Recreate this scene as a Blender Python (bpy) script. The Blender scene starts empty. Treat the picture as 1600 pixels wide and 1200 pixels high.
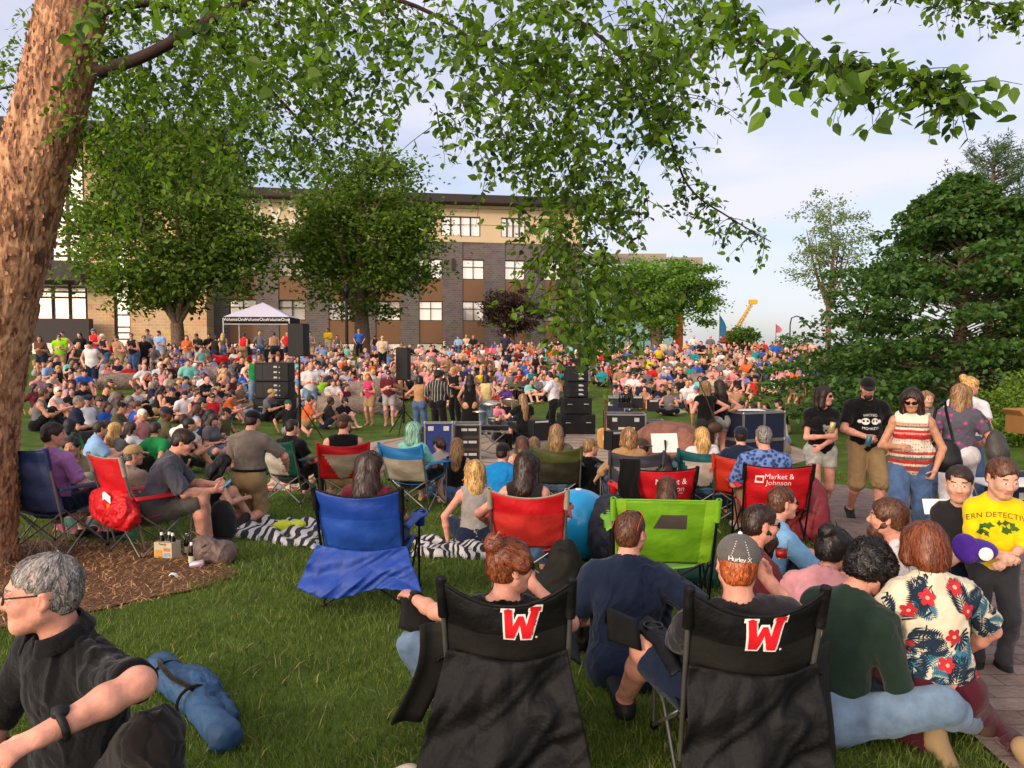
import bpy, math, random
import numpy as np
from mathutils import Vector, Matrix
from mathutils.bvhtree import BVHTree
random.seed(7); RNG = np.random.default_rng(7)
C = bpy.context.scene.collection
SC = bpy.context.scene
# ---------------------------------------------------------------- camera, sky, sun, exposure
EYE = 1.7; FPX = 1208.0; HORIZON = 540.0
PITCH = math.atan((600 - HORIZON) / FPX)
cam = bpy.data.cameras.new('camera'); camo = bpy.data.objects.new('camera', cam); C.objects.link(camo)
cam.sensor_width = 36; cam.lens = 36 * FPX / 1600; cam.clip_end = 3000; cam.clip_start = 0.05
camo.location = (0, 0, EYE); camo.rotation_euler = (math.pi / 2 - PITCH, 0, 0)
SC.camera = camo
SUN_DIR = Vector((-0.60, -0.76, 0.27)).normalized()        # towards the sun
SUN_EL = math.asin(SUN_DIR.z); SUN_AZ = math.atan2(SUN_DIR.x, SUN_DIR.y)
W = bpy.data.worlds.new('World'); SC.world = W; W.use_nodes = True
nt = W.node_tree; nt.nodes.clear()
def N(t, kind, **kw):
    n = t.nodes.new(kind)
    for k, v in kw.items():
        if k in n.inputs.keys() if isinstance(k, str) else False: n.inputs[k].default_value = v
        else: setattr(n, k, v)
    return n
out = N(nt, 'ShaderNodeOutputWorld'); bg = N(nt, 'ShaderNodeBackground'); bg.inputs['Strength'].default_value = 0.125
sky = N(nt, 'ShaderNodeTexSky', sky_type='NISHITA', sun_disc=False, sun_elevation=SUN_EL, sun_rotation=SUN_AZ)
sky.air_density = 1.0; sky.dust_density = 1.2; sky.ozone_density = 2.2
tc = N(nt, 'ShaderNodeTexCoord'); mp = N(nt, 'ShaderNodeMapping'); mp.inputs['Scale'].default_value = (1.6, 1.6, 5.5)
mp.inputs['Rotation'].default_value = (0.12, 0.1, 0.5)
nz = N(nt, 'ShaderNodeTexNoise'); nz.inputs['Scale'].default_value = 1.5; nz.inputs['Detail'].default_value = 7; nz.inputs['Roughness'].default_value = 0.5
nz.inputs['Distortion'].default_value = 0.5
rp = N(nt, 'ShaderNodeValToRGB'); rp.color_ramp.elements[0].position = 0.36; rp.color_ramp.elements[1].position = 0.62
rp.color_ramp.elements[0].color = (0.40, 0.40, 0.40, 1); rp.color_ramp.elements[1].color = (0.93, 0.93, 0.93, 1)
mx = N(nt, 'ShaderNodeMix', data_type='RGBA'); mx.inputs['B'].default_value = (5.6, 5.5, 6.5, 1)
L = nt.links.new
L(tc.outputs['Generated'], mp.inputs['Vector']); L(mp.outputs['Vector'], nz.inputs['Vector']); L(nz.outputs['Fac'], rp.inputs['Fac'])
geo = N(nt, 'ShaderNodeVectorMath', operation='DOT_PRODUCT'); geo.inputs[1].default_value = SUN_DIR[:]     # warm glow added round the low sun, behind the viewpoint, as soft fill light
pw_ = N(nt, 'ShaderNodeMath', operation='POWER', use_clamp=True); pw_.inputs[1].default_value = 2.6; glow_ = N(nt, 'ShaderNodeMix', data_type='RGBA', blend_type='ADD'); glow_.inputs['B'].default_value = (21, 16.2, 12.6, 1)
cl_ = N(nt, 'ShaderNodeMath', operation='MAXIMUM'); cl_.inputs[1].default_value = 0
L(tc.outputs['Generated'], geo.inputs[0]); L(geo.outputs['Value'], cl_.inputs[0]); L(cl_.outputs['Value'], pw_.inputs[0]); L(pw_.outputs['Value'], glow_.inputs['Factor']); L(mx.outputs['Result'], glow_.inputs['A'])
L(rp.outputs['Color'], mx.inputs['Factor']); L(sky.outputs['Color'], mx.inputs['A']); L(glow_.outputs['Result'], bg.inputs['Color']); L(bg.outputs['Background'], out.inputs['Surface'])
sl = bpy.data.lights.new('sun', 'SUN'); sl.energy = 1.6; sl.angle = math.radians(5); sl.color = (1.0, 0.81, 0.63)
so = bpy.data.objects.new('sun', sl); C.objects.link(so); so.rotation_euler = (-SUN_DIR).to_track_quat('-Z', 'Y').to_euler()
VS = SC.view_settings; VS.view_transform = 'Standard'; VS.look = 'None'; VS.exposure = 0.42; VS.gamma = 1
SC.cycles.max_bounces = 6; SC.cycles.transparent_max_bounces = 6; SC.cycles.diffuse_bounces = 3; SC.cycles.glossy_bounces = 2
SC.cycles.transmission_bounces = 4; SC.cycles.use_adaptive_sampling = True; SC.cycles.sample_clamp_indirect = 4
try: SC.cycles.use_denoising = True
except Exception: pass
# ---------------------------------------------------------------- picture <-> place
_F = np.array((0, math.cos(PITCH), -math.sin(PITCH))); _U = np.array((0, math.sin(PITCH), math.cos(PITCH))); _R = np.array((1.0, 0, 0))
def ray(px, py):
    return _F + _R * ((px - 800) / FPX) - _U * ((py - 600) / FPX)
def at(px, py, d):                                      # point seen at a photo pixel, d metres ahead
    v = ray(px, py); return np.array((0, 0, EYE)) + v * (d / v[1])
_PY = [-30, 0, 4.3, 9, 14, 20, 24, 27, 30, 38, 45, 50, 56, 66, 80, 400]
_PZ = [0.2, 0, -.15, -.42, -.58, -.70, -.70, -.55, -.25, .42, .92, 1.15, 1.1, .2, -.9, -1.5]
def ground(x, y):
    x = np.asarray(x, float); y = np.asarray(y, float)
    z = np.interp(y, _PY, _PZ)
    for k in (-1.5, 1.5): z = z + np.interp(y + k, _PY, _PZ)
    z = z / 3
    left = np.clip(-x - 4, 0, 14) * 0.072 * np.clip((y - 3) / 7, 0, 1) * np.clip((44 - y) / 16, 0, 1)
    right = np.clip(x - 7, 0, 12) * 0.03 * np.clip((y - 10) / 8, 0, 1) * np.clip((46 - y) / 16, 0, 1)
    return z + left + right + 0.02 * np.sin(x * .9 + 1) * np.sin(y * .7)
def hit(px, py, h=0.0, near=1.2):                                 # where the pixel's ray is h above the lawn
    v = ray(px, py); ds = np.concatenate([np.arange(1.2, 12, .02), np.arange(12, 62, .06)])
    P = np.array((0, 0, EYE))[None] + v[None] * (ds / v[1])[:, None]
    g = P[:, 2] - (ground(P[:, 0], P[:, 1]) + h); g[ds < near] = 9; k = np.nonzero(g <= 0)[0]
    i = k[0] if len(k) else int(np.argmin(np.abs(g)))
    return np.array((P[i, 0], P[i, 1], float(ground(P[i, 0], P[i, 1]))))
# ---------------------------------------------------------------- bookkeeping
def tag(o, label=None, cat=None, group=None, kind=None):
    if label:
        o['label'] = label
    if cat: o['category'] = cat
    if group: o['group'] = group
    if kind: o['kind'] = kind
    return o
def empty(name, loc, rz=0.0, label=None, cat=None, group=None):
    o = bpy.data.objects.new(name, None); C.objects.link(o); o.location = [float(a) for a in loc]; o.rotation_euler = (0, 0, rz)
    o.empty_display_size = 0.1
    return tag(o, label, cat, group)
def link(name, me, parent=None):
    o = bpy.data.objects.new(name, me); C.objects.link(o)
    if parent is not None: o.parent = parent
    return o
def npmesh(name, V, F, mats, midx=None, smooth=True):
    V = np.ascontiguousarray(V, np.float32); F = np.ascontiguousarray(F, np.int32); M, k = F.shape
    me = bpy.data.meshes.new(name); me.vertices.add(len(V)); me.vertices.foreach_set('co', V.ravel())
    me.loops.add(M * k); me.loops.foreach_set('vertex_index', F.ravel())
    me.polygons.add(M); me.polygons.foreach_set('loop_start', np.arange(0, M * k, k, dtype=np.int32))
    for m in (mats if isinstance(mats, (list, tuple)) else [mats]): me.materials.append(m)
    if midx is not None: me.polygons.foreach_set('material_index', np.ascontiguousarray(midx, np.int32))
    me.polygons.foreach_set('use_smooth', np.full(M, smooth))
    me.update(calc_edges=True)
    return me
def frame(d):
    d = np.asarray(d, float); d = d / (np.linalg.norm(d) + 1e-9)
    a = np.array((0, 0, 1.0)) if abs(d[2]) < .9 else np.array((1.0, 0, 0))
    u = np.cross(a, d); u /= np.linalg.norm(u); return u, np.cross(d, u), d
class MB:
    def __init__(s): s.v = []; s.f = []; s.m = []; s.sm = []
    def add(s, V, F, m=0, smooth=False):
        b = len(s.v); s.v.extend([tuple(map(float, p)) for p in V])
        for f in F: s.f.append([b + i for i in f]); s.m.append(m); s.sm.append(smooth)
        return s
    def box(s, c, size, m=0, R=None, bev=0.0, taper=1.0):
        x, y, z = [a / 2 for a in size]
        if bev > 0:
            b = min(bev, x * .9, y * .9, z * .9); V = []; F = []
            for sz in (-1, 1):
                for (ix, iy, iz) in ((x, y, z - b), (x - b, y - b, z)):
                    pass
            rings = [(-z, b), (-z + b, 0), (z - b, 0), (z, b)]
            for zz, ins in rings:
                k = taper if zz > 0 else 1
                X, Y = (x - ins) * k, (y - ins) * k; bb = b if ins == 0 else b * .6
                V += [(-X + bb, -Y, zz), (X - bb, -Y, zz), (X, -Y + bb, zz), (X, Y - bb, zz), (X - bb, Y, zz), (-X + bb, Y, zz), (-X, Y - bb, zz), (-X, -Y + bb, zz)]
            for r in range(3):
                for i in range(8): F.append((r * 8 + i, r * 8 + (i + 1) % 8, r * 8 + 8 + (i + 1) % 8, r * 8 + 8 + i))
            F.append(tuple(range(7, -1, -1))); F.append(tuple(range(24, 32)))
        else:
            V = [(-x, -y, -z), (x, -y, -z), (x, y, -z), (-x, y, -z), (-x * taper, -y * taper, z), (x * taper, -y * taper, z), (x * taper, y * taper, z), (-x * taper, y * taper, z)]
            F = [(3, 2, 1, 0), (4, 5, 6, 7), (0, 1, 5, 4), (1, 2, 6, 5), (2, 3, 7, 6), (3, 0, 4, 7)]
        V = np.array(V, float)
        if R is not None: V = V @ np.asarray(R, float).T
        return s.add(V + np.asarray(c, float), F, m)
    def tube(s, pts, r, n=8, m=0, caps=True, smooth=True, noise=0.0):
        P = np.array(pts, float); k = len(P); rr = np.full(k, r) if np.isscalar(r) else np.array(r, float)
        T = np.gradient(P, axis=0) if k > 2 else np.array([P[1] - P[0]] * 2)
        u, v, _ = frame(T[0]); V = []
        for i in range(k):
            t = T[i] / (np.linalg.norm(T[i]) + 1e-9); u = u - t * np.dot(u, t); u /= np.linalg.norm(u) + 1e-9; w = np.cross(t, u)
            for j in range(n):
                a = 2 * math.pi * j / n; q = rr[i] * (1 + (noise * math.sin(3 * a + i * 1.7) if noise else 0))
                V.append(P[i] + q * (u * math.cos(a) + w * math.sin(a)))
        F = [(i * n + j, i * n + (j + 1) % n, (i + 1) * n + (j + 1) % n, (i + 1) * n + j) for i in range(k - 1) for j in range(n)]
        s.add(V, F, m, smooth)
        if caps: s.add(V[:n], [tuple(range(n - 1, -1, -1))], m); s.add(V[-n:], [tuple(range(n))], m)
        return s
    def bar(s, a, b, r, n=8, m=0): return s.tube([a, b], r, n, m)
    def sheet(s, fn, nu, nv, m=0, mfn=None, th=0.0):
        V = [fn(i / nu, j / nv) for j in range(nv + 1) for i in range(nu + 1)]
        for j in range(nv):
            for i in range(nu):
                pass
        F = [(j * (nu + 1) + i, j * (nu + 1) + i + 1, (j + 1) * (nu + 1) + i + 1, (j + 1) * (nu + 1) + i) for j in range(nv) for i in range(nu)]
        b = len(s.v); s.add(V, F, m, True)
        if mfn:
            for q in range(len(F)): s.m[len(s.m) - len(F) + q] = mfn((q % nu + .5) / nu, (q // nu + .5) / nv)
        return s
    def ball(s, c, r, n=10, m=0):
        r = np.array([r] * 3 if np.isscalar(r) else r, float); V = []; F = []
        for i in range(n // 2 + 1):
            t = math.pi * i / (n // 2)
            for j in range(n): V.append(np.array(c) + r * (math.sin(t) * math.cos(2 * math.pi * j / n), math.sin(t) * math.sin(2 * math.pi * j / n), math.cos(t)))
        for i in range(n // 2):
            for j in range(n): F.append((i * n + j, (i + 1) * n + j, (i + 1) * n + (j + 1) % n, i * n + (j + 1) % n))
        return s.add(V, F, m, True)
    def lathe(s, prof, c, n=20, m=0):
        V = []; F = []
        for r, z in prof:
            for j in range(n): V.append((c[0] + r * math.cos(2 * math.pi * j / n), c[1] + r * math.sin(2 * math.pi * j / n), c[2] + z))
        for i in range(len(prof) - 1):
            for j in range(n): F.append((i * n + j, i * n + (j + 1) % n, (i + 1) * n + (j + 1) % n, (i + 1) * n + j))
        return s.add(V, F, m, True)
    def prism(s, poly, depth, M, m=0):                   # 2-D outline pushed along z, then placed by 4x4 M
        n = len(poly); V = [M @ Vector((x, y, z)) for z in (0, depth) for x, y in poly]
        F = [tuple(range(n, 2 * n))] + [tuple(range(n - 1, -1, -1))] + [(i, (i + 1) % n, n + (i + 1) % n, n + i) for i in range(n)]
        return s.add(V, F, m)
    def mesh(s, name, mats):
        me = bpy.data.meshes.new(name); me.from_pydata(s.v, [], s.f)
        for m in (mats if isinstance(mats, (list, tuple)) else [mats]): me.materials.append(m)
        me.polygons.foreach_set('material_index', s.m); me.polygons.foreach_set('use_smooth', s.sm); me.update()
        return me
    def build(s, name, mats, parent=None, solid=0.0):
        o = link(name, s.mesh(name, mats), parent)
        if solid:
            md = o.modifiers.new('solid', 'SOLIDIFY'); md.thickness = solid; md.offset = 0
        return o
def rotz(a): c, s = math.cos(a), math.sin(a); return np.array(((c, -s, 0), (s, c, 0), (0, 0, 1)))
def rotx(a): c, s = math.cos(a), math.sin(a); return np.array(((1, 0, 0), (0, c, -s), (0, s, c)))
def roty(a): c, s = math.cos(a), math.sin(a); return np.array(((c, 0, s), (0, 1, 0), (-s, 0, c)))
# ---------------------------------------------------------------- materials
def hexc(h):
    h = h.lstrip('#'); r = [int(h[i:i + 2], 16) / 255 for i in (0, 2, 4)]
    return tuple((c / 12.92 if c <= .04045 else ((c + .055) / 1.055) ** 2.4) for c in r)
_MC = {}
def new_mat(name):
    m = bpy.data.materials.new(name); m.use_nodes = True; t = m.node_tree; b = t.nodes['Principled BSDF']; return m, t, b
def mat(name, col, rough=.8, var=.18, vscale=8.0, bump=0.0, bscale=60.0, stretch=(1, 1, 1), metal=0.0, col2=None, spec=.3, sheen=0.0, fold=0.0, fscale=9.0, coat=0.0):
    """Principled surface whose colour wanders with an object-space noise; optional fine bump and broad folds."""
    if name in _MC: return _MC[name]
    m, t, b = new_mat(name); l = t.links.new; col = hexc(col) if isinstance(col, str) else col
    co = N(t, 'ShaderNodeTexCoord'); ma = N(t, 'ShaderNodeMapping'); ma.inputs['Scale'].default_value = stretch
    l(co.outputs['Object'], ma.inputs['Vector'])
    nz = N(t, 'ShaderNodeTexNoise'); nz.inputs['Scale'].default_value = vscale; nz.inputs['Detail'].default_value = 5
    l(ma.outputs['Vector'], nz.inputs['Vector'])
    r = N(t, 'ShaderNodeValToRGB'); e = r.color_ramp.elements
    c2 = (hexc(col2) if isinstance(col2, str) else col2) if col2 else None
    e[0].position = .3; e[1].position = .7
    e[0].color = tuple(c * (1 - var) for c in col) + (1,); e[1].color = (tuple(c2) if c2 else tuple(min(1, c * (1 + var)) for c in col)) + (1,)
    l(nz.outputs['Fac'], r.inputs['Fac']); l(r.outputs['Color'], b.inputs['Base Color'])
    b.inputs['Roughness'].default_value = rough; b.inputs['Metallic'].default_value = metal; b.inputs['Specular IOR Level'].default_value = spec
    if sheen: b.inputs['Sheen Weight'].default_value = sheen
    if coat: b.inputs['Coat Weight'].default_value = coat
    if bump or fold:
        last = None
        for sc, st, ds in ((fscale, fold, .03), (bscale, bump, .004)):
            if not st: continue
            n2 = N(t, 'ShaderNodeTexNoise'); n2.inputs['Scale'].default_value = sc; n2.inputs['Detail'].default_value = 4
            l(ma.outputs['Vector'], n2.inputs['Vector'])
            bp = N(t, 'ShaderNodeBump'); bp.inputs['Strength'].default_value = st; bp.inputs['Distance'].default_value = ds
            l(n2.outputs['Fac'], bp.inputs['Height'])
            if last: l(last.outputs['Normal'], bp.inputs['Normal'])
            last = bp
        l(last.outputs['Normal'], b.inputs['Normal'])
    _MC[name] = m; return m
def cloth(name, col, **k):
    k = dict(dict(rough=.9, var=.12, vscale=14, bump=.25, bscale=380, fold=.5, fscale=11, spec=.15, sheen=.12), **k); return mat(name, col, **k)
def nylon(name, col, **k):
    k = dict(dict(rough=.55, var=.10, vscale=6, bump=.2, bscale=600, fold=.55, fscale=7, spec=.35), **k); return mat(name, col, **k)
def hairm(name, col, **k):
    k = dict(dict(rough=.5, var=.55, vscale=70, stretch=(1, 1, .12), bump=.9, bscale=150, spec=.4), **k); return mat(name, col, **k)
def skinm(name, col):
    m = mat(name, col, rough=.6, var=.2, vscale=24, bump=.25, bscale=230, spec=.28, fold=.15, fscale=30); b = m.node_tree.nodes['Principled BSDF']
    b.inputs['Subsurface Weight'].default_value = .12; b.inputs['Subsurface Radius'].default_value = (.012, .004, .002); return m
def leafm(name, dark, light, trans=.4):
    if name in _MC: return _MC[name]
    m, t, b = new_mat(name); l = t.links.new
    g = N(t, 'ShaderNodeNewGeometry'); r = N(t, 'ShaderNodeValToRGB'); e = r.color_ramp.elements
    e[0].color = hexc(dark) + (1,); e[1].color = hexc(light) + (1,); e[1].position = 1.0
    l(g.outputs['Random Per Island'], r.inputs['Fac']); l(r.outputs['Color'], b.inputs['Base Color'])
    b.inputs['Roughness'].default_value = .5; b.inputs['Specular IOR Level'].default_value = .3
    tr = N(t, 'ShaderNodeBsdfTranslucent'); mxs = N(t, 'ShaderNodeMixShader'); mxs.inputs['Fac'].default_value = trans
    mul = N(t, 'ShaderNodeMix', data_type='RGBA', blend_type='MULTIPLY'); mul.inputs['Factor'].default_value = 1; mul.inputs['B'].default_value = (1.6, 1.7, .5, 1)
    l(r.outputs['Color'], mul.inputs['A']); l(mul.outputs['Result'], tr.inputs['Color'])
    l(b.outputs['BSDF'], mxs.inputs[1]); l(tr.outputs['BSDF'], mxs.inputs[2]); l(mxs.outputs['Shader'], t.nodes['Material Output'].inputs['Surface'])
    _MC[name] = m; return m
# ---------------------------------------------------------------- bodies as one continuous surface (distance field -> surface nets)
def smin(a, b, k):
    if k <= 0: return np.minimum(a, b)
    h = np.maximum(k - np.abs(a - b), 0) / k
    return np.minimum(a, b) - h * h * k * .25
class Field:
    """A list of rounded shapes melted together: cap = tapered capsule, ell = ellipsoid."""
    def __init__(s): s.p = []
    def cap(s, a, b, ra, rb, k=.03, sq=None, op=1, cuts=None):
        s.p.append(('c', np.array(a, float), np.array(b, float), float(ra), float(rb), k, sq, op, cuts)); return s
    def ell(s, c, r, R=None, k=.03, op=1, cuts=None):
        s.p.append(('e', np.array(c, float), np.array(r, float), R, None, k, None, op, cuts)); return s
    def copy(s): f = Field(); f.p = list(s.p); return f
    def box_of(s, q):
        if q[0] == 'c':
            r = max(q[3], q[4]) * (1 if q[6] is None else max(1, q[6][1])); return np.minimum(q[1], q[2]) - r, np.maximum(q[1], q[2]) + r
        r = max(q[2]); return q[1] - (q[2] if q[3] is None else r), q[1] + (q[2] if q[3] is None else r)
    def dist(s, q, X, Y, Z):
        if q[0] == 'c':
            a, b, ra, rb, sq = q[1], q[2], q[3], q[4], q[6]
            x, y, z = X - a[0], Y - a[1], Z - a[2]; d = b - a
            if sq is not None:
                n, f = sq; w = (x * n[0] + y * n[1] + z * n[2]) * (1 / f - 1); x, y, z = x + n[0] * w, y + n[1] * w, z + n[2] * w
                d = d + n * (np.dot(d, n) * (1 / f - 1))
            L2 = float(np.dot(d, d)) + 1e-9
            t = np.clip((x * d[0] + y * d[1] + z * d[2]) / L2, 0, 1)
            D = np.sqrt((x - t * d[0]) ** 2 + (y - t * d[1]) ** 2 + (z - t * d[2]) ** 2) - (ra + (rb - ra) * t)
            if sq is not None: D = D * min(1.0, sq[1] * 1.25)
        else:
            c, r, R = q[1], q[2], q[3]; x, y, z = X - c[0], Y - c[1], Z - c[2]
            if R is not None: x, y, z = (R[0, i] * x + R[1, i] * y + R[2, i] * z for i in range(3))
            k0 = np.sqrt((x / r[0]) ** 2 + (y / r[1]) ** 2 + (z / r[2]) ** 2)
            k1 = np.sqrt((x / r[0] ** 2) ** 2 + (y / r[1] ** 2) ** 2 + (z / r[2] ** 2) ** 2)
            D = k0 * (k0 - 1) / np.maximum(k1, 1e-6)
        for (cp, cn) in (q[8] or ()): D = np.maximum(D, (X - cp[0]) * cn[0] + (Y - cp[1]) * cn[1] + (Z - cp[2]) * cn[2])
        return D
    def bounds(s):
        B = [s.box_of(q) for q in s.p if q[7] > 0]
        return np.min([b[0] for b in B], 0), np.max([b[1] for b in B], 0)
    def grid(s, h, lo=None, hi=None):
        if lo is None: lo, hi = s.bounds(); lo = lo - 3 * h; hi = hi + 3 * h
        n = np.maximum(np.ceil((hi - lo) / h).astype(int) + 1, 3)
        D = np.full(n, .3, np.float32); ax = [(lo[i] + h * np.arange(n[i])).astype(np.float32) for i in range(3)]
        for q in s.p:
            a, b = s.box_of(q); pad = q[5] + 2.5 * h
            i0 = np.clip(np.floor((a - pad - lo) / h).astype(int), 0, n); i1 = np.clip(np.ceil((b + pad - lo) / h).astype(int) + 1, 0, n)
            if np.any(i1 <= i0): continue
            sl = tuple(slice(i0[j], i1[j]) for j in range(3))
            d = s.dist(q, ax[0][sl[0]][:, None, None], ax[1][sl[1]][None, :, None], ax[2][sl[2]][None, None, :]).astype(np.float32)
            D[sl] = smin(D[sl], d, q[5]) if q[7] > 0 else -smin(-D[sl], d, q[5])
        return D, lo
_OFF = np.array([(i, j, k) for i in (0, 1) for j in (0, 1) for k in (0, 1)])
_EDG = [(a, b) for a in range(8) for b in range(a + 1, 8) if np.abs(_OFF[a] - _OFF[b]).sum() == 1]
def nets(D, lo, h):
    S = D < 0; n = np.array(D.shape) - 1
    cnt = np.zeros(n, np.int8)
    for o in _OFF: cnt += S[o[0]:o[0] + n[0], o[1]:o[1] + n[1], o[2]:o[2] + n[2]]
    I = np.argwhere((cnt > 0) & (cnt < 8))
    if not len(I): return np.zeros((0, 3)), np.zeros((0, 4), int), np.zeros((0, 3))
    val = np.stack([D[I[:, 0] + o[0], I[:, 1] + o[1], I[:, 2] + o[2]] for o in _OFF], 1)
    P = np.zeros((len(I), 3)); c = np.zeros(len(I))
    for a, b in _EDG:
        va, vb = val[:, a], val[:, b]; m = (va < 0) != (vb < 0); t = np.where(m, va / np.where(m, va - vb, 1), 0)
        P += m[:, None] * (_OFF[a] + t[:, None] * (_OFF[b] - _OFF[a])); c += m
    P = (I + P / c[:, None]) * h + lo
    G = np.stack([val[:, [4, 5, 6, 7]].sum(1) - val[:, [0, 1, 2, 3]].sum(1), val[:, [2, 3, 6, 7]].sum(1) - val[:, [0, 1, 4, 5]].sum(1), val[:, [1, 3, 5, 7]].sum(1) - val[:, [0, 2, 4, 6]].sum(1)], 1)
    G = G / (np.linalg.norm(G, axis=1, keepdims=True) + 1e-9)
    idx = np.full(n, -1, np.int32); idx[tuple(I.T)] = np.arange(len(I))
    Q = []
    for ax in range(3):
        b, c2 = (ax + 1) % 3, (ax + 2) % 3
        sl0 = [slice(1, n[i]) for i in range(3)]; sl1 = list(sl0); sl0[ax] = slice(0, n[ax]); sl1[ax] = slice(1, n[ax] + 1)
        A = S[tuple(sl0)]; B = S[tuple(sl1)]; E = np.argwhere(A != B)
        if not len(E): continue
        base = E.copy(); base[:, b] += 1; base[:, c2] += 1
        def at_(db, dc):
            q = base.copy(); q[:, b] += db; q[:, c2] += dc; return idx[tuple(q.T)]
        q = np.stack([at_(-1, -1), at_(0, -1), at_(0, 0), at_(-1, 0)], 1)
        fl = ~A[tuple(E.T)]; q[fl] = q[fl][:, ::-1]; Q.append(q)
    F = np.concatenate(Q); F = F[(F >= 0).all(1)]
    return P, F, G
def wob(P, f, seed=0.0):
    x, y, z = P[:, 0] * f + seed, P[:, 1] * f + seed * 1.7, P[:, 2] * f + seed * .6
    return (np.sin(x + 1.3 * np.sin(y * .9 + z * .4)) * np.cos(y * 1.1 + np.sin(z * 1.2)) + .6 * np.sin(2.1 * z + 1.7 * np.sin(1.6 * x)) * np.cos(1.9 * y)) / 1.6
def unit(v): v = np.asarray(v, float); return v / (np.linalg.norm(v) + 1e-9)
def ik(a, t, l1, l2, pole):
    """two-bone joint: elbow or knee between a and t bending towards pole; the end is pulled in if t is too far."""
    d = t - a; D = np.linalg.norm(d); D2 = min(D, (l1 + l2) * .995); u = d / (D + 1e-9); t = a + u * D2
    x = (l1 * l1 - l2 * l2 + D2 * D2) / (2 * D2); y = math.sqrt(max(l1 * l1 - x * x, 0))
    p = np.asarray(pole, float); p = p - u * np.dot(p, u); p = unit(p) if np.linalg.norm(p) > 1e-6 else frame(u)[0]
    return a + u * x + p * y, t
LEGS = {   # ankle targets (x for the right leg, mirrored for the left), knee pole, pelvis height; metres for a 1.75 m adult
    'stand': ((.10, .0, .085), (.15, 1, 0), .93), 'walk': ((.09, .22, .09), (.1, 1, 0), .91),
    'chair': ((.16, .50, .085), (.1, .6, 1), .40), 'ledge': ((.13, .42, .085), (.1, .6, 1), .47), 'low': ((.17, .62, .085), (.15, .4, 1), .28),
    'cross': ((-.10, .30, .10), (1, .5, .22), .12), 'up': ((.12, .50, .07), (.12, .0, 1), .12), 'out': ((.14, .80, .08), (.1, 0, 1), .12),
    'kneel': ((.12, -.33, .07), (0, .6, -1), .50), 'heels': ((.11, -.16, .06), (.25, 1, -.2), .26), 'side': ((.42, .20, .07), (.5, 1, .1), .12), 'lie': ((.12, .86, .09), (0, 0, 1), .10)}
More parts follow.
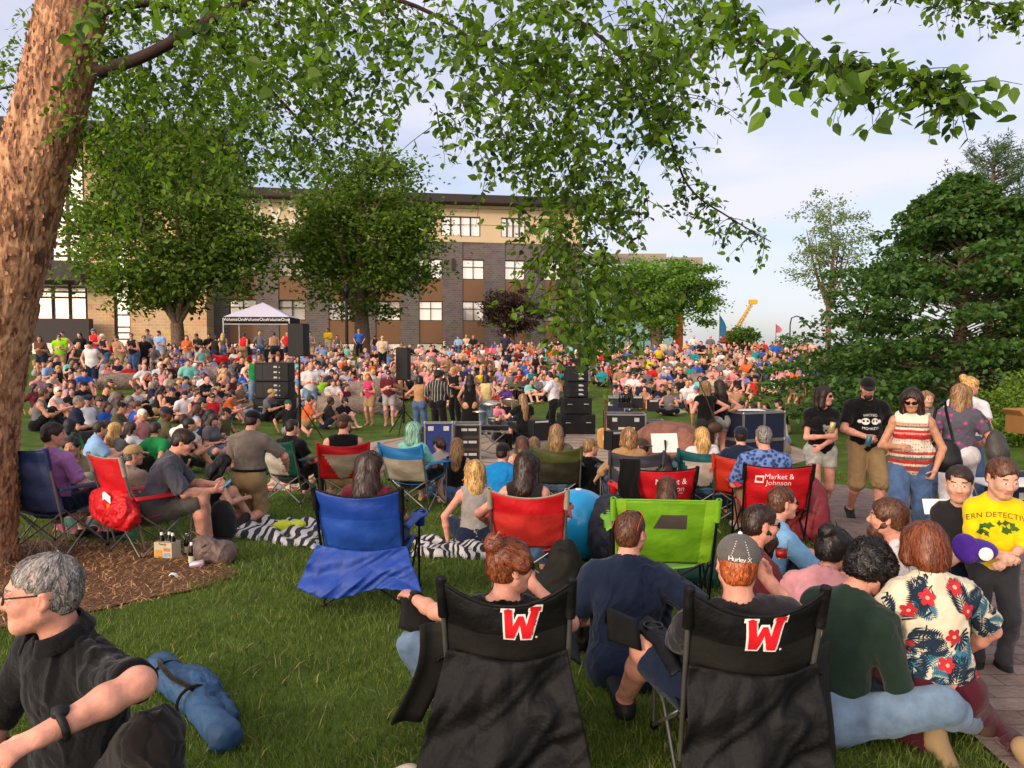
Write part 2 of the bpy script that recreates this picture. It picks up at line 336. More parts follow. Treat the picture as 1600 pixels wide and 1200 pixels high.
class Fig:
    def __init__(s, pose='stand', H=1.75, fem=False, fat=1.0, lean=0.0, side=0.0, twist=0.0, head=(0, 0, 0), handR=None, handL=None, poleR=None, poleL=None,
                 footR=None, footL=None, kneeR=None, kneeL=None, pz=None, curl=(.5, .5), child=False, palmR=None, palmL=None, shrug=0.0, hs=None, lift=0.0):
        S = H / 1.75; s.S = S; s.fem = fem; s.fat = fat; s.child = child
        an, pole, z0 = LEGS[pose]; z0 = z0 if pz is None else pz / S
        P = np.array((0, 0, z0 * S)); s.P = P
        Rt = rotx(-lean) @ roty(side); s.Rt = Rt; Ru = Rt @ rotz(twist); s.Ru = Ru
        up = Rt @ np.array((0, 0, 1.0)); s.up = up
        bend = Rt @ rotx(-lean * .25)
        s.C = P + up * .29 * S; s.N = P + up * .27 * S + (bend @ np.array((0, 0, 1.0))) * .235 * S
        s.Ru = Ru = bend @ rotz(twist)
        sw = (.155 if fem else .182) * (1 + (fat - 1) * .4) * S * (.92 if child else 1)
        s.sh = [s.N + Ru @ np.array((q * sw, 0, (-.072 + shrug) * S)) for q in (1, -1)]
        Rh = rotz(head[0]) @ rotx(-head[1]) @ roty(head[2]); s.Rh = Rh
        hz = hs or (S * .95 if not child else max(S, .84)); s.hs = hz
        s.Hd = s.N + (Ru @ np.array((0, .014, .078)) + Rh @ np.array((0, .025, .10))) * hz + np.array((0, 0, .0))
        s.arm = []; l1, l2 = .285 * S, .255 * S
        for q, t, pl in ((0, handR, poleR), (1, handL, poleL)):
            sg = 1 if q == 0 else -1
            if t is None: t = (sg * .23, .07, 0.02) if pose in ('stand', 'walk', 'kneel') else (sg * .17, .30, .15)
            T = P + np.array(t) * S; pl = pl if pl is not None else (sg * .7, -.8, -.5)
            e, w = ik(s.sh[q], T, l1, l2, pl); s.arm.append((s.sh[q], e, w))
        s.curl = curl; s.palm = [palmR, palmL]
        s.leg = []; hw = .092 * S
        for q, t, kp in ((0, footR, kneeR), (1, footL, kneeL)):
            sg = 1 if q == 0 else -1; t = np.array(t) if t is not None else np.array((an[0] * sg, an[1], an[2]))
            if pose == 'walk' and t is not None and q == 1 and footL is None: t = np.array((-.09, -.26, .13))
            if pose == 'side' and footL is None and q == 1: t = np.array((.12, .30, .07))
            kp = kp if kp is not None else (pole[0] * sg if pose != 'side' else pole[0] * (1 if q == 0 else .2), pole[1], pole[2])
            h = P + np.array((sg * hw, 0, -.02 * S)); k, a = ik(h, np.array((0, 0, 0)) + t * S, .43 * S, .42 * S, kp); s.leg.append((h, k, a))
        s.pose = pose
        fd = []
        for q in (0, 1):
            h, k, a = s.leg[q]; sh = unit(a - k); f = np.array((0.12 * (1 if q == 0 else -1), 1.0, 0))
            if pose in ('kneel', 'heels'): f = unit(np.array((0, -1, -.25)))
            elif pose == 'cross': f = unit(np.array((-.8 if q == 0 else .8, .6, -.1)))
            elif pose in ('out', 'lie'): f = unit(np.array((.25 if q == 0 else -.25, .25, 1)))
            f = f - sh * np.dot(f, sh) * .6; fd.append(unit(f))
        s.foot = fd
    # ---- shapes ----
    def torso(s, F, e=0.0, lo=None, cuts=None, k=.05, loose=0.0):
        S, f, U, Rt = s.S, s.fat, s.up, s.Rt; w = .9 if s.fem else 1.0
        c = cuts
        F.ell(s.P + Rt @ np.array((0, -.01, .0)) * S, np.array((.165 * (1.04 if s.fem else 1) * f, .115 * f, .125)) * S + e, Rt, k, cuts=c)
        F.ell(s.P + U * .13 * S + Rt @ np.array((0, .012 * f, 0)) * S, np.array((.142 * w * f + loose, .108 * f + loose * .6, .15)) * S + e, Rt, k, cuts=c)
        F.ell(s.C + (s.Ru @ np.array((0, .0, .03))) * S, np.array((.158 * w * (1 + (f - 1) * .6), .112 * (1 + (f - 1) * .5), .185)) * S + e, s.Ru, k, cuts=c)
        if s.fem and not s.child:
            for q in (1, -1): F.ell(s.C + s.Ru @ np.array((q * .07, .095, .045)) * S, np.array((.068, .058, .065)) * S + e, None, .03, cuts=c)
        sq = (unit(s.Ru @ np.array((0, 1.0, 0))), .95)
        F.cap(s.sh[0] + (s.sh[1] - s.sh[0]) * .06, s.sh[1] + (s.sh[0] - s.sh[1]) * .06, .056 * S + e, .056 * S + e, k, cuts=c)
        for q in (0, 1): F.cap(s.N + (s.Ru @ np.array((0, -.01, .025))) * S, s.sh[q] * .8 + s.N * .2, .042 * S + e * .8, .05 * S + e, .045, cuts=c)
    def limb_arm(s, F, q, e=0.0, t0=0.0, t1=2.0, k=.022, flare=0.0):
        a, el, w = s.arm[q]; S = s.S; g = (.82 if s.fem else .93) * (1 + (s.fat - 1) * .6) * (.82 if s.child else 1)
        def seg(p, r, ra, rb, ta, tb, kk):
            lo, hi = max(0, ta), min(1, tb)
            if hi <= lo: return
            A, B = p + (r - p) * lo, p + (r - p) * hi; d = unit(r - p); cut = [(B, d)] if tb < 1 else None
            F.cap(A, B + (d * .03 if tb < 1 else 0), (ra + (rb - ra) * lo) * S * g + e, (ra + (rb - ra) * hi) * S * g + e + (flare if tb < 1 else 0), kk, cuts=cut)
        seg(a, el, .053, .043, t0, t1, .04)
        if t1 > 1:
            m = el + (w - el) * .35
            seg(el, m, .041, .042, 0, (t1 - 1) / .35 if t1 - 1 < .35 else 1, k)
            if t1 - 1 > .35: seg(m, w, .042, .0275, 0, (t1 - 1.35) / .65 if t1 < 2 else 1, k)
    def limb_leg(s, F, q, e=0.0, t1=2.0, k=.03, loose=0.0):
        h, kn, a = s.leg[q]; S = s.S; g = (1.0 if s.fem else .97) * (1 + (s.fat - 1) * .5) * (.84 if s.child else 1)
        def seg(p, r, ra, rb, tb, kk):
            hi = min(1, tb)
            if hi <= 0: return
            B = p + (r - p) * hi; d = unit(r - p); cut = [(B, d)] if tb < 1 else None
            F.cap(p, B + (d * .04 if tb < 1 else 0), ra * S * g + e, (ra + (rb - ra) * hi) * S * g + e + loose * hi, kk, cuts=cut)
        seg(h, kn, .088, .058, t1, .05)
        if t1 > 1:
            back = unit(np.cross(np.cross(kn - h, a - kn), a - kn)) if np.linalg.norm(np.cross(kn - h, a - kn)) > 1e-4 else np.array((0, -1, 0))
            m = kn + (a - kn) * .33 - back * -.012 * S
            seg(kn, m, .052, .056, (t1 - 1) / .33, k)
            if t1 > 1.33: seg(m, a, .056, .036, (t1 - 1.33) / .67, k)
    def feet(s, F, q, e=0.0, sole=False):
        h, k, a = s.leg[q]; S = s.S; f = s.foot[q]; sh = unit(a - k); n = unit(sh - f * np.dot(sh, f)); g = .9 if s.fem else 1
        heel = a + n * .035 * S - f * .045 * S; toe = a + n * .058 * S + f * .15 * S
        F.cap(a, heel, .038 * S + e, .036 * S + e, .02); F.cap(a + n * .02 * S, toe, .04 * S * g + e, .033 * S * g + e, .03, sq=(n, .72)); F.cap(heel, toe, .034 * S + e, .03 * S + e, .02, sq=(n, .8))
    def hand(s, F, q, fine=True):
        el, w = s.arm[q][1], s.arm[q][2]; S = max(s.S, .72) * (.93 if s.fem else 1); d = unit(w - el); sg = 1 if q == 0 else -1
        pn = s.palm[q]; pn = np.array(pn, float) if pn is not None else np.array((-sg * .8, .1, -.6)); pn = unit(pn - d * np.dot(pn, d))
        sd = np.cross(d, pn) * sg                                      # towards the thumb
        cu = s.curl[q]
        F.cap(w - d * .01, w + d * .075 * S, .026 * S, .034 * S, .02, sq=(pn, .55))
        base = w + d * .078 * S
        for i, (off, ln) in enumerate(((.029, .92), (.0095, 1.0), (-.0100, .95), (-.0285, .76))):
            p = base + sd * off * S - d * (.0 if i < 3 else .008) * S; dd = unit(d + sd * off * 3.0); r = .0088 * S
            for j, L_ in enumerate((.042, .027, .021)):               # each joint bends further towards the palm
                th = cu * (1 + .12 * i) * (.7 + j); dj = dd * math.cos(th) + pn * math.sin(th); nx = p + dj * L_ * ln * S
                F.cap(p, nx, r * (1 - .07 * j), r * (.93 - .07 * j), .006); p = nx
        p = w + d * .02 * S + sd * .026 * S; td = unit(d * .62 + sd * .72 + pn * (.25 + .3 * cu))
        for j, L_ in enumerate((.036, .03, .024)):
            nx = p + td * L_ * S; F.cap(p, nx, (.0125 - .0015 * j) * S, (.0115 - .0015 * j) * S, .008); p = nx; td = unit(td + d * .25 - sd * .16 * cu + pn * .12 * cu)
    def hp(s, v): return s.Hd + s.Rh @ (np.array(v, float) * s.hs)
    def head(s, F, eyes=True):
        g, R = s.hs, s.Rh; hp = s.hp
        def E(c, r, k=.02, op=1, R2=None): F.ell(hp(c), np.array(r) * g, R if R2 is None else R @ R2, k * g, op)
        def K(a, b, ra, rb, k=.012, op=1): F.cap(hp(a), hp(b), ra * g, rb * g, k * g, None, op)
        F.cap(s.N - s.Ru @ np.array((0, .005, .03)) * s.S, hp((0, -.022, -.045)), (.050 if s.fem else .059) * s.S, (.050 if s.fem else .056) * g, .025)
        ch = s.child
        E((0, -.014, .035), (.077, .097, .087)); E((0, .022, -.022), (.063, .074, .088), .03)
        E((0, .058, -.088), ((.026 if s.fem or ch else .032), .030, .026), .03)
        for q in (1, -1):
            K((q * .050, .008, -.052), (q * .020, .065, -.092), (.020 if ch else .022), (.015 if ch else .019), .03)
            E((q * .038, .062, -.022), (.026, .026, .024), .025)
            E((q * .031, .098, .010), (.020, .016, .013), .012, -1)
            if eyes: E((q * .031, .0785, .009), (.0135, .0135, .0125), .002)
            if not ch: K((q * .010, .089, .026), (q * .046, .076, .026), .0085, .007, .014)
            E((q * .079, -.012, -.004), (.010, .021, .034), .006, 1, rotz(-q * .35) @ rotx(.2)); E((q * .087, -.004, -.002), (.006, .010, .016), .006, -1)
            E((q * .0115, .098, -.029), (.0095, .011, .0085), .008)
        nl = .006 if ch else .017
        K((0, .088, .014), (0, .096 + nl, -.022), .0085, .0125, .012)
        K((-.019, .084, -.053), (.019, .084, -.053), .0075, .0075, .008); K((-.016, .083, -.064), (.016, .083, -.064), .0085, .0085, .008)
        K((-.024, .098, -.0575), (.024, .098, -.0575), .0026, .0026, .004, -1)
        return F
    def body(s, fine=True, hands=True, neck_only=False):
        F = Field(); s.torso(F)
        for q in (0, 1):
            s.limb_arm(F, q); s.limb_leg(F, q); s.feet(F, q)
            if hands: s.hand(F, q, fine)
            h, kn, a = s.leg[q]
            F.ell(h + s.Rt @ np.array((0, -.055, -.0)) * s.S, np.array((.088, .085, .095)) * s.S * s.fat, None, .05)
        s.head(F); return F
    def shirt(s, sleeve=.62, hem=-.06, e=.016, neck=.066, loose=.01, tank=False, flare=.010, vneck=0.0):
        F = Field(); hp_ = s.P + s.up * hem * s.S; cut = [(hp_, -s.up)]
        s.torso(F, e, cuts=cut, loose=loose)
        if not tank:
            for q in (0, 1): s.limb_arm(F, q, e + .003, 0, sleeve, k=.03, flare=flare)
        n = s.N + s.Ru @ np.array((0, .018, .055)) * s.S
        F.ell(n, np.array((neck * (1.5 if tank else 1.0), neck * 1.15, .05 + vneck)) * s.S, s.Ru, .006, -1)
        if tank:
            for q in (0, 1): F.ell(s.sh[q] + s.Ru @ np.array(((.035 if q == 0 else -.035), 0, -.01)) * s.S, np.array((.062, .13, .11)) * s.S, s.Ru, .008, -1)
        return F
    def pants(s, leg=2.0, e=.013, top=.09, loose=.012, k=.05):
        F = Field(); S = s.S; cut = [(s.P + s.up * top * S, s.up)]
        F.ell(s.P + s.Rt @ np.array((0, -.01, .0)) * S, np.array((.165 * (1.04 if s.fem else 1) * s.fat, .115 * s.fat, .125)) * S + e, s.Rt, k, cuts=cut)
        F.ell(s.P + s.up * .13 * S, np.array((.142 * s.fat * (.9 if s.fem else 1), .108 * s.fat, .15)) * S + e, s.Rt, k, cuts=cut)
        for q in (0, 1):
            s.limb_leg(F, q, e, leg, loose=loose); h = s.leg[q][0]
            F.ell(h + s.Rt @ np.array((0, -.055, 0)) * S, np.array((.088, .085, .095)) * S * s.fat + e, None, .05)
        return F
    def skirt(s, top=.12, length=.5, r0=.17, r1=.27, e=.012):
        F = Field(); S = s.S; kn = (s.leg[0][1] + s.leg[1][1]) / 2; A = s.P + s.up * top * S
        mid = s.P + np.array((0, .02, -.02)) * S; d = unit(kn - s.P) if s.pose not in ('stand', 'walk') else np.array((0, 0, -1.0)); B = mid + d * length * S
        F.cap(A, mid, .15 * S + e, r0 * S + e, .05, sq=(unit(s.Rt @ np.array((0, 1.0, 0))), .72), cuts=[(A, s.up)])
        F.cap(mid, B + d * .05, r0 * S + e, r1 * S, .06, cuts=[(B, d)], sq=(unit(np.cross(d, (1, 0, 0))), .75)); return F
    def shoe(s, q, e=.010):
        F = Field(); s.feet(F, q, e)
        if 1:                                                         # open the top at the ankle
            h, k, a = s.leg[q]; sh = unit(a - k); F.cap(a - sh * .09 * s.S, a - sh * .035 * s.S, .05 * s.S, .05 * s.S, .004, None, -1)
        return F
    def hair(s, style='short', vol=0.0, length=.3):
        F = Field(); g, R = s.hs, s.Rh; hp = s.hp
        def E(c, r, k=.02, op=1): F.ell(hp(c), np.array(r) * g, R, k * g, op)
        def K(a, b, ra, rb, k=.02, sq=None, op=1): F.cap(hp(a), hp(b), ra * g, rb * g, k * g, sq, op)
        v = vol; up = R @ np.array((0, 0, 1.0)); sx = unit(R @ np.array((1.0, 0, 0)))
        E((0, -.016, .038), (.080 + v, .101 + v, .088 + v)); E((0, -.050, -.018), (.068 + v, .060 + v, .066 + v), .03)
        if style in ('long', 'bob', 'pony', 'bun', 'curly'):
            for q in (1, -1): E((q * .066, .018, .035), (.028 + v, .050, .060), .02)
        if style == 'long':
            bk = s.N + s.Ru @ np.array((0, -.105, -length + .12)) * s.S; A = hp((0, -.06, .0))
            F.cap(A, (A + bk) / 2 + s.Ru @ np.array((0, -.03, .02)), .082 * g, .088 * g, .03, (unit(s.Ru @ np.array((0, 1.0, 0))), .55)); F.cap((A + bk) / 2 + s.Ru @ np.array((0, -.03, .02)), bk, .088 * g, .062 * g, .03, (unit(s.Ru @ np.array((0, 1.0, 0))), .5))
            for q in (1, -1): F.cap(hp((q * .07, -.01, .0)), s.N + s.Ru @ np.array((q * .095, -.03, -.07)) * s.S, .030 * g, .034 * g, .03)
        if style == 'bob':
            for q in (1, -1): K((q * .070, .008, .02), (q * .080, .012, -length), .030 + v, .034 + v, .03)
            K((0, -.05, .0), (0, -.062, -length), .078 + v, .080 + v, .03, (unit(R @ np.array((0, 1.0, 0))), .75))
        if style == 'pony': K((0, -.10, .045), (0, -.145, -.01), .026, .034, .02); K((0, -.145, -.01), (0, -.125, -.17), .036, .022, .02)
        if style == 'bun': E((0, -.098, .104), (.050, .046, .048), .006)
        # the open face, ears and nape
        E((0, .108, -.034), (.076 if style not in ('long', 'bob') else .070, .085, .104 - v * .5), .012, -1)
        if style not in ('long', 'bob'):
            for q in (1, -1): E((q * .086, .004, -.040), (.022, .050, .050), .008, -1)
            F.p = [q_ if q_[7] < 0 else q_[:8] + ((list(q_[8] or []) + [(hp((0, -.09, -.068)), unit(R @ np.array((0, .25, -1.0))))]),) for q_ in F.p]
        return F
    def hat(s, back=False, brim=True):
        F = Field(); g, R = s.hs, s.Rh; hp = s.hp; sg = -1 if back else 1
        F.ell(hp((0, -.010, .048)), np.array((.090, .110, .086)) * g, R, .01, cuts=[(hp((0, 0, .030)), unit(R @ np.array((0, .12 * sg, -1.0))))])
        if brim: F.ell(hp((0, .105 * sg, .036)), np.array((.072, .085, .010)) * g, R @ rotx(-.16 * sg), .012)
        return F
    def beard(s, long=0.0):
        F = Field(); g = s.hs; hp = s.hp
        F.cap(hp((-.060, .012, -.035)), hp((0, .070, -.093)), .023 * g, .038 * g, .02); F.cap(hp((.060, .012, -.035)), hp((0, .070, -.093)), .023 * g, .038 * g, .02)
        F.cap(hp((-.024, .084, -.044)), hp((.024, .084, -.044)), .009 * g, .009 * g, .01)
        if long: F.cap(hp((0, .062, -.10)), hp((0, .07, -.10 - long)), .050 * g, .026 * g, .03)
        F.ell(hp((0, .105, -.0585)), np.array((.022, .02, .011)) * g, s.Rh, .004, -1); return F
def solid(F, h, amp=0.0, freq=20, seed=0.0, amp2=0.0, freq2=60):
    D, lo = F.grid(h); P, Q, G = nets(D, lo, h)
    if amp: P = P + G * (amp * wob(P, freq, seed))[:, None]
    if amp2: P = P + G * (amp2 * wob(P, freq2, seed + 3))[:, None]
    return P, Q, G
def part(name, F, h, m, parent, amp=0.0, freq=20, seed=0.0, mats=None, midx=None, amp2=0.0, freq2=60, cr=0.0):
    P, Q, G = solid(F, h, amp, freq, seed, amp2, freq2)
    if cr: P = creases(P, G, cr, seed)
    if not len(P): return None
    o = link(name, npmesh(name, P, Q, mats or m, midx), parent); return o
EYEW = mat('eye_white', '#d8d0c8', .2, .02); IRIS = mat('iris', '#2a1c14', .15, .1)
LIP = mat('lips', '#9c5648', .45, .1); LIPM = mat('lips_soft', '#b5735c', .5, .08)
def face_ids(fg, P, Q, brow=True):
    """material per face: 0 skin, 1 lips, 2 eye white, 3 iris, 4 brow - by where the face lies on the head."""
    cxyz = P[Q].mean(1); l = ((cxyz - fg.Hd) @ fg.Rh) / fg.hs; ids = np.zeros(len(Q), int)
    x, y, z = np.abs(l[:, 0]), l[:, 1], l[:, 2]; fr = y > .045
    ids[fr & (x < .024 - .15 * np.abs(z + .0575)) & (np.abs(z + .0585) < .012 - .25 * x) & (y > .070)] = 1
    lid = .0042 if fg.child else .0062; ey = ((x - .031) / .0160) ** 2 + ((z - .0075) / lid) ** 2 < 1; ids[fr & ey] = 2
    ids[fr & ey & (np.abs(x - .031) < .0066)] = 3
    if brow: ids[fr & (np.abs(z - .031 + .12 * np.abs(x - .03)) < (.0024 if fg.child or fg.fem else .0042)) & (x > .012) & (x < .050)] = 4
    return ids
# ---------------------------------------------------------------- putting a dressed person together
SK = {'f': skinm('skin_fair', '#c49680'), 'p': skinm('skin_pink', '#c98e78'), 't': skinm('skin_tan', '#b08064'), 'd': skinm('skin_brown', '#7a4c36')}
HR = {'dark': hairm('hair_dark', '#2a1a12'), 'black': hairm('hair_black', '#120d0b'), 'brown': hairm('hair_brown', '#4a2c1a'), 'auburn': hairm('hair_auburn', '#5e3018'), 'ginger': hairm('hair_ginger', '#8a4420'),
      'blond': hairm('hair_blond', '#b08a52'), 'grey': hairm('hair_grey', '#4a4642', col2='#857f78'), 'white': hairm('hair_white', '#cfc8ba', var=.25), 'teal': hairm('hair_teal', '#3f8478', col2='#8cb8a0'), 'sandy': hairm('hair_sandy', '#7d5f3d'),
      'ombre': hairm('hair_ombre', '#4a3222', col2='#a87c4e')}
FRAME = mat('spectacle_frame', '#0c0b0b', .25, .05); SOLE = mat('shoe_sole', '#d8d2c6', .7, .1); LENS = mat('dark_lens', '#0a0a0c', .08, .0, spec=.6)
def lens_mat():
    m, t, b = new_mat('clear_lens'); b.inputs['Base Color'].default_value = (1, 1, 1, 1); b.inputs['Roughness'].default_value = .02; b.inputs['Transmission Weight'].default_value = 1; b.inputs['IOR'].default_value = 1.05; return m
CLEAR = lens_mat()
def glasses(fg, parent, dark=True, up=0.0, back=0.0, m=None, tint=None):
    """spectacles on the nose, or pushed up on the hair (up, back in metres of head space)"""
    b = MB(); g = fg.hs; R = rotx(-.0 if not up else .5)
    def H(x, y, z):
        v = R @ np.array((x, y, z)) + np.array((0, -back, up)); return fg.hp(v)
    for q in (1, -1):
        ring = [(q * .033 + .026 * math.cos(a) * (1 - .12 * math.sin(a)), .104 - .012 * abs(math.cos(a)) * (q * math.cos(a) > 0), .008 + .018 * math.sin(a)) for a in np.linspace(0, 2 * math.pi, 17)]
        P = [H(*r) for r in ring]
        b.tube(P, .0022 * g, 5, 0, False)
        b.add(P[:-1], [tuple(range(16))], 1)
        b.bar(H(q * .059, .096, .014), H(q * .078, .0, .016), .0024 * g, 5); b.bar(H(q * .078, .0, .016), H(q * .080, -.03, -.002), .0024 * g, 5)
    b.bar(H(-.010, .107, .012), H(.010, .107, .012), .0024 * g, 5)
    return b.build('sunglasses' if dark else 'spectacles', [m or FRAME, (tint or LENS) if dark else CLEAR], parent)
def creases(P, G, a, sd):
    """narrow folds that run slantwise across the cloth"""
    q = P * np.array((1.0, 1.0, .55)) + .06 * np.stack([wob(P, 8, sd), wob(P, 8, sd + 2), wob(P, 7, sd + 4)], 1); m = np.clip(.45 + .9 * wob(P, 6, sd + 7), 0, 1)
    return P + G * (a * m * ((1 - np.abs(wob(q, 19, sd + 1))) ** 4 - .6 * (1 - np.abs(wob(q, 31, sd + 5))) ** 5))[:, None]
def person(label, loc, yaw, fg, skin='f', hair=None, top=None, bottom=None, shoes=None, hat=None, beard=None, specs=None, h=.011, group=None, ts=None, cat='person', lip=None, hh=None, hair_amp=.004, neck=None):
    """the body is one mesh and the root; hair and clothes are its children"""
    sd = (hash(label) % 97) * .37 if False else sum(ord(c) for c in label) % 97 * .37
    hm = hair[1] if hair else (beard[0] if beard else HR['brown'])
    P, Q, G = solid(fg.body(), h); ids = face_ids(fg, P, Q)
    o = link('person', npmesh('body', P, Q, [SK[skin], lip or LIPM, EYEW, IRIS, hm], ids))
    o.location = [float(a) for a in loc]; o.rotation_euler = (0, 0, yaw); tag(o, label, cat, group)
    res = {'o': o, 'fg': fg, 'loc': np.array(loc, float), 'yaw': yaw}
    hh = hh or max(h * .8, .006)
    if bottom:
        k = dict(bottom); m = k.pop('m'); n = k.pop('name', 'trousers')
        if 'skirt' in k: k.pop('skirt'); F = fg.skirt(**k)
        else: F = fg.pants(**k)
        P, Q, G = solid(F, h, .004, 17, sd, .002, 41); link(n, npmesh(n, creases(P, G, .013, sd), Q, m), o)
    if top:
        k = dict(top); m = k.pop('m'); n = k.pop('name', 'shirt'); wr = k.pop('wr', .005); Fs = fg.shirt(**k)
        P, Q, G = solid(Fs, h, wr, 15, sd, wr * .5, 38); P = creases(P, G, wr * 3.0, sd); s_ = link(n, npmesh(n, P, Q, m), o)
        res['shirt'] = s_; res['top'] = (P, Q)
    if hair:
        st = hair[0]; kw = hair[2] if len(hair) > 2 else {}
        res['hair'] = hair_part(fg, st, hair[1], bool(hat), hh, o, hair_amp, sd, kw, 3600 if h < .0095 else (1300 if h < .0135 else 500))
    if hat:
        k = dict(hat); m = k.pop('m'); n = k.pop('name', 'cap'); res['hat'] = part(n, fg.hat(**k), hh, m, o)
    if beard: res['beard'] = part('beard', fg.beard(*beard[1:]), hh, beard[0], o, .005, 60, sd)
    for q in (0, 1):
        if shoes: part('shoe', fg.shoe(q), max(h * .8, .008), shoes, o)
    if specs: glasses(fg, o, **({} if specs is True else specs))
    return res
def strandm(m):
    """the hair's own colour, a little different on every lock"""
    n = m.name + '_lock'
    if n in _MC: return _MC[n]
    k = m.node_tree.nodes; e = [x for x in k if x.type == 'VALTORGB'][0].color_ramp.elements; m2, t, b = new_mat(n); g = N(t, 'ShaderNodeNewGeometry'); r = N(t, 'ShaderNodeValToRGB')
    r.color_ramp.elements[0].color = [c * .55 for c in e[0].color[:3]] + [1]; r.color_ramp.elements[1].color = [min(1, c * 1.5) for c in e[1].color[:3]] + [1]; t.links.new(g.outputs['Random Per Island'], r.inputs['Fac']); t.links.new(r.outputs['Color'], b.inputs['Base Color']); b.inputs['Roughness'].default_value = .42; b.inputs['Specular IOR Level'].default_value = .45; _MC[n] = m2; return m2
def locks(fg, P, Q, G, style, n, wid, length):
    """thin ribbons combed over the hair surface"""
    bv = bvh_of(P, Q); rs = np.random.default_rng(len(P)); pk = rs.choice(len(P), n); g = fg.hs; crown = fg.hp((.01, -.055, .12)); bun = fg.hp((0, -.088, .098)); V = []; st = 5
    dn = fg.Rh @ np.array((0, -.25, -1.0)) if style not in ('long',) else np.array((0, -.05, -1.0)); keep = []
    for i in pk:
        p = np.array(P[i]); d = p - crown; d /= np.linalg.norm(d) + 1e-6
        if style == 'bun': d = bun - p; dd = np.linalg.norm(d); d = d / (dd + 1e-6) if dd > .05 else np.cross(d, fg.Rh @ np.array((0, 1.0, .3)))
        elif style in ('long', 'bob', 'pony'): d = d * .5 + dn
        else: d = d + .35 * dn
        fly = 1.0 if style in ('long', 'bob', 'bun') and rs.uniform() < .03 else 0.0; d = d + rs.normal(0, .8 if style == 'curly' else .22, 3); row = []; L_ = length * rs.uniform(.6, 1.3)
        for s_ in range(st):
            r_ = bv.find_nearest(Vector(p)); c, nm = np.array(r_[0]), np.array(r_[1]); t = d - nm * np.dot(d, nm); t /= np.linalg.norm(t) + 1e-6; lift = wid * (.45 + ({'short': .35, 'bun': .25}.get(style, 1.0) * (s_ / st) ** 2) + (2.2 if style == 'curly' else 0) + fly * s_ * s_ * .22) * rs.uniform(.4, 1.5)
            sd = np.cross(t, nm); w = wid * (1 - .65 * abs(s_ / (st - 1) - .35)) ; row.append((c + nm * lift + sd * w / 2, c + nm * lift - sd * w / 2)); p = c + t * L_ / st
            if style == 'curly': d = d + np.cross(nm, t) * 1.6
        V.append(row)
    V = np.array(V).reshape(-1, 3); k = np.arange(n)[:, None, None] * st * 2 + np.arange(st - 1)[None, :, None] * 2; F = (k + np.array([0, 1, 3, 2])).reshape(-1, 4); return V, F
def hair_part(fg, style, m, hat, h, o, amp, sd, kw, n):
    P, Q, G = solid(fg.hair(style, **kw), h, amp * (2.6 if style == 'curly' else 1), 42, sd, amp * .6, 110)
    if not len(P): return None
    vol = {'short': .05, 'curly': .05, 'bun': .07, 'pony': .09, 'bob': .11, 'long': .16}[style]; V, F = locks(fg, P, Q, G, style, n, .0045 if h < .0075 else .0065, vol * fg.hs)
    if hat: lz = lambda X: ((X - fg.Hd) @ fg.Rh)[:, 2] / fg.hs; Q = Q[(lz(P) < .045)[Q].all(1)]; F = F[(lz(V) < .030)[F].all(1)]
    return link('hair', npmesh('hair', np.concatenate([P, V]), np.concatenate([Q, F + len(P)]), [m, strandm(m)], np.concatenate([np.zeros(len(Q)), np.ones(len(F))])), o)
def world_of(r, p): return rotz(r['yaw']) @ np.asarray(p, float) + r['loc']
# ---------------------------------------------------------------- prints and lettering laid on cloth
def text_shape(s, size, spacing=1.0):
    c = bpy.data.curves.new('lettering', 'FONT'); c.body = s; c.size = size; c.align_x = 'CENTER'; c.align_y = 'CENTER'; c.resolution_u = 3; c.space_character = spacing
    o = bpy.data.objects.new('lettering', c); C.objects.link(o); me = o.to_mesh()
    V = np.array([v.co[:] for v in me.vertices]) if len(me.vertices) else np.zeros((0, 3)); F = [tuple(p.vertices) for p in me.polygons]
    o.to_mesh_clear(); bpy.data.objects.remove(o); bpy.data.curves.remove(c); return V[:, :2], F
def poly_shape(polys):
    V = []; F = []
    for p in polys: F.append(tuple(range(len(V), len(V) + len(p)))); V += list(p)
    return np.array(V, float), F
def ellp(cx, cy, rx, ry, n=14, a0=0, a1=2 * math.pi): return [(cx + rx * math.cos(a), cy + ry * math.sin(a)) for a in np.linspace(a0, a1, n, endpoint=a1 - a0 < 6.2)]
def decal(name, V2, F, m, parent, bvh, org, ux, uy, dr, off=.003, maxlen=.03, arc=None):
    """a flat drawing (metres) pushed along dr onto the cloth it is printed on"""
    import bmesh
    bm = bmesh.new(); vs = [bm.verts.new((float(x), float(y), 0)) for x, y in V2]
    for f in F:
        try: bm.faces.new([vs[i] for i in f])
        except ValueError: pass
    bmesh.ops.triangulate(bm, faces=bm.faces[:])
    for _ in range(4):
        e = [e for e in bm.edges if e.calc_length() > maxlen]
        if not e: break
        bmesh.ops.subdivide_edges(bm, edges=e, cuts=1); bmesh.ops.triangulate(bm, faces=[f for f in bm.faces if len(f.verts) > 3])
    ux, uy, dr = np.array(ux, float), np.array(uy, float), unit(dr); bad = []
    for v in bm.verts:
        x, y = v.co.x, v.co.y
        if arc: y = y + arc * (1 - (x / .1) ** 2)
        p = np.array(org) + ux * x + uy * y
        hit_ = bvh.ray_cast(Vector(p), Vector(dr), 3.0)
        if hit_[0] is None: bad.append(v); continue
        v.co = hit_[0] - Vector(dr) * off
    if bad: bmesh.ops.delete(bm, geom=bad, context='VERTS')
    me = bpy.data.meshes.new(name); bm.to_mesh(me); bm.free(); me.materials.append(m)
    return link(name, me, parent)
def bvh_of(P, Q): return BVHTree.FromPolygons([Vector(p) for p in P], [tuple(q) for q in Q])
WHITE = mat('print_white', '#dcdad4', .8, .03); BLACKP = mat('print_black', '#15130f', .8, .03); REDP = mat('print_red', '#c4101c', .75, .04)
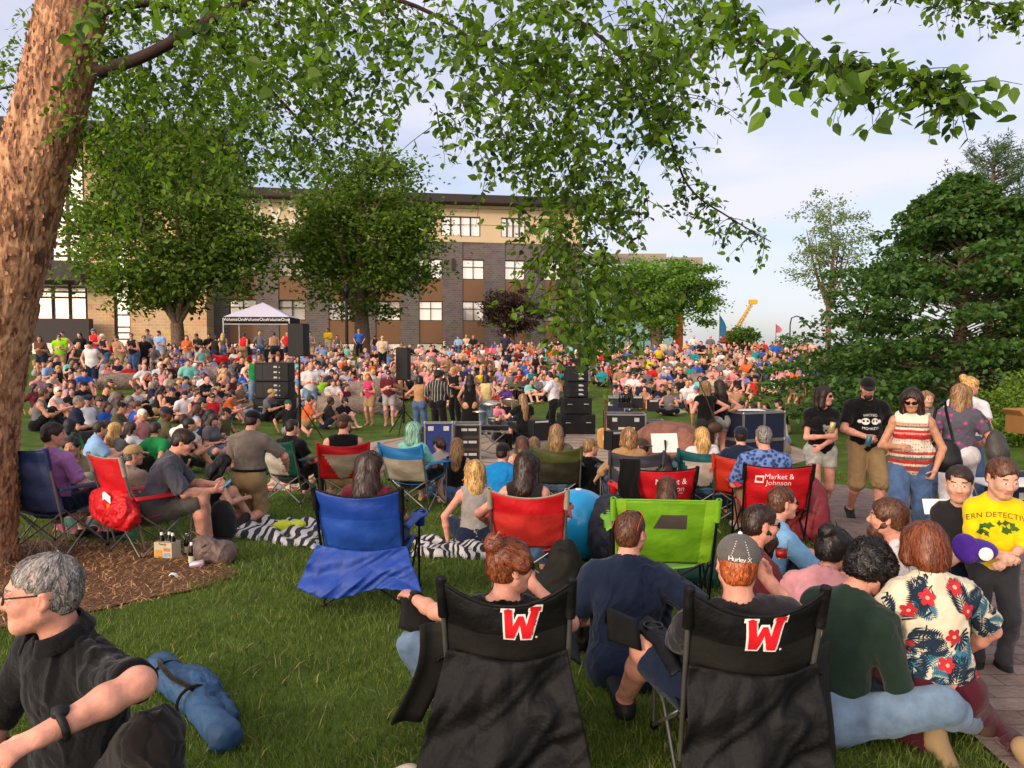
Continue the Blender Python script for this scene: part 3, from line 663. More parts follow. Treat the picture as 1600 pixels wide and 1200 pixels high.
# ---------------------------------------------------------------- folding camp chairs
STEEL = mat('chair_steel', '#8b8984', .38, .12, metal=.85); BLKSTEEL = mat('chair_black_steel', '#151516', .4, .1, metal=.4); PLAS = mat('black_plastic', '#0d0d0e', .45, .1)
def ridge(a, b, s): return float((1 - abs(wob(np.array([[a, b * .7 + .25 * a, .3 * s + .2 * b]]), 13, s * 7)[0])) ** 4)
def camp_chair(label, loc, yaw, m1, m2=None, w=.54, seat=.42, back=.90, recl=.16, frame_m=None, arm_m=None, band=.30, dip=.055, style='band', group='folding camp chairs on the lawn', cup=True, sag=.10, armh=.62, seat_m=None, arms=(1, 1), cat='camp chair', trim=None):
    """quad-frame chair facing +y; returns the root, and fn(u,v) of the back panel (u across, v from the bottom up)"""
    fm = frame_m or STEEL; m2 = m2 or m1; am = arm_m or m1; hw = w / 2; sm = seat_m or m1
    r = empty('camp_chair', loc, yaw, label, cat, group)
    yb, yt = -.24, -.24 - recl - .04
    tops = {q: np.array((q * (hw + .03), yt, back)) for q in (1, -1)}
    for q in (1, -1):
        MB().bar((q * (hw + .01), yb + .03, .12), tops[q], .0105, 8).ball(tops[q], .017, 8, 1).ball((q * (hw + .01), yb + .01, seat - .02), .022, 8, 1).build('back_post', [fm, PLAS], r)
        MB().bar((q * (hw + .02), .26, .02), (q * (hw + .02), .28, armh), .0095, 8).ball((q * (hw + .02), .26, .03), .022, 8, 1).build('front_post', [fm, PLAS], r); MB().ball((q * (hw + .02), yb - .02, .03), .022, 8).build('foot', PLAS, r)
    for (a, b) in (((hw + .02, .26, .03), (-hw - .0, .24, seat)), ((-hw - .02, .26, .03), (hw + .0, .24, seat)), ((hw + .02, yb - .02, .03), (-hw, yb + .02, seat)), ((-hw - .02, yb - .02, .03), (hw, yb + .02, seat)),
                   ((hw + .025, .26, .03), (hw + .01, yb + .01, seat)), ((hw + .025, yb - .02, .03), (hw + .01, .25, seat)), ((-hw - .025, .26, .03), (-hw - .01, yb + .01, seat)), ((-hw - .025, yb - .02, .03), (-hw - .01, .25, seat))):
        MB().bar(a, b, .0088, 8).build('leg', fm, r)
    def bk(u, v):
        x = (u - .5) * 2; z0, z1 = seat - .02, back; ww = hw + .005 + .025 * v
        z = z0 + (z1 - z0) * v - dip * (1 - x * x) * v ** 3
        y = (yb + .02) + (yt - yb - .02) * v - sag * (1 - abs(x) ** 2.2) * (.35 + .65 * math.sin(math.pi * min(1, v * .9 + .1))) * .75 + .006 * math.sin(9 * x + 4 * v) * (1 - v) + .006 * math.sin(5 * v * 3 + x * 3) - ridge(x * .27 + w, v * .5, seat) * .008 * min(1, 4 * (1 - v))
        return np.array((x * ww, y, z))
    def which(u, v):
        if style == 'band': return 0 if v > 1 - band else 1
        if style == 'wedge': return 1 if (v < 1 - band and abs(u - .5) < .12 + .30 * (v if False else (1 - band - v) * .3 + v * .3)) else 0
        if style == 'oval': return 1 if (v < 1 - band and abs(u - .42) < .30 - .0 * v) else 0
        if style == 'inverted': return 1 if (v < 1 - band and abs(u - .5) < .08 + .34 * (v / (1 - band)) ) else 0
        return 0
    bp = MB().sheet(bk, 24, 22, 0, which).build('backrest', [m1, m2], r, .006)
    hm = MB()
    hm.tube([bk(u, 1.0) + np.array((0, 0, .002)) for u in np.linspace(0, 1, 15)], .007, 6); 
    for u in (0.0, 1.0): hm.tube([bk(u, v) for v in np.linspace(0, 1, 9)], .006, 6)
    hm.build('piping', trim or m1, bp)
    for q in (1, -1): MB().tube([tops[q] + np.array((0, 0, .012)), tops[q] * .80 + np.array((q * (hw + .01), yb + .03, .12)) * .20], .022, 8).build('corner_pocket', trim or m1, bp)
    MB().sheet(lambda u, v: np.array(((u - .5) * 2 * (hw - .005), yb + .03 + (.27 - yb) * v, seat - .03 + .04 * v - .07 * math.sin(math.pi * u) * (.6 + .4 * math.sin(math.pi * v)))), 12, 10).build('seat', sm, r, .006)
    for q, on in ((1, arms[0]), (-1, arms[1])):
        if not on: continue
        X = q * (hw + .035)
        ar = MB().sheet(lambda u, v: np.array((X + q * ((u - .5) * (.075 + .06 * max(0, math.sin(math.pi * (v - .55) / .45)) * (v > .55))), yt * .72 + (.36 - yt * .72) * v, armh + .02 - .02 * v + .012 * math.cos(math.pi * 2 * (u - .5)))), 6, 14).build('armrest', am, r, .008)
        if cup:
            b = MB(); cx = np.array((X, .23, armh)); b.tube([cx + np.array((.043 * math.cos(a), .043 * math.sin(a), .016)) for a in np.linspace(0, 2 * math.pi, 17)], .006, 6, 0, False)
            b.lathe([(.040, .012), (.037, -.10), (.0, -.105)], cx, 14, 1); b.build('cup_holder', [PLAS, am], ar)
    return r, bk
def chair_bvh(bk, n=24):
    V = [bk(i / n, j / n) for j in range(n + 1) for i in range(n + 1)]; F = [(j * (n + 1) + i, j * (n + 1) + i + 1, (j + 1) * (n + 1) + i + 1, (j + 1) * (n + 1) + i) for j in range(n) for i in range(n)]
    return BVHTree.FromPolygons([Vector(v) for v in V], F)
def face_yaw(x, y, tx, ty): return math.atan2(ty - y, tx - x) - math.pi / 2          # yaw that turns +y towards a target
# ---------------------------------------------------------------- ground, path, stage paving, mulch, grass
def gmat(name, cols, scale, rough=.95, bump=.6, bscale=60, detail=8, dist=.02):
    m, t, b = new_mat(name); l = t.links.new; co = N(t, 'ShaderNodeTexCoord')
    n1 = N(t, 'ShaderNodeTexNoise'); n1.inputs['Scale'].default_value = scale; n1.inputs['Detail'].default_value = detail; n1.inputs['Roughness'].default_value = .65
    r = N(t, 'ShaderNodeValToRGB'); el = r.color_ramp.elements
    while len(el) < len(cols): el.new(.5)
    for i, c in enumerate(cols): el[i].position = .25 + .5 * i / (len(cols) - 1); el[i].color = hexc(c) + (1,)
    n2 = N(t, 'ShaderNodeTexNoise'); n2.inputs['Scale'].default_value = bscale; n2.inputs['Detail'].default_value = 4
    bp = N(t, 'ShaderNodeBump'); bp.inputs['Strength'].default_value = bump; bp.inputs['Distance'].default_value = dist
    l(co.outputs['Object'], n1.inputs['Vector']); l(co.outputs['Object'], n2.inputs['Vector']); l(n1.outputs['Fac'], r.inputs['Fac']); l(r.outputs['Color'], b.inputs['Base Color'])
    l(n2.outputs['Fac'], bp.inputs['Height']); l(bp.outputs['Normal'], b.inputs['Normal']); b.inputs['Roughness'].default_value = rough; b.inputs['Specular IOR Level'].default_value = .15; return m
GRASSM = gmat('lawn', ['#334317', '#495e1e', '#627430'], 2.2, bump=.9, bscale=90)
def axis(a, b, near, step0, grow):
    v = [0.0]; s = step0
    while v[-1] < b: v.append(v[-1] + s); s = s if v[-1] < near else s * grow
    w = [0.0]; s = step0
    while w[-1] > a: w.append(w[-1] - s); s = s if -w[-1] < near else s * grow
    return np.array(w[::-1][:-1] + v)
gx = axis(-400, 400, 16, .25, 1.09); gy = axis(-8, 900, 60, .25, 1.1)
GX, GY = np.meshgrid(gx, gy); V = np.stack([GX.ravel(), GY.ravel(), ground(GX, GY).ravel()], 1); nx_ = len(gx)
ii = (np.arange(len(gy) - 1)[:, None] * nx_ + np.arange(nx_ - 1)[None]).ravel()
lawn = link('ground', npmesh('ground', V, np.stack([ii, ii + 1, ii + nx_ + 1, ii + nx_], 1), GRASSM)); tag(lawn, kind='structure')
def catmull(P, n):
    P = np.array(P, float); Q = np.vstack([2 * P[0] - P[1], P, 2 * P[-1] - P[-2]]); out_ = []
    for i in range(1, len(Q) - 2):
        for t in np.linspace(0, 1, n, endpoint=False):
            a, b, c, d = Q[i - 1:i + 3]; out_.append(.5 * ((2 * b) + (c - a) * t + (2 * a - 5 * b + 4 * c - d) * t * t + (3 * b - a - 3 * c + d) * t ** 3))
    return np.array(out_ + [P[-1]])
# the path: left edge traced on the lawn, right edge beyond it
EL = [hit(*p)[:2] for p in ((1560, 1196), (1500, 1105), (1425, 985), (1350, 888), (1290, 825), (1243, 790), (1200, 755), (1140, 735), (1040, 728), (960, 712))]
ER = [np.array(p) for p in ((4.9, 1.2), (4.9, 2.6), (5.1, 4.2), (5.6, 6.3), (5.9, 8.3), (5.9, 10.2), (5.3, 12.0), (4.2, 13.0), (2.6, 13.2), (1.8, 13.6))]
EL = [np.array((2.0, 0.4))] + EL; ER = [np.array((4.9, -.5))] + ER
def sheet_between(A, B, n, lift, name, m, kind='structure'):
    A, B = catmull(A, 12), catmull(B, 12); k = len(A); V = []
    for j in range(n + 1):
        P = A + (B - A) * (j / n); V.append(np.column_stack([P, ground(P[:, 0], P[:, 1]) + lift]))
    V = np.concatenate(V); F = [(j * k + i, j * k + i + 1, (j + 1) * k + i + 1, (j + 1) * k + i) for j in range(n) for i in range(k - 1)]
    o = link(name, npmesh(name, V, np.array(F)[:, ::-1], m)); tag(o, kind=kind); return o, A, B
def pave_mat():
    m = gmat('path_paving', ['#66564f', '#7d6c64', '#8f7f76'], 5, bump=.5, bscale=45, rough=.85); t = m.node_tree; l = t.links.new
    co = N(t, 'ShaderNodeTexCoord'); br = N(t, 'ShaderNodeTexBrick'); br.inputs['Scale'].default_value = 1.6; br.inputs['Mortar Size'].default_value = .012; br.inputs['Color1'].default_value = (1, 1, 1, 1); br.inputs['Color2'].default_value = (.8, .76, .74, 1); br.inputs['Mortar'].default_value = (.45, .42, .4, 1)
    l(co.outputs['Object'], br.inputs['Vector']); mu = N(t, 'ShaderNodeMix', data_type='RGBA', blend_type='MULTIPLY'); mu.inputs['Factor'].default_value = .8
    b = t.nodes['Principled BSDF']; src = b.inputs['Base Color'].links[0].from_socket; l(src, mu.inputs['A']); l(br.outputs['Color'], mu.inputs['B']); l(mu.outputs['Result'], b.inputs['Base Color']); return m
PAVE = pave_mat()
_, PA, PB = sheet_between(EL, ER, 16, .03, 'path', PAVE)
def in_poly(x, y, poly):
    ins = np.zeros(len(x), bool); j = len(poly) - 1
    for i in range(len(poly)):
        a, b = poly[i], poly[j]; c = ((a[1] > y) != (b[1] > y)) & (x < (b[0] - a[0]) * (y - a[1]) / (b[1] - a[1] + 1e-12) + a[0]); ins ^= c; j = i
    return ins
PATHPOLY = [tuple(p) for p in PA] + [tuple(p) for p in PB[::-1]]
STC = hit(905, 708)[:2] + np.array((0, 1.0))
def disc(name, c, r0, r1, lift, m, rough_edge=.0, n=64, seed=1, kind='structure'):
    V = []; R_ = 14
    for j in range(R_ + 1):
        for i in range(n):
            a = 2 * math.pi * i / n; q = j / R_ * (1 + rough_edge * (math.sin(3 * a + seed) * .5 + math.sin(7 * a + seed * 2) * .25 + math.sin(17 * a) * .12)); x, y = c[0] + r0 * q * math.cos(a), c[1] + r1 * q * math.sin(a); V.append((x, y, float(ground(x, y)) + lift - (.04 if j == R_ and lift > .03 else 0)))
    F = [(j * n + i, (j + 1) * n + i, (j + 1) * n + (i + 1) % n, j * n + (i + 1) % n) for j in range(R_) for i in range(n)]
    o = link(name, npmesh(name, V, F, m)); tag(o, kind=kind); return o
def ringpave():
    m = gmat('stage_paving', ['#8a7a6a', '#a08e7c', '#b29e8a'], 3, bump=.4, rough=.85); t = m.node_tree; l = t.links.new
    co = N(t, 'ShaderNodeTexCoord'); mp_ = N(t, 'ShaderNodeMapping'); mp_.inputs['Location'].default_value = (-STC[0], -STC[1], 0); wv = N(t, 'ShaderNodeTexWave', wave_type='RINGS', rings_direction='Z'); wv.inputs['Scale'].default_value = .55; wv.inputs['Distortion'].default_value = .4
    rr = N(t, 'ShaderNodeValToRGB'); rr.color_ramp.elements[0].color = (.4, .38, .36, 1); rr.color_ramp.elements[1].position = .16; rr.color_ramp.elements[1].color = (1, 1, 1, 1)
    l(co.outputs['Object'], mp_.inputs['Vector']); l(mp_.outputs['Vector'], wv.inputs['Vector']); l(wv.outputs['Fac'], rr.inputs['Fac']); mu = N(t, 'ShaderNodeMix', data_type='RGBA', blend_type='MULTIPLY'); mu.inputs['Factor'].default_value = .8
    b = t.nodes['Principled BSDF']; src = b.inputs['Base Color'].links[0].from_socket; l(src, mu.inputs['A']); l(rr.outputs['Color'], mu.inputs['B']); l(mu.outputs['Result'], b.inputs['Base Color']); return m
disc('stage_paving', STC, 5.2, 4.6, .035, ringpave())
BIRCH = hit(12, 880)[:2]
MULCHC = (BIRCH[0] + .35, BIRCH[1] - .55); MULCHR = (1.75, 1.55)
disc('mulch_bed', MULCHC, MULCHR[0], MULCHR[1], .012, gmat('mulch', ['#3a281c', '#6b4e38', '#987858'], 30, bump=1.0, bscale=120), .12)
# grass blades near the camera, wood chips on the mulch, clippings
def strips(name, X, Y, Z, hgt, wid, lean, m, kind='stuff'):
    n = len(X); a = RNG.uniform(0, 2 * np.pi, n); b = RNG.uniform(0, 2 * np.pi, n); ca, sa = np.cos(a), np.sin(a); dx, dy = np.cos(b) * lean * hgt, np.sin(b) * lean * hgt
    base = np.stack([X, Y, Z], 1); w = np.stack([ca, sa, np.zeros(n)], 1) * wid[:, None]; mid = base + np.stack([dx * .35, dy * .35, hgt * .6], 1); tip = base + np.stack([dx, dy, hgt], 1)
    V = np.stack([base - w, base + w, mid + w * .8, mid - w * .8, tip], 1).reshape(-1, 3); k = np.arange(n)[:, None] * 5
    F = np.concatenate([k + np.array([0, 1, 2, 3]), k + np.array([3, 2, 4, 4])])
    F4 = (k + np.array([0, 1, 2, 3])); F3 = (k + np.array([3, 2, 4]))
    me = bpy.data.meshes.new(name); me.vertices.add(len(V)); me.vertices.foreach_set('co', V.astype(np.float32).ravel())
    me.loops.add(n * 7); me.loops.foreach_set('vertex_index', np.concatenate([F4, F3], 1).astype(np.int32).ravel()); me.polygons.add(2 * n)
    st = np.stack([np.arange(n) * 7, np.arange(n) * 7 + 4], 1); me.polygons.foreach_set('loop_start', st.astype(np.int32).ravel()); me.materials.append(m); me.update(calc_edges=True)
    o = link(name, me); tag(o, kind=kind); return o
NG = 230000
u = RNG.uniform(0, 1, NG); Yg = 1.6 + 12.4 * u ** 1.9; Xg = RNG.uniform(-1, 1, NG) * (Yg * .70 + .25)
patch = np.sin(Xg * 2.1 + 1.3 * np.sin(Yg * 1.7)) * np.sin(Yg * 2.3 + Xg)
keep = ~in_poly(Xg, Yg, PATHPOLY) & ((((Xg - MULCHC[0]) / MULCHR[0]) ** 2 + ((Yg - MULCHC[1]) / MULCHR[1]) ** 2) > RNG.uniform(.86, 1.12, NG))
Xg, Yg, patch = Xg[keep], Yg[keep], patch[keep]; hh_ = RNG.uniform(.028, .062, len(Xg)) * (1 + .25 * patch)
strips('grass', Xg, Yg, ground(Xg, Yg) - .004, hh_, np.where(Yg < 6, .0021, .0034) * RNG.uniform(.7, 1.3, len(Xg)), RNG.uniform(.2, 1.1, len(Xg)), leafm('grass_blade', '#2c4012', '#728238', .3))
k_ = RNG.uniform(size=len(Xg)) < .012 * (1.6 - patch); strips('dry_grass', Xg[k_], Yg[k_], ground(Xg[k_], Yg[k_]) + .012, RNG.uniform(.02, .05, k_.sum()), np.full(k_.sum(), .0022), RNG.uniform(1.0, 3.0, k_.sum()), leafm('dry_blade', '#6b5a34', '#b09a62', .1))
nm = 9000; a_ = RNG.uniform(0, 2 * np.pi, nm); q_ = np.sqrt(RNG.uniform(0, 1, nm)) * 1.02; Xm = MULCHC[0] + MULCHR[0] * q_ * np.cos(a_); Ym = MULCHC[1] + MULCHR[1] * q_ * np.sin(a_)
strips('wood_chips', Xm, Ym, ground(Xm, Ym) + .014, RNG.uniform(.006, .03, nm), RNG.uniform(.002, .006, nm), RNG.uniform(1.5, 4.5, nm), leafm('wood_chip', '#4a2c1a', '#c79a6c', .05))
# ---------------------------------------------------------------- boulders and ledges on the bank
ROCK = gmat('boulder_stone', ['#6b5d52', '#8c7b6d', '#a39182'], 4, bump=1, bscale=16, dist=.08); CONC = gmat('ledge_concrete', ['#8f8578', '#a89c8c', '#b8ab9a'], 3, bump=.4, bscale=30); REDROCK = gmat('red_boulder_stone', ['#6a4438', '#8a5e4e', '#a07462'], 4, bump=1, bscale=18, dist=.06)
def boulder(label, c, r, seed, m=ROCK, flat=.6):
    b = MB().ball((0, 0, 0), 1.0, 28); V = np.array(b.v); d = 1 + .16 * wob(V, 1.9, seed) + .07 * wob(V, 4.7, seed + 2); V = V * d[:, None]; V[:, 2] = np.where(V[:, 2] > flat, flat + (V[:, 2] - flat) * .25, V[:, 2]); V = V * np.array(r)
    b.v = [tuple(p) for p in V]; o = b.build('boulder', m); o.location = (c[0], c[1], c[2] + r[2] * .25); o.rotation_euler = (0, 0, seed); tag(o, label, 'boulder', 'boulders set in the bank'); return o
boulder('broad rounded boulder left of the long grey flat boulder, under the woman with red hair', hit(195, 602), (1.5, .8, .5), 1)
boulder('low flat boulder on the grass, in front of the broad rounded one', hit(236, 622), (1.05, .5, .26), 2.2)
boulder('long brown boulder under the man in the red tank top', hit(535, 640), (2.1, .7, .5), 3.1)
boulder('grey sloping boulder in front of the pole speaker, behind the girl in hot pink', hit(588, 622), (1.9, .9, .75), 4.4)
boulder('tan boulder behind the pole speaker, beside the row of people in pale tops', hit(655, 582), (1.1, .8, .85), 5.2)
boulder('pale boulder beside the man in a mint top on the left bank', hit(325, 592), (1.2, .7, .55), 6.1)
boulder('long low pale boulder under the people on the right bank', hit(1090, 598), (2.4, .7, .45), 7.7)
boulder('reddish pointed boulder carrying a white notice board beside the stage', hit(1052, 716), (1.15, .6, .62), 8.3, REDROCK, .9)
def ledge(label, a, b, h, d=.5):
    A, B = np.array(a), np.array(b); u_ = unit(B - A); m_ = MB(); L_ = np.linalg.norm(B - A); m_.box((0, 0, 0), (L_, d, h), bev=.02); o = m_.build('stone_ledge', CONC); o.location = (A + B) / 2 + np.array((0, 0, h / 2 - .05)); o.rotation_euler = (0, 0, math.atan2(u_[1], u_[0])); tag(o, label, 'ledge', 'stone seat ledges in the bank')
ledge('pale stone ledge under the man in an orange cardigan', hit(515, 578), hit(556, 578), .5)
ledge('pale stone ledge left of the maroon dress child, above the grass', hit(588, 642), hit(622, 646), .42)
ledge('stone ledge beside the person in a floral top behind the black pole speaker', hit(484, 560), hit(513, 560), .5)
# ---------------------------------------------------------------- the brick building
def brick(name, c1, c2, mo, sc):
    m, t, b = new_mat(name); l = t.links.new; co = N(t, 'ShaderNodeTexCoord'); br = N(t, 'ShaderNodeTexBrick')
    mp_ = N(t, 'ShaderNodeMapping'); mp_.inputs['Rotation'].default_value = (math.pi / 2, 0, 0); l(co.outputs['Object'], mp_.inputs['Vector'])
    br.inputs['Scale'].default_value = sc; br.inputs['Color1'].default_value = hexc(c1) + (1,); br.inputs['Color2'].default_value = hexc(c2) + (1,); br.inputs['Mortar'].default_value = hexc(mo) + (1,); br.inputs['Mortar Size'].default_value = .015; br.inputs['Bias'].default_value = -.2
    nz = N(t, 'ShaderNodeTexNoise'); nz.inputs['Scale'].default_value = .8; nz.inputs['Detail'].default_value = 6; mu = N(t, 'ShaderNodeMix', data_type='RGBA', blend_type='OVERLAY'); mu.inputs['Factor'].default_value = .35
    l(mp_.outputs['Vector'], br.inputs['Vector']); l(co.outputs['Object'], nz.inputs['Vector']); l(br.outputs['Color'], mu.inputs['A']); l(nz.outputs['Color'], mu.inputs['B']); l(mu.outputs['Result'], b.inputs['Base Color'])
    b.inputs['Roughness'].default_value = .9; return m
BRK = brick('grey_brown_brick', '#625855', '#504846', '#756c66', 1.2); STN = brick('tan_stone', '#b89a76', '#a68660', '#c4aa88', .9)
PAN = mat('spandrel_panel', '#74553c', .55, .06, vscale=.3); CREAM = mat('cream_panel', '#c6b08c', .7, .05, vscale=.4); EAVE = mat('dark_eave', '#2e2522', .6, .1); MULL = mat('window_frame', '#3a2c22', .5, .1); DARKP = mat('dark_fascia', '#332b2b', .6, .1)
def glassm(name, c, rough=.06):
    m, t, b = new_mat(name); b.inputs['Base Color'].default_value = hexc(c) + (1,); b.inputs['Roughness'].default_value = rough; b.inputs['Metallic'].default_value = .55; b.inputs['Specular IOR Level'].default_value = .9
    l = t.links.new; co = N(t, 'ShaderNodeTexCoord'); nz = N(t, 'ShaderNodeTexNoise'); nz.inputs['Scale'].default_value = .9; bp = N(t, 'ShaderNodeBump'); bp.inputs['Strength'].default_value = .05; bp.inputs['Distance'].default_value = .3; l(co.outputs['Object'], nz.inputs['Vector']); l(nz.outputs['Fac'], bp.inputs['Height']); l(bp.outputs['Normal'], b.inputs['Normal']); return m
GLS = glassm('window_glass', '#e6ded2', .12)  # cream base colour stands in for bright sky reflected in the panes
BU = unit(np.array((.985, .17, 0))); BN = np.array((BU[1], -BU[0], 0))        # along the front, and out of it
B0 = at(690, 540, 74); B0[2] = 0
bang = math.atan2(BU[1], BU[0])
def bx(px):                                                                   # distance along the front seen at a photo column
    v = ray(px, 540); A = np.array(((v[0], -BU[0]), (v[1], -BU[1]))); r_ = np.linalg.solve(A, B0[:2]); return r_[1]
bld = empty('brick_building', B0, bang, 'four storey grey brown brick office building with cream top floor and dark flat roof', 'building')
def zpx(y, d=74): return EYE + (540 - y) * d / FPX
XL, XR = bx(330), bx(908); Z0, Z1, ZT = -2.5, zpx(379), zpx(322)
wins = [(514, 554), (587, 626), (655, 692), (723, 757), (789, 821), (850, 882)]; wins = [(bx(a), bx(b)) for a, b in wins] + [(bx(359), bx(402)), (bx(436), bx(478))]
rows = [(zpx(569), zpx(536)), (zpx(501.5), zpx(471)), (zpx(436.5), zpx(405.5))]
wl = MB(); xs = sorted(wins); D_ = 14.0
edges = [XL] + [e for w_ in xs for e in w_] + [XR]
for i in range(0, len(edges) - 1, 2): wl.box(((edges[i] + edges[i + 1]) / 2, D_ / 2, (Z0 + Z1) / 2), (edges[i + 1] - edges[i], D_, Z1 - Z0))
for a, b in xs: wl.box(((a + b) / 2, D_ / 2 + .6, (Z0 + Z1) / 2), (b - a + .01, D_ - 1.2, Z1 - Z0 - .02))
for a, b in xs: wl.box(((a + b) / 2, .35, (rows[2][1] + Z1) / 2), (b - a, .5, Z1 - rows[2][1] - .01))
wl.build('wall', BRK, bld)
for a, b in xs:
    for k in range(3):
        z0, z1 = rows[k]; lo = Z0 if k == 0 else rows[k - 1][1]
        MB().box(((a + b) / 2, .25, (lo + z0) / 2), (b - a, .3, z0 - lo - .01)).build('spandrel_panel', PAN, bld)
        f = MB(); w_ = b - a
        for x in (a + .04, (a + b) / 2, b - .04): f.box((x, .26, (z0 + z1) / 2), (.075, .14, z1 - z0))
        for z in (z0 + .04, z0 + (z1 - z0) * .62, z1 - .04): f.box(((a + b) / 2, .27, z), (w_, .12, .075))
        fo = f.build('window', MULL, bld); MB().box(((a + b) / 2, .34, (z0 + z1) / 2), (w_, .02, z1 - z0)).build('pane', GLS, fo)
tp = MB(); tw = sorted([(bx(690), bx(751)), (bx(783), bx(821)), (bx(575), bx(640)), (bx(850), bx(885))]); tz0, tz1 = zpx(370), zpx(339.5)
tp.box(((XL + XR) / 2, D_ / 2 + .3, (Z1 + ZT) / 2), (XR - XL, D_ - .6, ZT - Z1)); te = [XL] + [e for w_ in tw for e in w_] + [XR]
for i in range(0, len(te) - 1, 2): tp.box(((te[i] + te[i + 1]) / 2, .14, (tz0 + tz1) / 2), (te[i + 1] - te[i], .36, tz1 - tz0))
tp.box(((XL + XR) / 2, .14, (Z1 + tz0) / 2), (XR - XL, .36, tz0 - Z1)); tp.box(((XL + XR) / 2, .14, (ZT + tz1) / 2), (XR - XL, .36, ZT - tz1))
for z in (zpx(327), zpx(352)): tp.box(((XL + XR) / 2, -.05, z), (XR - XL, .02, .04), 1)
tp.build('top_storey', [CREAM, EAVE], bld)
for a, b in tw:
    f = MB(); 
    for q in range(5): f.box((a + (b - a) * q / 4, .1, (tz0 + tz1) / 2), (.12, .2, tz1 - tz0))
    for z in (tz0, tz1): f.box(((a + b) / 2, .11, z), (b - a, .18, .12))
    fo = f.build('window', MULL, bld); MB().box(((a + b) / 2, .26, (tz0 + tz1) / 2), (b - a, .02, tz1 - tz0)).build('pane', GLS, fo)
MB().box(((XL + XR) / 2, D_ / 2 - .9, ZT + .35), (XR - XL + 2.6, D_ + 1.8, .7)).build('roof', EAVE, bld)
for px in (708, 838): MB().box((bx(px), -.1, zpx(414)), (.22, .22, 1.0)).tube([(bx(px), -.1, zpx(414) - .6), (bx(px), -.1, zpx(414) + .6)], .09, 8).build('wall_light', MULL, bld)
# stone entrance wing on the left with tall glazing
XS0, XS1 = bx(158), bx(335); wing = MB(); ZW = zpx(255); yf = -3.0
sl_ = (bx(197), bx(221))
for a, b in ((XS0, sl_[0]), (sl_[1], XS1)): wing.box(((a + b) / 2, yf + 5, (Z0 + ZW) / 2), (b - a, 10, ZW - Z0))
wing.box(((sl_[0] + sl_[1]) / 2, yf + 5.4, (Z0 + ZW) / 2), (sl_[1] - sl_[0] + .01, 9.2, ZW - Z0 - .1)); wo = wing.build('stone_wing', STN, bld)
f = MB()
for x in sl_: f.box((x + (.06 if x == sl_[0] else -.06), yf + .3, zpx(480)), (.12, .2, 11))
for y in (478, 497, 514, 522, 531): f.box((sum(sl_) / 2, yf + .3, zpx(y)), (sl_[1] - sl_[0], .18, .12))
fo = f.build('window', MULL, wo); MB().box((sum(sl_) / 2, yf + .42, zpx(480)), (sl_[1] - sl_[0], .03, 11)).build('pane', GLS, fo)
MB().box(((XS0 + XS1) / 2 - 4, yf + 4, ZW + .4), (XS1 - XS0 + 12, 13, .8)).build('roof', EAVE, bld)
gl = MB(); XG0, XG1 = bx(-60), XS0; yg = 1.0
for x in np.linspace(XG0, XG1, 9): gl.box((x, yg - .1, (Z0 + ZW) / 2), (.14, .2, ZW - Z0))
for y in (330, 352, 378, 393, 410, 455, 462, 470): gl.box(((XG0 + XG1) / 2, yg - .1, zpx(y)), (XG1 - XG0, .16, .14))
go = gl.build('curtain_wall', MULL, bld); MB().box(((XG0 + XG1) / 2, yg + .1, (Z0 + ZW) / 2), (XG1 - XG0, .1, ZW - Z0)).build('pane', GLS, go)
MB().box(((XG0 + bx(165)) / 2, yf, zpx(440)), (bx(165) - XG0, 5, 1.6)).build('canopy', DARKP, bld); MB().box(((XG0 + bx(172)) / 2, yf - 1.5, zpx(520)), (bx(172) - XG0, 1.0, 2.0)).build('garden_wall', DARKP, bld)
V2, F2 = text_shape('RSVS', 3.0, 1.0)
me = bpy.data.meshes.new('sign_letters'); me.from_pydata([(x * 1.0 + bx(418), -.12, y + zpx(341)) for x, y in V2], [], F2); me.materials.append(WHITE); so_ = link('sign_letters', me, bld); md = so_.modifiers.new('solid', 'SOLIDIFY'); md.thickness = .14
# lower wing of teal glass and an orange block beyond, on the right
orng = empty('orange_block', at(1045, 540, 95) * np.array((1, 1, 0)), 0, 'orange brick block with a wide pale overhanging roof behind the round green tree', 'building')
def zq(y): return EYE + (540 - y) * 95 / FPX
MB().box((-3, 4, zq(480)), (9.5, 8, 12)).build('wall', mat('orange_brick', '#a8522c', .9, .12, vscale=2), orng); MB().box((-3.2, 3.5, zq(411)), (13.5, 11, .8)).build('roof', mat('pale_roof', '#8d8270', .7, .1), orng); MB().box((-6.5, 3.5, zq(402)), (12, 8, .6)).build('upper_roof', mat('pale_roof', '#8d8270'), orng)
teal = empty('glass_wing', at(960, 540, 92) * np.array((1, 1, 0)), 0, 'low wing of pale teal glass behind the round green tree', 'building')
MB().box((0, 3, zq(500)), (14, 6, 13)).build('glass_wall', glassm('teal_glass', '#93b8b0', .3), teal); f = MB()
for i in range(9): f.box((-7 + i * 1.75, -.06, zq(500)), (.12, .1, 13))
f.build('mullions', MULL, teal)
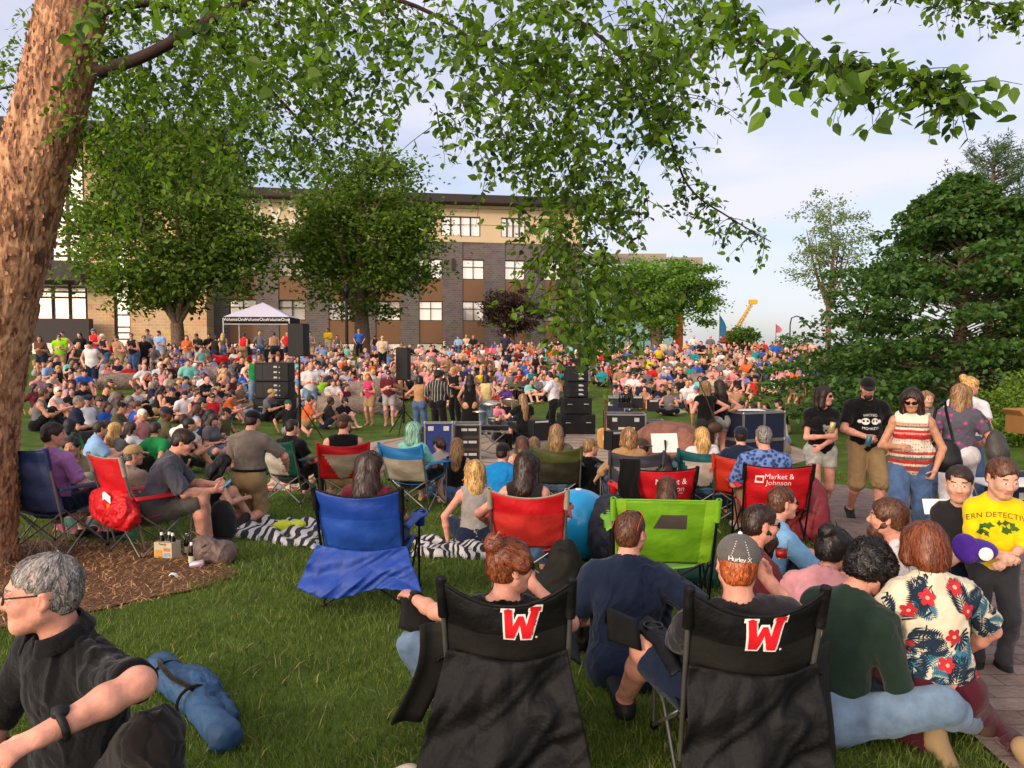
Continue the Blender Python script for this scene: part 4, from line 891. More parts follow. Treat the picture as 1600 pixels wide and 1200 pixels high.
# crane, banners, lamp posts far away
cr = empty('crane', at(1150, 540, 120) * np.array((1, 1, 0)), 0, 'tall yellow crane boom with red cab rising behind the crowd', 'crane')
def zc(y): return EYE + (540 - y) * 120 / FPX
b = MB(); A = np.array((-.6, 0, zc(522))); Bt = np.array((2.2, 0, zc(474)))
for o_ in ((0, 0), (.6, .0), (0, .6), (.6, .6)): b.bar(A + np.array((o_[0], o_[1], 0)), Bt + np.array((o_[0] * .5, o_[1] * .5, 0)), .07, 6)
for i in range(9):
    p, q = A + (Bt - A) * i / 9, A + (Bt - A) * (i + 1) / 9; b.bar(p + np.array((.6, 0, 0)), q, .05, 5); b.bar(p + np.array((0, .6, 0)), q + np.array((.6, 0, 0)), .05, 5)
b.box(Bt + np.array((.4, .2, .2)), (1.2, .7, .7)); b.build('boom', mat('crane_yellow', '#c99a1a', .5, .1), cr); MB().box((-.3, 0, zc(524)), (3.4, 2, 1.4), bev=.2).box((-.8, 0, zc(532)), (3.0, 2.4, 1.0), bev=.2).tube([(-.8, 0, zc(532)), (-.8, 0, -1)], .8, 10).build('cab', mat('crane_red', '#a3161c', .5, .1), cr)
def banner(px, y0, y1, d, c, label):
    z0, z1 = EYE + (540 - y0) * d / FPX, EYE + (540 - y1) * d / FPX; p = at(px, 540, d); r_ = empty('feather_banner', (p[0], p[1], 0), 0, label, 'banner')
    MB().bar((0, 0, -1), (0, 0, z1), .03, 6).build('pole', STEEL, r_); MB().sheet(lambda u, v: ((u * .55 * math.sin(math.pi * min(1, .25 + v * .8))), .08 * math.sin(3 * u), z0 + (z1 - z0) * v), 4, 10).build('flag', cloth('banner_' + label[:4], c), r_)
banner(1124, 526, 490, 62, '#4a8fb8', 'sky blue feather banner beside the yellow crane'); banner(1212, 520, 506, 70, '#c86a7c', 'small pink feather banner right of the yellow crane')
def lamp(px, d, top, label, thick=.07, arm=0):
    p = at(px, 540, d); z1 = EYE + (540 - top) * d / FPX; g = float(ground(p[0], p[1])); r_ = empty('street_lamp', (p[0], p[1], g), 0, label, 'street lamp'); h_ = z1 - g
    MB().tube([(0, 0, 0), (0, 0, .5), (0, 0, .55), (0, 0, h_ - .5)], [thick * 1.8, thick * 1.5, thick, thick * .8], 10).build('pole', BLKSTEEL, r_)
    if arm: MB().tube([(0, 0, h_ - .5), (.1, 0, h_), (.5, 0, h_ + .15), (.9, 0, h_)], .05, 6).build('arm', BLKSTEEL, r_); MB().lathe([(.05, .2), (.25, 0), (.0, -.05)], (.9, 0, h_ - .1), 12).build('head', BLKSTEEL, r_)
    else: MB().lathe([(.08, -.5), (.22, -.1), (.24, .1), (.1, .4), (0, .45)], (0, 0, h_), 12).build('lantern', BLKSTEEL, r_)
lamp(542, 50, 455, 'black lamp post in front of the brick building beside the second maple', .11); lamp(1234, 60, 497, 'curved arm lamp post on the skyline left of the big maple', .06, 1)
# ---------------------------------------------------------------- trees: tapered trunk and limbs, crowns of separate leaves
def leaves(name, P, size, m, parent, droop=.3, tri=False, aspect=.62, kind=None, nrm=None, jitter=.9):
    """one small pointed leaf (two folded halves) at each point"""
    n = len(P); P = np.asarray(P, float); s = size * RNG.uniform(.65, 1.25, n) if np.isscalar(size) else np.asarray(size)
    d = RNG.normal(size=(n, 3)); d[:, 2] = d[:, 2] * .45 - droop; d /= np.linalg.norm(d, axis=1, keepdims=True)
    up = RNG.normal(size=(n, 3)) * jitter + (np.array((0, 0, 1.0)) if nrm is None else nrm); sd = np.cross(d, up); sd /= np.linalg.norm(sd, axis=1, keepdims=True) + 1e-9; nn = np.cross(sd, d)
    L_ = s[:, None]; w = (s * aspect / 2)[:, None]; A = P; T = P + d * L_; M1 = P + d * L_ * .42 + sd * w + nn * L_ * .07; M2 = P + d * L_ * .42 - sd * w + nn * L_ * .07
    if tri:
        V = np.stack([A, M1, T, M2], 1).reshape(-1, 3); F = np.arange(n)[:, None] * 4 + np.array([0, 1, 2, 3])
        return link(name, npmesh(name, V, F, m, None, False), parent)
    U1 = P + d * L_ * .12 + sd * w * .72 + nn * L_ * .04; U2 = P + d * L_ * .12 - sd * w * .72 + nn * L_ * .04; W1 = P + d * L_ * .72 + sd * w * .55 + nn * L_ * .03; W2 = P + d * L_ * .72 - sd * w * .55 + nn * L_ * .03; Mi = P + d * L_ * .5
    V = np.stack([A, U1, M1, W1, T, W2, M2, U2, Mi], 1).reshape(-1, 3); k = np.arange(n)[:, None] * 9
    F = np.concatenate([k + np.array(q) for q in ([8, 0, 1, 2], [8, 2, 3, 4], [8, 4, 5, 6], [8, 6, 7, 0])])
    return link(name, npmesh(name, V, F, m, None, False), parent)
def limb(b, p, d, L_, r, depth, spread=.6, up=.25, tips=None, seg=4, n=7, shrink=.68):
    pts = [np.array(p, float)]; dd = unit(d); 
    for i in range(seg):
        dd = unit(dd + np.array((random.gauss(0, .12), random.gauss(0, .12), up * .25))); pts.append(pts[-1] + dd * L_ / seg)
    b.tube(pts, np.linspace(r, r * .6, seg + 1), n, 0, False)
    if depth == 0:
        if tips is not None: tips.append(pts[-1])
        return
    for k in range(3 if depth > 1 else 3):
        a = random.uniform(0, 6.28); u_, v_, _ = frame(dd); nd = unit(dd + (u_ * math.cos(a) + v_ * math.sin(a)) * spread * random.uniform(.7, 1.2) + np.array((0, 0, up)))
        limb(b, pts[-1] if k < 2 else pts[seg // 2 + 1], nd, L_ * shrink * random.uniform(.8, 1.1), r * .58, depth - 1, spread, up, tips, seg, max(5, n - 1), shrink)
BARK = gmat('grey_bark', ['#4a3d33', '#6b5a4c', '#857262'], 9, bump=1, bscale=25, dist=.05)
def crown_pts(n, c, r, clumps=60, tight=.2, hollow=.55, shape=None, flat=.5):
    """leaf positions gathered in clumps spread through an uneven crown"""
    out_ = []; per = n // clumps
    for k in range(clumps):
        while True:
            v = RNG.normal(size=3); v /= np.linalg.norm(v); q = hollow + (1 - hollow) * RNG.uniform() ** .7
            v = v * q
            if shape is None or shape(v): break
        cc = np.array(c) + v * np.array(r); sz = tight * RNG.uniform(.6, 1.35); out_.append(cc + RNG.normal(size=(per, 3)) * np.array((sz, sz, sz * flat)) * min(r))
    return np.concatenate(out_)
def tree(name, label, base, trunk_h, tr, c, r, n, size, m, clumps=60, tight=.2, hollow=.5, limbs=5, group=None, shape=None, flat=.5, droop=.3, cat='tree', bark=None, fork=.6, lean=(0, 0), aspect=.62, crown_bias=None):
    base = np.array(base, float); rt = empty(name, base, 0, label, cat, group); b = MB(); top = np.array((lean[0], lean[1], trunk_h)); C_ = np.array(c) - base
    b.tube([(0, 0, -.2), (0, 0, .15), top * .4 + np.array((.05, 0, 0)), top], [tr * 1.5, tr * 1.15, tr, tr * .9], 12, noise=.05)
    for k in range(limbs):
        a = 2 * math.pi * k / limbs + random.uniform(-.4, .4); tgt = C_ + np.array((math.cos(a) * r[0] * .55, math.sin(a) * r[1] * .55, r[2] * random.uniform(-.1, .5))); st = top * random.uniform(.86, 1.0); mid = st + (tgt - st) * .45 + np.array((math.cos(a) * .1 * r[0], math.sin(a) * .1 * r[1], .06 * r[2])); q = tr * .55
        b.tube(catmull([st, mid, tgt], 5), np.linspace(q, q * .25, 11), 8, 0, False)
        for j in range(3):
            p0 = mid + (tgt - mid) * random.uniform(0, .7); e = p0 + np.array((random.gauss(0, 1) * r[0], random.gauss(0, 1) * r[1], abs(random.gauss(0, 1)) * r[2] * .6)) * .35; b.tube([p0, (p0 + e) / 2 + np.array((0, 0, .1)), e], [q * .3, q * .2, q * .08], 6, 0, False)
    b.tube([top, top + (C_ + np.array((0, 0, r[2] * .6)) - top) * .5 + np.array((.2, 0, 0)), C_ + np.array((0, 0, r[2] * .6))], [tr * .7, tr * .45, tr * .1], 8, 0, False)
    b.build('trunk', bark or BARK, rt); P = crown_pts(n, C_, r, clumps, tight, hollow, shape, flat); leaves('crown', P, size, m, rt, droop, True, aspect); return rt
MAPLE = leafm('maple_leaf', '#2c4012', '#68822c', .4); LOCUST = leafm('locust_leaf', '#3a5a1a', '#72963a', .4); PLUM = leafm('plum_leaf', '#2a1a18', '#4c3830', .2); BIG = leafm('big_maple_leaf', '#213a1a', '#527434', .38); PALE = leafm('pale_leaf', '#4d6340', '#8a9a70', .4); PINE = leafm('pine_needle', '#26402a', '#56704c', .2); BUSH = leafm('bush_leaf', '#3d5c18', '#86a044', .45); REDT = leafm('red_tip_leaf', '#5a3420', '#7d5030', .3)
def egg(v): return RNG.uniform() < (1.0 if v[2] < .2 else 1.0 - .55 * (v[2] - .2)) and (v[0] ** 2 + v[1] ** 2) ** .5 < 1.02 - .55 * max(0, v[2])
def px_tree(name, label, px, base_y, d, cy, rx, ry, n, size, m, tw, th_y=None, **k):
    p = at(px, base_y, d); g = float(ground(p[0], p[1])); s = d / FPX; c = (p[0] + k.pop('dx', 0) * s, p[1], EYE + (540 - cy) * s); z = EYE + (540 - (th_y or cy)) * s
    return tree(name, label, (p[0], p[1], g), z - g, tw * s / 2, c, (rx * s, rx * s * .95, ry * s), n, size, m, **k)
px_tree('maple_tree', 'large round green maple in front of the stone wing, forked grey trunk among the crowd', 278, 560, 47, 345, 152, 150, 30000, .33, MAPLE, 21, 505, clumps=150, tight=.15, hollow=.35, limbs=7, shape=egg, flat=.45, group='maples in front of the brick building')
px_tree('maple_tree', 'dense round maple in front of the brick windows, right of the white canopy tent', 565, 545, 56, 360, 124, 140, 30000, .34, MAPLE, 24, 490, clumps=150, tight=.15, hollow=.3, limbs=6, shape=egg, flat=.45, group='maples in front of the brick building')
px_tree('honey_locust', 'broad feathery green tree standing behind the crowd, left of the yellow crane', 1025, 545, 58, 462, 104, 70, 26000, .26, LOCUST, 20, 515, clumps=110, tight=.17, hollow=.3, limbs=6, flat=.4)
px_tree('plum_tree', 'small dark reddish tree in front of the brick building, right of the maples', 800, 545, 60, 487, 56, 36, 9000, .22, PLUM, 8, 510, clumps=60, tight=.2, hollow=.2, limbs=5)
px_tree('distant_shrub', 'small round green shrub on the skyline right of the yellow crane', 1165, 545, 66, 527, 26, 20, 2500, .25, LOCUST, 4, 535, clumps=22, tight=.25, hollow=.2, limbs=3, cat='shrub')
px_tree('ash_tree', 'tall thin pale tree with see-through foliage, left of the big dark maple', 1292, 560, 40, 385, 62, 92, 5200, .16, PALE, 8, 470, clumps=80, tight=.13, hollow=.15, limbs=7, flat=.6)
# big layered maple on the right: sprays of drooping leaves on outward limbs
def big_maple():
    d = 21.0; s = d / FPX; p = at(1494, 600, d); g = float(ground(p[0], p[1])); rt = empty('big_maple', (p[0], p[1], g), 0, 'big dark green maple with drooping layered branches reaching the ground, right of the crowd', 'tree'); b = MB(); H_ = EYE + (540 - 268) * s - g
    b.tube([(0, 0, -.2), (0, 0, .3), (.1, 0, H_ * .5), (.0, 0, H_ * .95)], [.26, .2, .14, .03], 10); P = []; PT = []
    for k in range(300):
        t = RNG.uniform(0, 1) ** .85; z = .25 + t * (H_ - .4); R_ = (4.6 * (1 - t ** 2.0) + .35) * RNG.uniform(.66, 1.12) * (1 if t > .12 else .85); a = RNG.uniform(0, 2 * math.pi); e = np.array((math.cos(a) * R_, math.sin(a) * R_, z + .10 * R_ - .05 * R_ * R_ * .5)); st = np.array((0, 0, max(.2, z - .5)))
        mid = (st + e) / 2 + np.array((0, 0, .3)); b.tube([st, (st + mid) / 2 + np.array((0, 0, .08)), mid], [.022, .012, .004], 5, 0, False); m_ = 210
        u_ = RNG.uniform(.30, 1.06, m_) ** .8; base_ = st[None] * (1 - u_[:, None]) ** 2 + 2 * mid[None] * (u_ * (1 - u_))[:, None] + e[None] * (u_ ** 2)[:, None]; tang = unit(np.array((-math.sin(a), math.cos(a), 0))); w_ = RNG.normal(0, .42, m_) * (1.2 - .75 * u_)
        pts = base_ + tang[None] * w_[:, None] + np.array((0, 0, 1.0))[None] * (RNG.normal(0, .07, m_) - .34 * np.abs(w_) - .16 * u_ ** 3)[:, None]; cutp = int(m_ * (.02 if t > .35 else 0)); PT.append(pts[:cutp]); P.append(pts[cutp:])
    b.build('trunk', BARK, rt); leaves('crown', np.concatenate(P), .16, BIG, rt, .5, True, .75, jitter=.55); leaves('reddish_tips', np.concatenate(PT) if PT else np.zeros((1, 3)), .13, REDT, rt, .3, True, .7)
big_maple()
def pine():
    d = 33.0; s = d / FPX; p = at(1542, 600, d); g = float(ground(p[0], p[1])); rt = empty('pine_tree', (p[0], p[1], g), 0, 'blue green pine with upright candles, rising behind the big maple', 'tree'); b = MB(); H_ = EYE + (540 - 235) * s - g
    b.tube([(0, 0, 0), (0, 0, H_)], [.2, .05], 8); P = []; N_ = 0
    for k in range(150):
        t = RNG.uniform(.3, 1); z = t * H_; R_ = (4.2 * (1 - t) ** .6 + .6) * RNG.uniform(.6, 1); a = RNG.uniform(0, 6.28); e = np.array((math.cos(a) * R_, math.sin(a) * R_, z + .35 * R_ * .5)); b.tube([(0, 0, z - .3), e], [.04, .015], 5, 0, False)
        u_ = RNG.uniform(.35, 1.05, 80); P.append(np.array((0, 0, z - .3)) * (1 - u_[:, None]) + e * u_[:, None] + RNG.normal(0, .12, (80, 3)))
        if t > .55: P.append(e + np.stack([RNG.normal(0, .02, 14), RNG.normal(0, .02, 14), RNG.uniform(0, .55, 14)], 1))
    b.build('trunk', BARK, rt); leaves('crown', np.concatenate(P), .22, PINE, rt, -.5, True, .22)
pine()
for i, (px, py, d, rx, ry, lb) in enumerate(((1545, 650, 19, 60, 45, 'bright green leafy shrub beyond the path, left of the cardboard box'), (1610, 640, 17, 70, 60, 'bright green leafy shrub behind the cardboard box'), (1480, 640, 24, 60, 30, 'low green shrub at the foot of the big maple'), (1400, 615, 27, 80, 30, 'dark low shrub under the left side of the big maple'))):
    px_tree('leafy_shrub', lb, px, py + 40, d, py, rx, ry, 5200, .10, BUSH if i < 3 else BIG, 5, py + 25, clumps=60, tight=.22, hollow=.2, limbs=4, cat='shrub', group='shrubs beyond the path')
# ---------------------------------------------------------------- the river birch over the camera
def birch_bark():
    m, t, b = new_mat('birch_bark'); l = t.links.new; co = N(t, 'ShaderNodeTexCoord'); ma = N(t, 'ShaderNodeMapping'); ma.inputs['Scale'].default_value = (1.15, 1.15, .42); l(co.outputs['Object'], ma.inputs['Vector'])
    n1 = N(t, 'ShaderNodeTexNoise'); n1.inputs['Scale'].default_value = 9; n1.inputs['Detail'].default_value = 9; n1.inputs['Roughness'].default_value = .7; n1.inputs['Distortion'].default_value = .8; l(ma.outputs['Vector'], n1.inputs['Vector'])
    r = N(t, 'ShaderNodeValToRGB'); e = r.color_ramp.elements; e.new(.5); e.new(.6)
    for q, (p_, c_) in enumerate(((.30, '#2a1a12'), (.42, '#68452f'), (.50, '#a87a58'), (.68, '#d4a67c'))): e[q].position = p_; e[q].color = hexc(c_) + (1,)
    l(n1.outputs['Fac'], r.inputs['Fac']); l(r.outputs['Color'], b.inputs['Base Color']); b.inputs['Roughness'].default_value = .85
    bp = N(t, 'ShaderNodeBump'); bp.inputs['Strength'].default_value = 1; bp.inputs['Distance'].default_value = .03; l(n1.outputs['Fac'], bp.inputs['Height']); l(bp.outputs['Normal'], b.inputs['Normal']); return m
BB = birch_bark(); BL = leafm('birch_leaf', '#20380f', '#6f8f30', .55); TWIG = mat('birch_twig', '#2c1c16', .8, .2); PEEL = leafm('peeling_bark', '#6b452e', '#b5845e', .15)
def birch():
    bz = float(ground(*BIRCH)); base = np.array((BIRCH[0], BIRCH[1], bz)); d = BIRCH[1]
    rt = empty('birch_tree', base, 0, 'river birch with thick peeling salmon bark trunk and drooping leafy branches overhead', 'tree')
    def W_(px, py, dd): return at(px, py, dd) - base
    line = catmull([W_(-46, 905, d), W_(-38, 800, d), W_(-30, 640, d - .05), W_(-4, 480, d - .1), W_(42, 300, d - .15), W_(88, 130, d - .2), W_(120, -40, d - .25), W_(150, -260, d - .3)], 16)
    def trunkmesh(line, rad, n, seed, two):
        k = len(line); V = []
        for i in range(k):
            u_, v_, w_ = frame(line[min(i + 1, k - 1)] - line[max(i - 1, 0)])
            for j in range(n):
                a = 2 * math.pi * j / n; q = rad[i]
                if two: q *= 1 - .16 * max(0, math.cos(a - two)) ** 18                       # the long crease where two stems grew together
                V.append(line[i] + (u_ * math.cos(a) + v_ * math.sin(a)) * q)
        V = np.array(V); c = np.repeat(line, n, 0); dr = V - c; dr /= np.linalg.norm(dr, axis=1, keepdims=True); Vs = V * np.array((1, 1, .36))
        fl = np.abs(((wob(Vs, 13, seed) + .7 * wob(Vs, 29, seed + 3)) * 1.6) % 1 - .5) * 2
        V = V + dr * (.012 * wob(Vs, 7, seed) + .014 * (fl - .5) + .006 * wob(Vs, 63, seed + 5))[:, None]
        F = [(i * n + j, i * n + (j + 1) % n, (i + 1) * n + (j + 1) % n, (i + 1) * n + j) for i in range(k - 1) for j in range(n)]; return V, F
    s = np.linspace(0, 1, len(line)); fine = np.stack([np.interp(np.linspace(0, 1, 420), s, line[:, q]) for q in range(3)], 1); tt = np.linspace(0, 1, 420); px_r = np.interp(tt, [0, .1, .3, .6, 1], [72, 56, 55, 49, 40]) * d / FPX
    V, F = trunkmesh(fine, px_r, 150, 2.0, 4.4); link('trunk', npmesh('trunk', V, F, BB), rt)
    # curled flakes of bark
    n = 3200; k = RNG.integers(0, len(V), n); p = V[k]; ctr = fine[k // 150]; dr = p - ctr; dr /= np.linalg.norm(dr, axis=1, keepdims=True); ax = np.array((.1, 0, 1.0)); tg = np.cross(dr, ax); sz = RNG.uniform(.008, .028, n)[:, None] * RNG.choice((-1, 1), n)[:, None]; hs_ = RNG.uniform(.008, .04, n)[:, None]; cu = RNG.uniform(.003, .010, n)[:, None]
    q0 = p + dr * .004; V2 = np.stack([q0 - ax * hs_ - tg * 0, q0 + ax * hs_, q0 + ax * hs_ * .8 + tg * sz * .6 + dr * cu * .5, q0 - ax * hs_ * .9 + tg * sz * .6 + dr * cu * .4, q0 + ax * hs_ * .6 + tg * sz * .9 + dr * cu * 1.5, q0 - ax * hs_ * .6 + tg * sz + dr * cu * 1.3], 1).reshape(-1, 3); kk = np.arange(n)[:, None] * 6
    link('bark_flakes', npmesh('bark_flakes', V2, np.concatenate([kk + np.array([0, 1, 2, 3]), kk + np.array([3, 2, 4, 5])]), PEEL), rt)['kind'] = 'stuff'
    br = MB(); LP = []; LS = []
    def branch(pts, r0, r1): 
        q = catmull(pts, 6); br.tube(q, np.linspace(r0, r1, len(q)), 7, 0, False); return q
    def twig(p0, d0, L_, n_l, size, droop=.9, r=.0025, sub=0):
        p = np.array(p0, float); dd = unit(d0); pts = [p]; m_ = max(4, int(L_ / .07))
        for i in range(m_):
            dd = unit(dd + np.array((random.gauss(0, .10), random.gauss(0, .10), -droop * .16))); p = p + dd * L_ / m_; pts.append(p)
        br.tube(pts, np.linspace(r, r * .4, len(pts)), 4, 0, False); pts = np.array(pts)
        for i in range(n_l):
            f = (i + random.random()) / n_l * (len(pts) - 1); k_ = min(int(f), len(pts) - 2); q = pts[k_] + (pts[k_ + 1] - pts[k_]) * (f - k_); LP.append(q + np.array((random.gauss(0, .018), random.gauss(0, .018), random.gauss(0, .015)))); LS.append(size * random.uniform(.6, 1.2))
        for i in range(sub):
            k_ = random.randrange(1, len(pts) - 1); twig(pts[k_], unit(np.array((random.gauss(0, 1), random.gauss(0, 1), random.gauss(-.1, .5)))), L_ * random.uniform(.25, .5), max(4, n_l // 3), size, droop, r * .7)
    B1 = branch([W_(155, 112, d - .25), W_(230, 85, d - .5), W_(330, 30, d - .9), W_(470, -40, d - 1.5), W_(700, -120, d - 2.2), W_(950, -160, d - 2.8)], .055, .02)
    B2 = branch([W_(150, 20, d - .3), W_(260, 10, d), W_(370, 90, d + .5), W_(460, 180, d + .8), W_(520, 250, d + 1.0)], .035, .008)
    B3 = branch([W_(470, -40, d - 1.5), W_(650, 10, d - 1.6), W_(760, 80, d - 1.6), W_(850, 160, d - 1.7), W_(900, 300, d - 1.8)], .018, .005)
    B4 = branch([W_(950, -160, d - 2.8), W_(1100, -30, d - 3.2), W_(1180, 60, d - 3.5), W_(1250, 100, d - 3.8), W_(1380, 105, d - 4.1), W_(1490, 145, d - 4.2)], .010, .0015)
    B5 = branch([W_(950, -160, d - 2.8), W_(1200, -90, d - 2.6), W_(1420, -20, d - 2.4), W_(1620, 20, d - 2.3)], .012, .003)
    B6 = branch([W_(760, -60, d - 2.2), W_(940, 60, d - 2.3), W_(1030, 180, d - 2.4), W_(1075, 290, d - 2.4), W_(1140, 340, d - 2.4), W_(1205, 378, d - 2.4)], .012, .003)
    B7 = branch([W_(150, 60, d - .2), W_(90, 110, d + .6), W_(40, 130, d + 1.2), W_(-60, 150, d + 1.8)], .03, .008)
    # leafy zones of drooping twigs: centre, half sizes (photo pixels), distance range, twigs, length, leaves per twig, leaf size
    for cx, cy, rx, ry, d0, d1, nt_, L_, nl, sz in (
        (300, 60, 260, 120, 6.5, 9.5, 130, .6, 19, .066), (360, 200, 240, 110, 6.5, 9.5, 150, .6, 19, .064), (480, 60, 200, 110, 5.5, 8, 60, .55, 19, .062), (200, 220, 110, 90, 6.5, 9, 50, .5, 16, .062), (330, 70, 240, 95, 5.2, 7.6, 105, .55, 18, .062), (300, 235, 190, 90, 5.8, 8.2, 115, .55, 17, .06), (530, 60, 130, 80, 4.6, 6.6, 60, .55, 17, .066), (520, 190, 130, 70, 5.2, 7.2, 55, .5, 16, .058), (170, 290, 80, 70, 6.5, 8.5, 40, .5, 15, .06),
        (800, 60, 110, 90, 3.9, 5.8, 46, .5, 17, .064), (930, 90, 120, 100, 3.9, 5.4, 60, .5, 17, .064), (840, 180, 100, 90, 4.2, 5.4, 50, .55, 18, .058), (1010, 170, 70, 80, 4.0, 5.2, 55, .5, 16, .052), (690, 70, 40, 60, 4.2, 5.6, 9, .5, 15, .054),
        (885, 310, 85, 75, 4.3, 5.2, 62, .5, 18, .050), (730, 190, 60, 40, 4.2, 5.2, 18, .42, 12, .052), (905, 420, 66, 60, 4.0, 5.0, 62, .5, 17, .048), (930, 515, 66, 52, 4.0, 4.9, 58, .42, 16, .05), (790, 260, 50, 60, 4.3, 5.2, 22, .45, 14, .05), (975, 330, 45, 30, 4.2, 4.8, 14, .35, 12, .05),
        (1070, 60, 70, 60, 3.3, 4.4, 40, .4, 14, .052), (60, 130, 90, 90, 7, 9, 26, .5, 14, .06), (135, 370, 50, 95, 8, 10, 42, .6, 16, .062), (250, 130, 170, 120, 7, 9.5, 90, .6, 18, .066)):
        for _ in range(nt_):
            while True:
                a, b_ = random.uniform(-1, 1), random.uniform(-1, 1)
                if a * a + b_ * b_ < 1: break
            p = W_(cx + rx * a, cy + ry * b_ - 35, random.uniform(d0, d1)); twig(p, (random.gauss(0, .5), random.gauss(0, .5), random.uniform(-.7, .1)), L_ * random.uniform(.5, 1.1), nl, sz)
    for B, n_, L_, nl, sz in ((B4[8:], 60, .26, 10, .056), (B4[18:], 34, .20, 9, .05), (B5[8:], 50, .24, 9, .055), (B6[6:], 44, .26, 10, .046), (B3, 20, .45, 14, .05), (B2, 30, .4, 12, .06), (B7, 20, .5, 14, .06)):
        for i in range(n_):
            q = B[random.randrange(len(B))]; twig(q, (random.gauss(0, .7), random.gauss(0, .7), random.uniform(-.9, .4)), L_ * random.uniform(.4, 1.1), nl, sz, .8)
    # a few near sprays of big leaves
    for px, py, dd, n_l, sz in ((1215, 95, 2.0, 12, .062), (1290, 110, 1.9, 11, .06), (1350, 120, 1.95, 7, .062), (1240, 60, 2.1, 10, .06), (1190, 110, 2.2, 10, .058), (330, 15, 2.6, 12, .06), (140, 25, 2.5, 12, .062), (240, 10, 2.7, 10, .06), (380, 90, 2.8, 10, .06), (470, 90, 3.0, 9, .06), (620, 110, 3.0, 12, .06), (730, 140, 2.9, 10, .06), (590, 160, 3.0, 7, .06), (930, 230, 2.9, 5, .06), (1050, 180, 2.7, 5, .058), (520, 60, 3.0, 10, .06), (560, 20, 2.9, 12, .06), (1010, 20, 2.7, 10, .058), (1120, 20, 2.5, 12, .058)):
        twig(W_(px, py - 18, dd), (random.gauss(.3, .4), random.gauss(0, .3), -.5), .16, n_l, sz, .8, .0018)
    br.build('branches', TWIG, rt); leaves('crown', np.array(LP), np.array(LS), BL, rt, .75)
    # suckers round the foot of the trunk
    sk = MB()
    for i in range(60):
        a = random.uniform(0, 6.28); r_ = random.uniform(.25, .45); p = np.array((math.cos(a) * r_ + .1, math.sin(a) * r_ - .1, 0)); sk.tube([p, p + np.array((random.gauss(0, .06), random.gauss(0, .06), .15)), p + np.array((random.gauss(.05, .12), random.gauss(0, .12), random.uniform(.25, .5)))], [.004, .003, .0015], 4, 0, False)
    sk.build('suckers', mat('sucker_stem', '#5c5048', .9, .2), rt)
birch()
# ---------------------------------------------------------------- the people and chairs nearest the camera
R_ = math.radians
def sp(px, d, dz=0.0):
    p = at(px, 540, d); return np.array((p[0], p[1], float(ground(p[0], p[1])) + dz))
def off(p, yaw, dx, dy): return p + rotz(yaw) @ np.array((dx, dy, 0.0))
BLACKN = nylon('black_nylon', '#0b0b0b', rough=.62, spec=.2, fold=1.0); BLACKN2 = nylon('grey_mesh_nylon', '#191814', rough=.75, spec=.2); BLUEN = nylon('royal_blue_nylon', '#143a8c'); BLUEN2 = nylon('royal_blue_nylon_pale', '#1d4596'); REDN = nylon('red_nylon', '#b8101a'); REDN2 = nylon('red_nylon_pale', '#b52a26'); TANN = nylon('tan_nylon', '#a08e7a'); GREENN = nylon('green_nylon', '#10453a'); CREAMN = nylon('cream_nylon', '#b5aaa0'); NAVYN = nylon('navy_nylon', '#16294e'); NAVYN2 = nylon('navy_nylon_pale', '#2a3456'); SKYN = nylon('sky_blue_nylon', '#1c639c'); STONEN = nylon('stone_nylon', '#8f8576'); OLIVEN = nylon('olive_nylon', '#424620'); OLIVEN2 = nylon('dark_olive_nylon', '#2f2b20'); GREYN = nylon('grey_nylon', '#3c3c46'); TEALN = nylon('teal_nylon', '#125052'); LIMEN = nylon('lime_nylon', '#6aa01c'); ORN = nylon('orange_red_nylon', '#b52d18')
DENIM = cloth('light_denim', '#64798e', var=.3, vscale=9); DENIMD = cloth('blue_denim', '#41587a', var=.3, vscale=9); DENIMK = cloth('black_denim', '#25211f', var=.25, vscale=9); KHAKI = cloth('khaki_cotton', '#8c7450'); NAVYC = cloth('navy_cotton', '#151f33'); NAVYS = cloth('slate_navy_cotton', '#39425a'); BLACKC = cloth('black_cotton', '#0b0b0b'); CHAR = cloth('charcoal_cotton', '#211f21'); MAROON = cloth('maroon_cotton', '#551420'); SKYC = cloth('sky_blue_cotton', '#6d9cc0'); PINKC = cloth('dusty_pink_cotton', '#bd8488'); PINKB = cloth('peach_pink_cotton', '#d48a80'); FOREST = cloth('dark_green_cotton', '#18291f'); WHITEC = cloth('white_cotton', '#c8c4c4'); YELLOWC = cloth('yellow_cotton', '#d9b60a'); GREYC = cloth('grey_brown_cotton', '#6c625a'); GREYB = cloth('slate_grey_cotton', '#474750'); TANC = cloth('tan_cotton', '#a07a52'); TAUPE = cloth('taupe_knit', '#8a7c64', bscale=120, bump=.7); LILAC = cloth('lilac_cotton', '#9a68a0'); TEALC = cloth('mint_cotton', '#6fb0a4'); BLUEC = cloth('bright_blue_cotton', '#1272b0'); GREYL = cloth('light_grey_cotton', '#8f8a86'); MARLEG = cloth('burgundy_leggings', '#43101c'); OLIVEC = cloth('olive_cotton', '#56523a'); BOOT = mat('brown_boot', '#3a2418', .7, .2); SHOEK = mat('black_shoe', '#121212', .6, .1); SHOEW = mat('pale_shoe', '#b8ab9a', .7, .1); SHOET = mat('tan_sole', '#8f7855', .8, .15)
CAPG = cloth('grey_wool_cap', '#55524f', bscale=220, bump=.8, vscale=60); CAPK = cloth('black_cap', '#141312'); CAPB = cloth('brown_cap', '#3c2c20'); CAPT = cloth('tan_cap', '#a8875a'); CAPW = cloth('white_cap', '#c2bcb2'); CAPN = cloth('navy_cap', '#141a28')
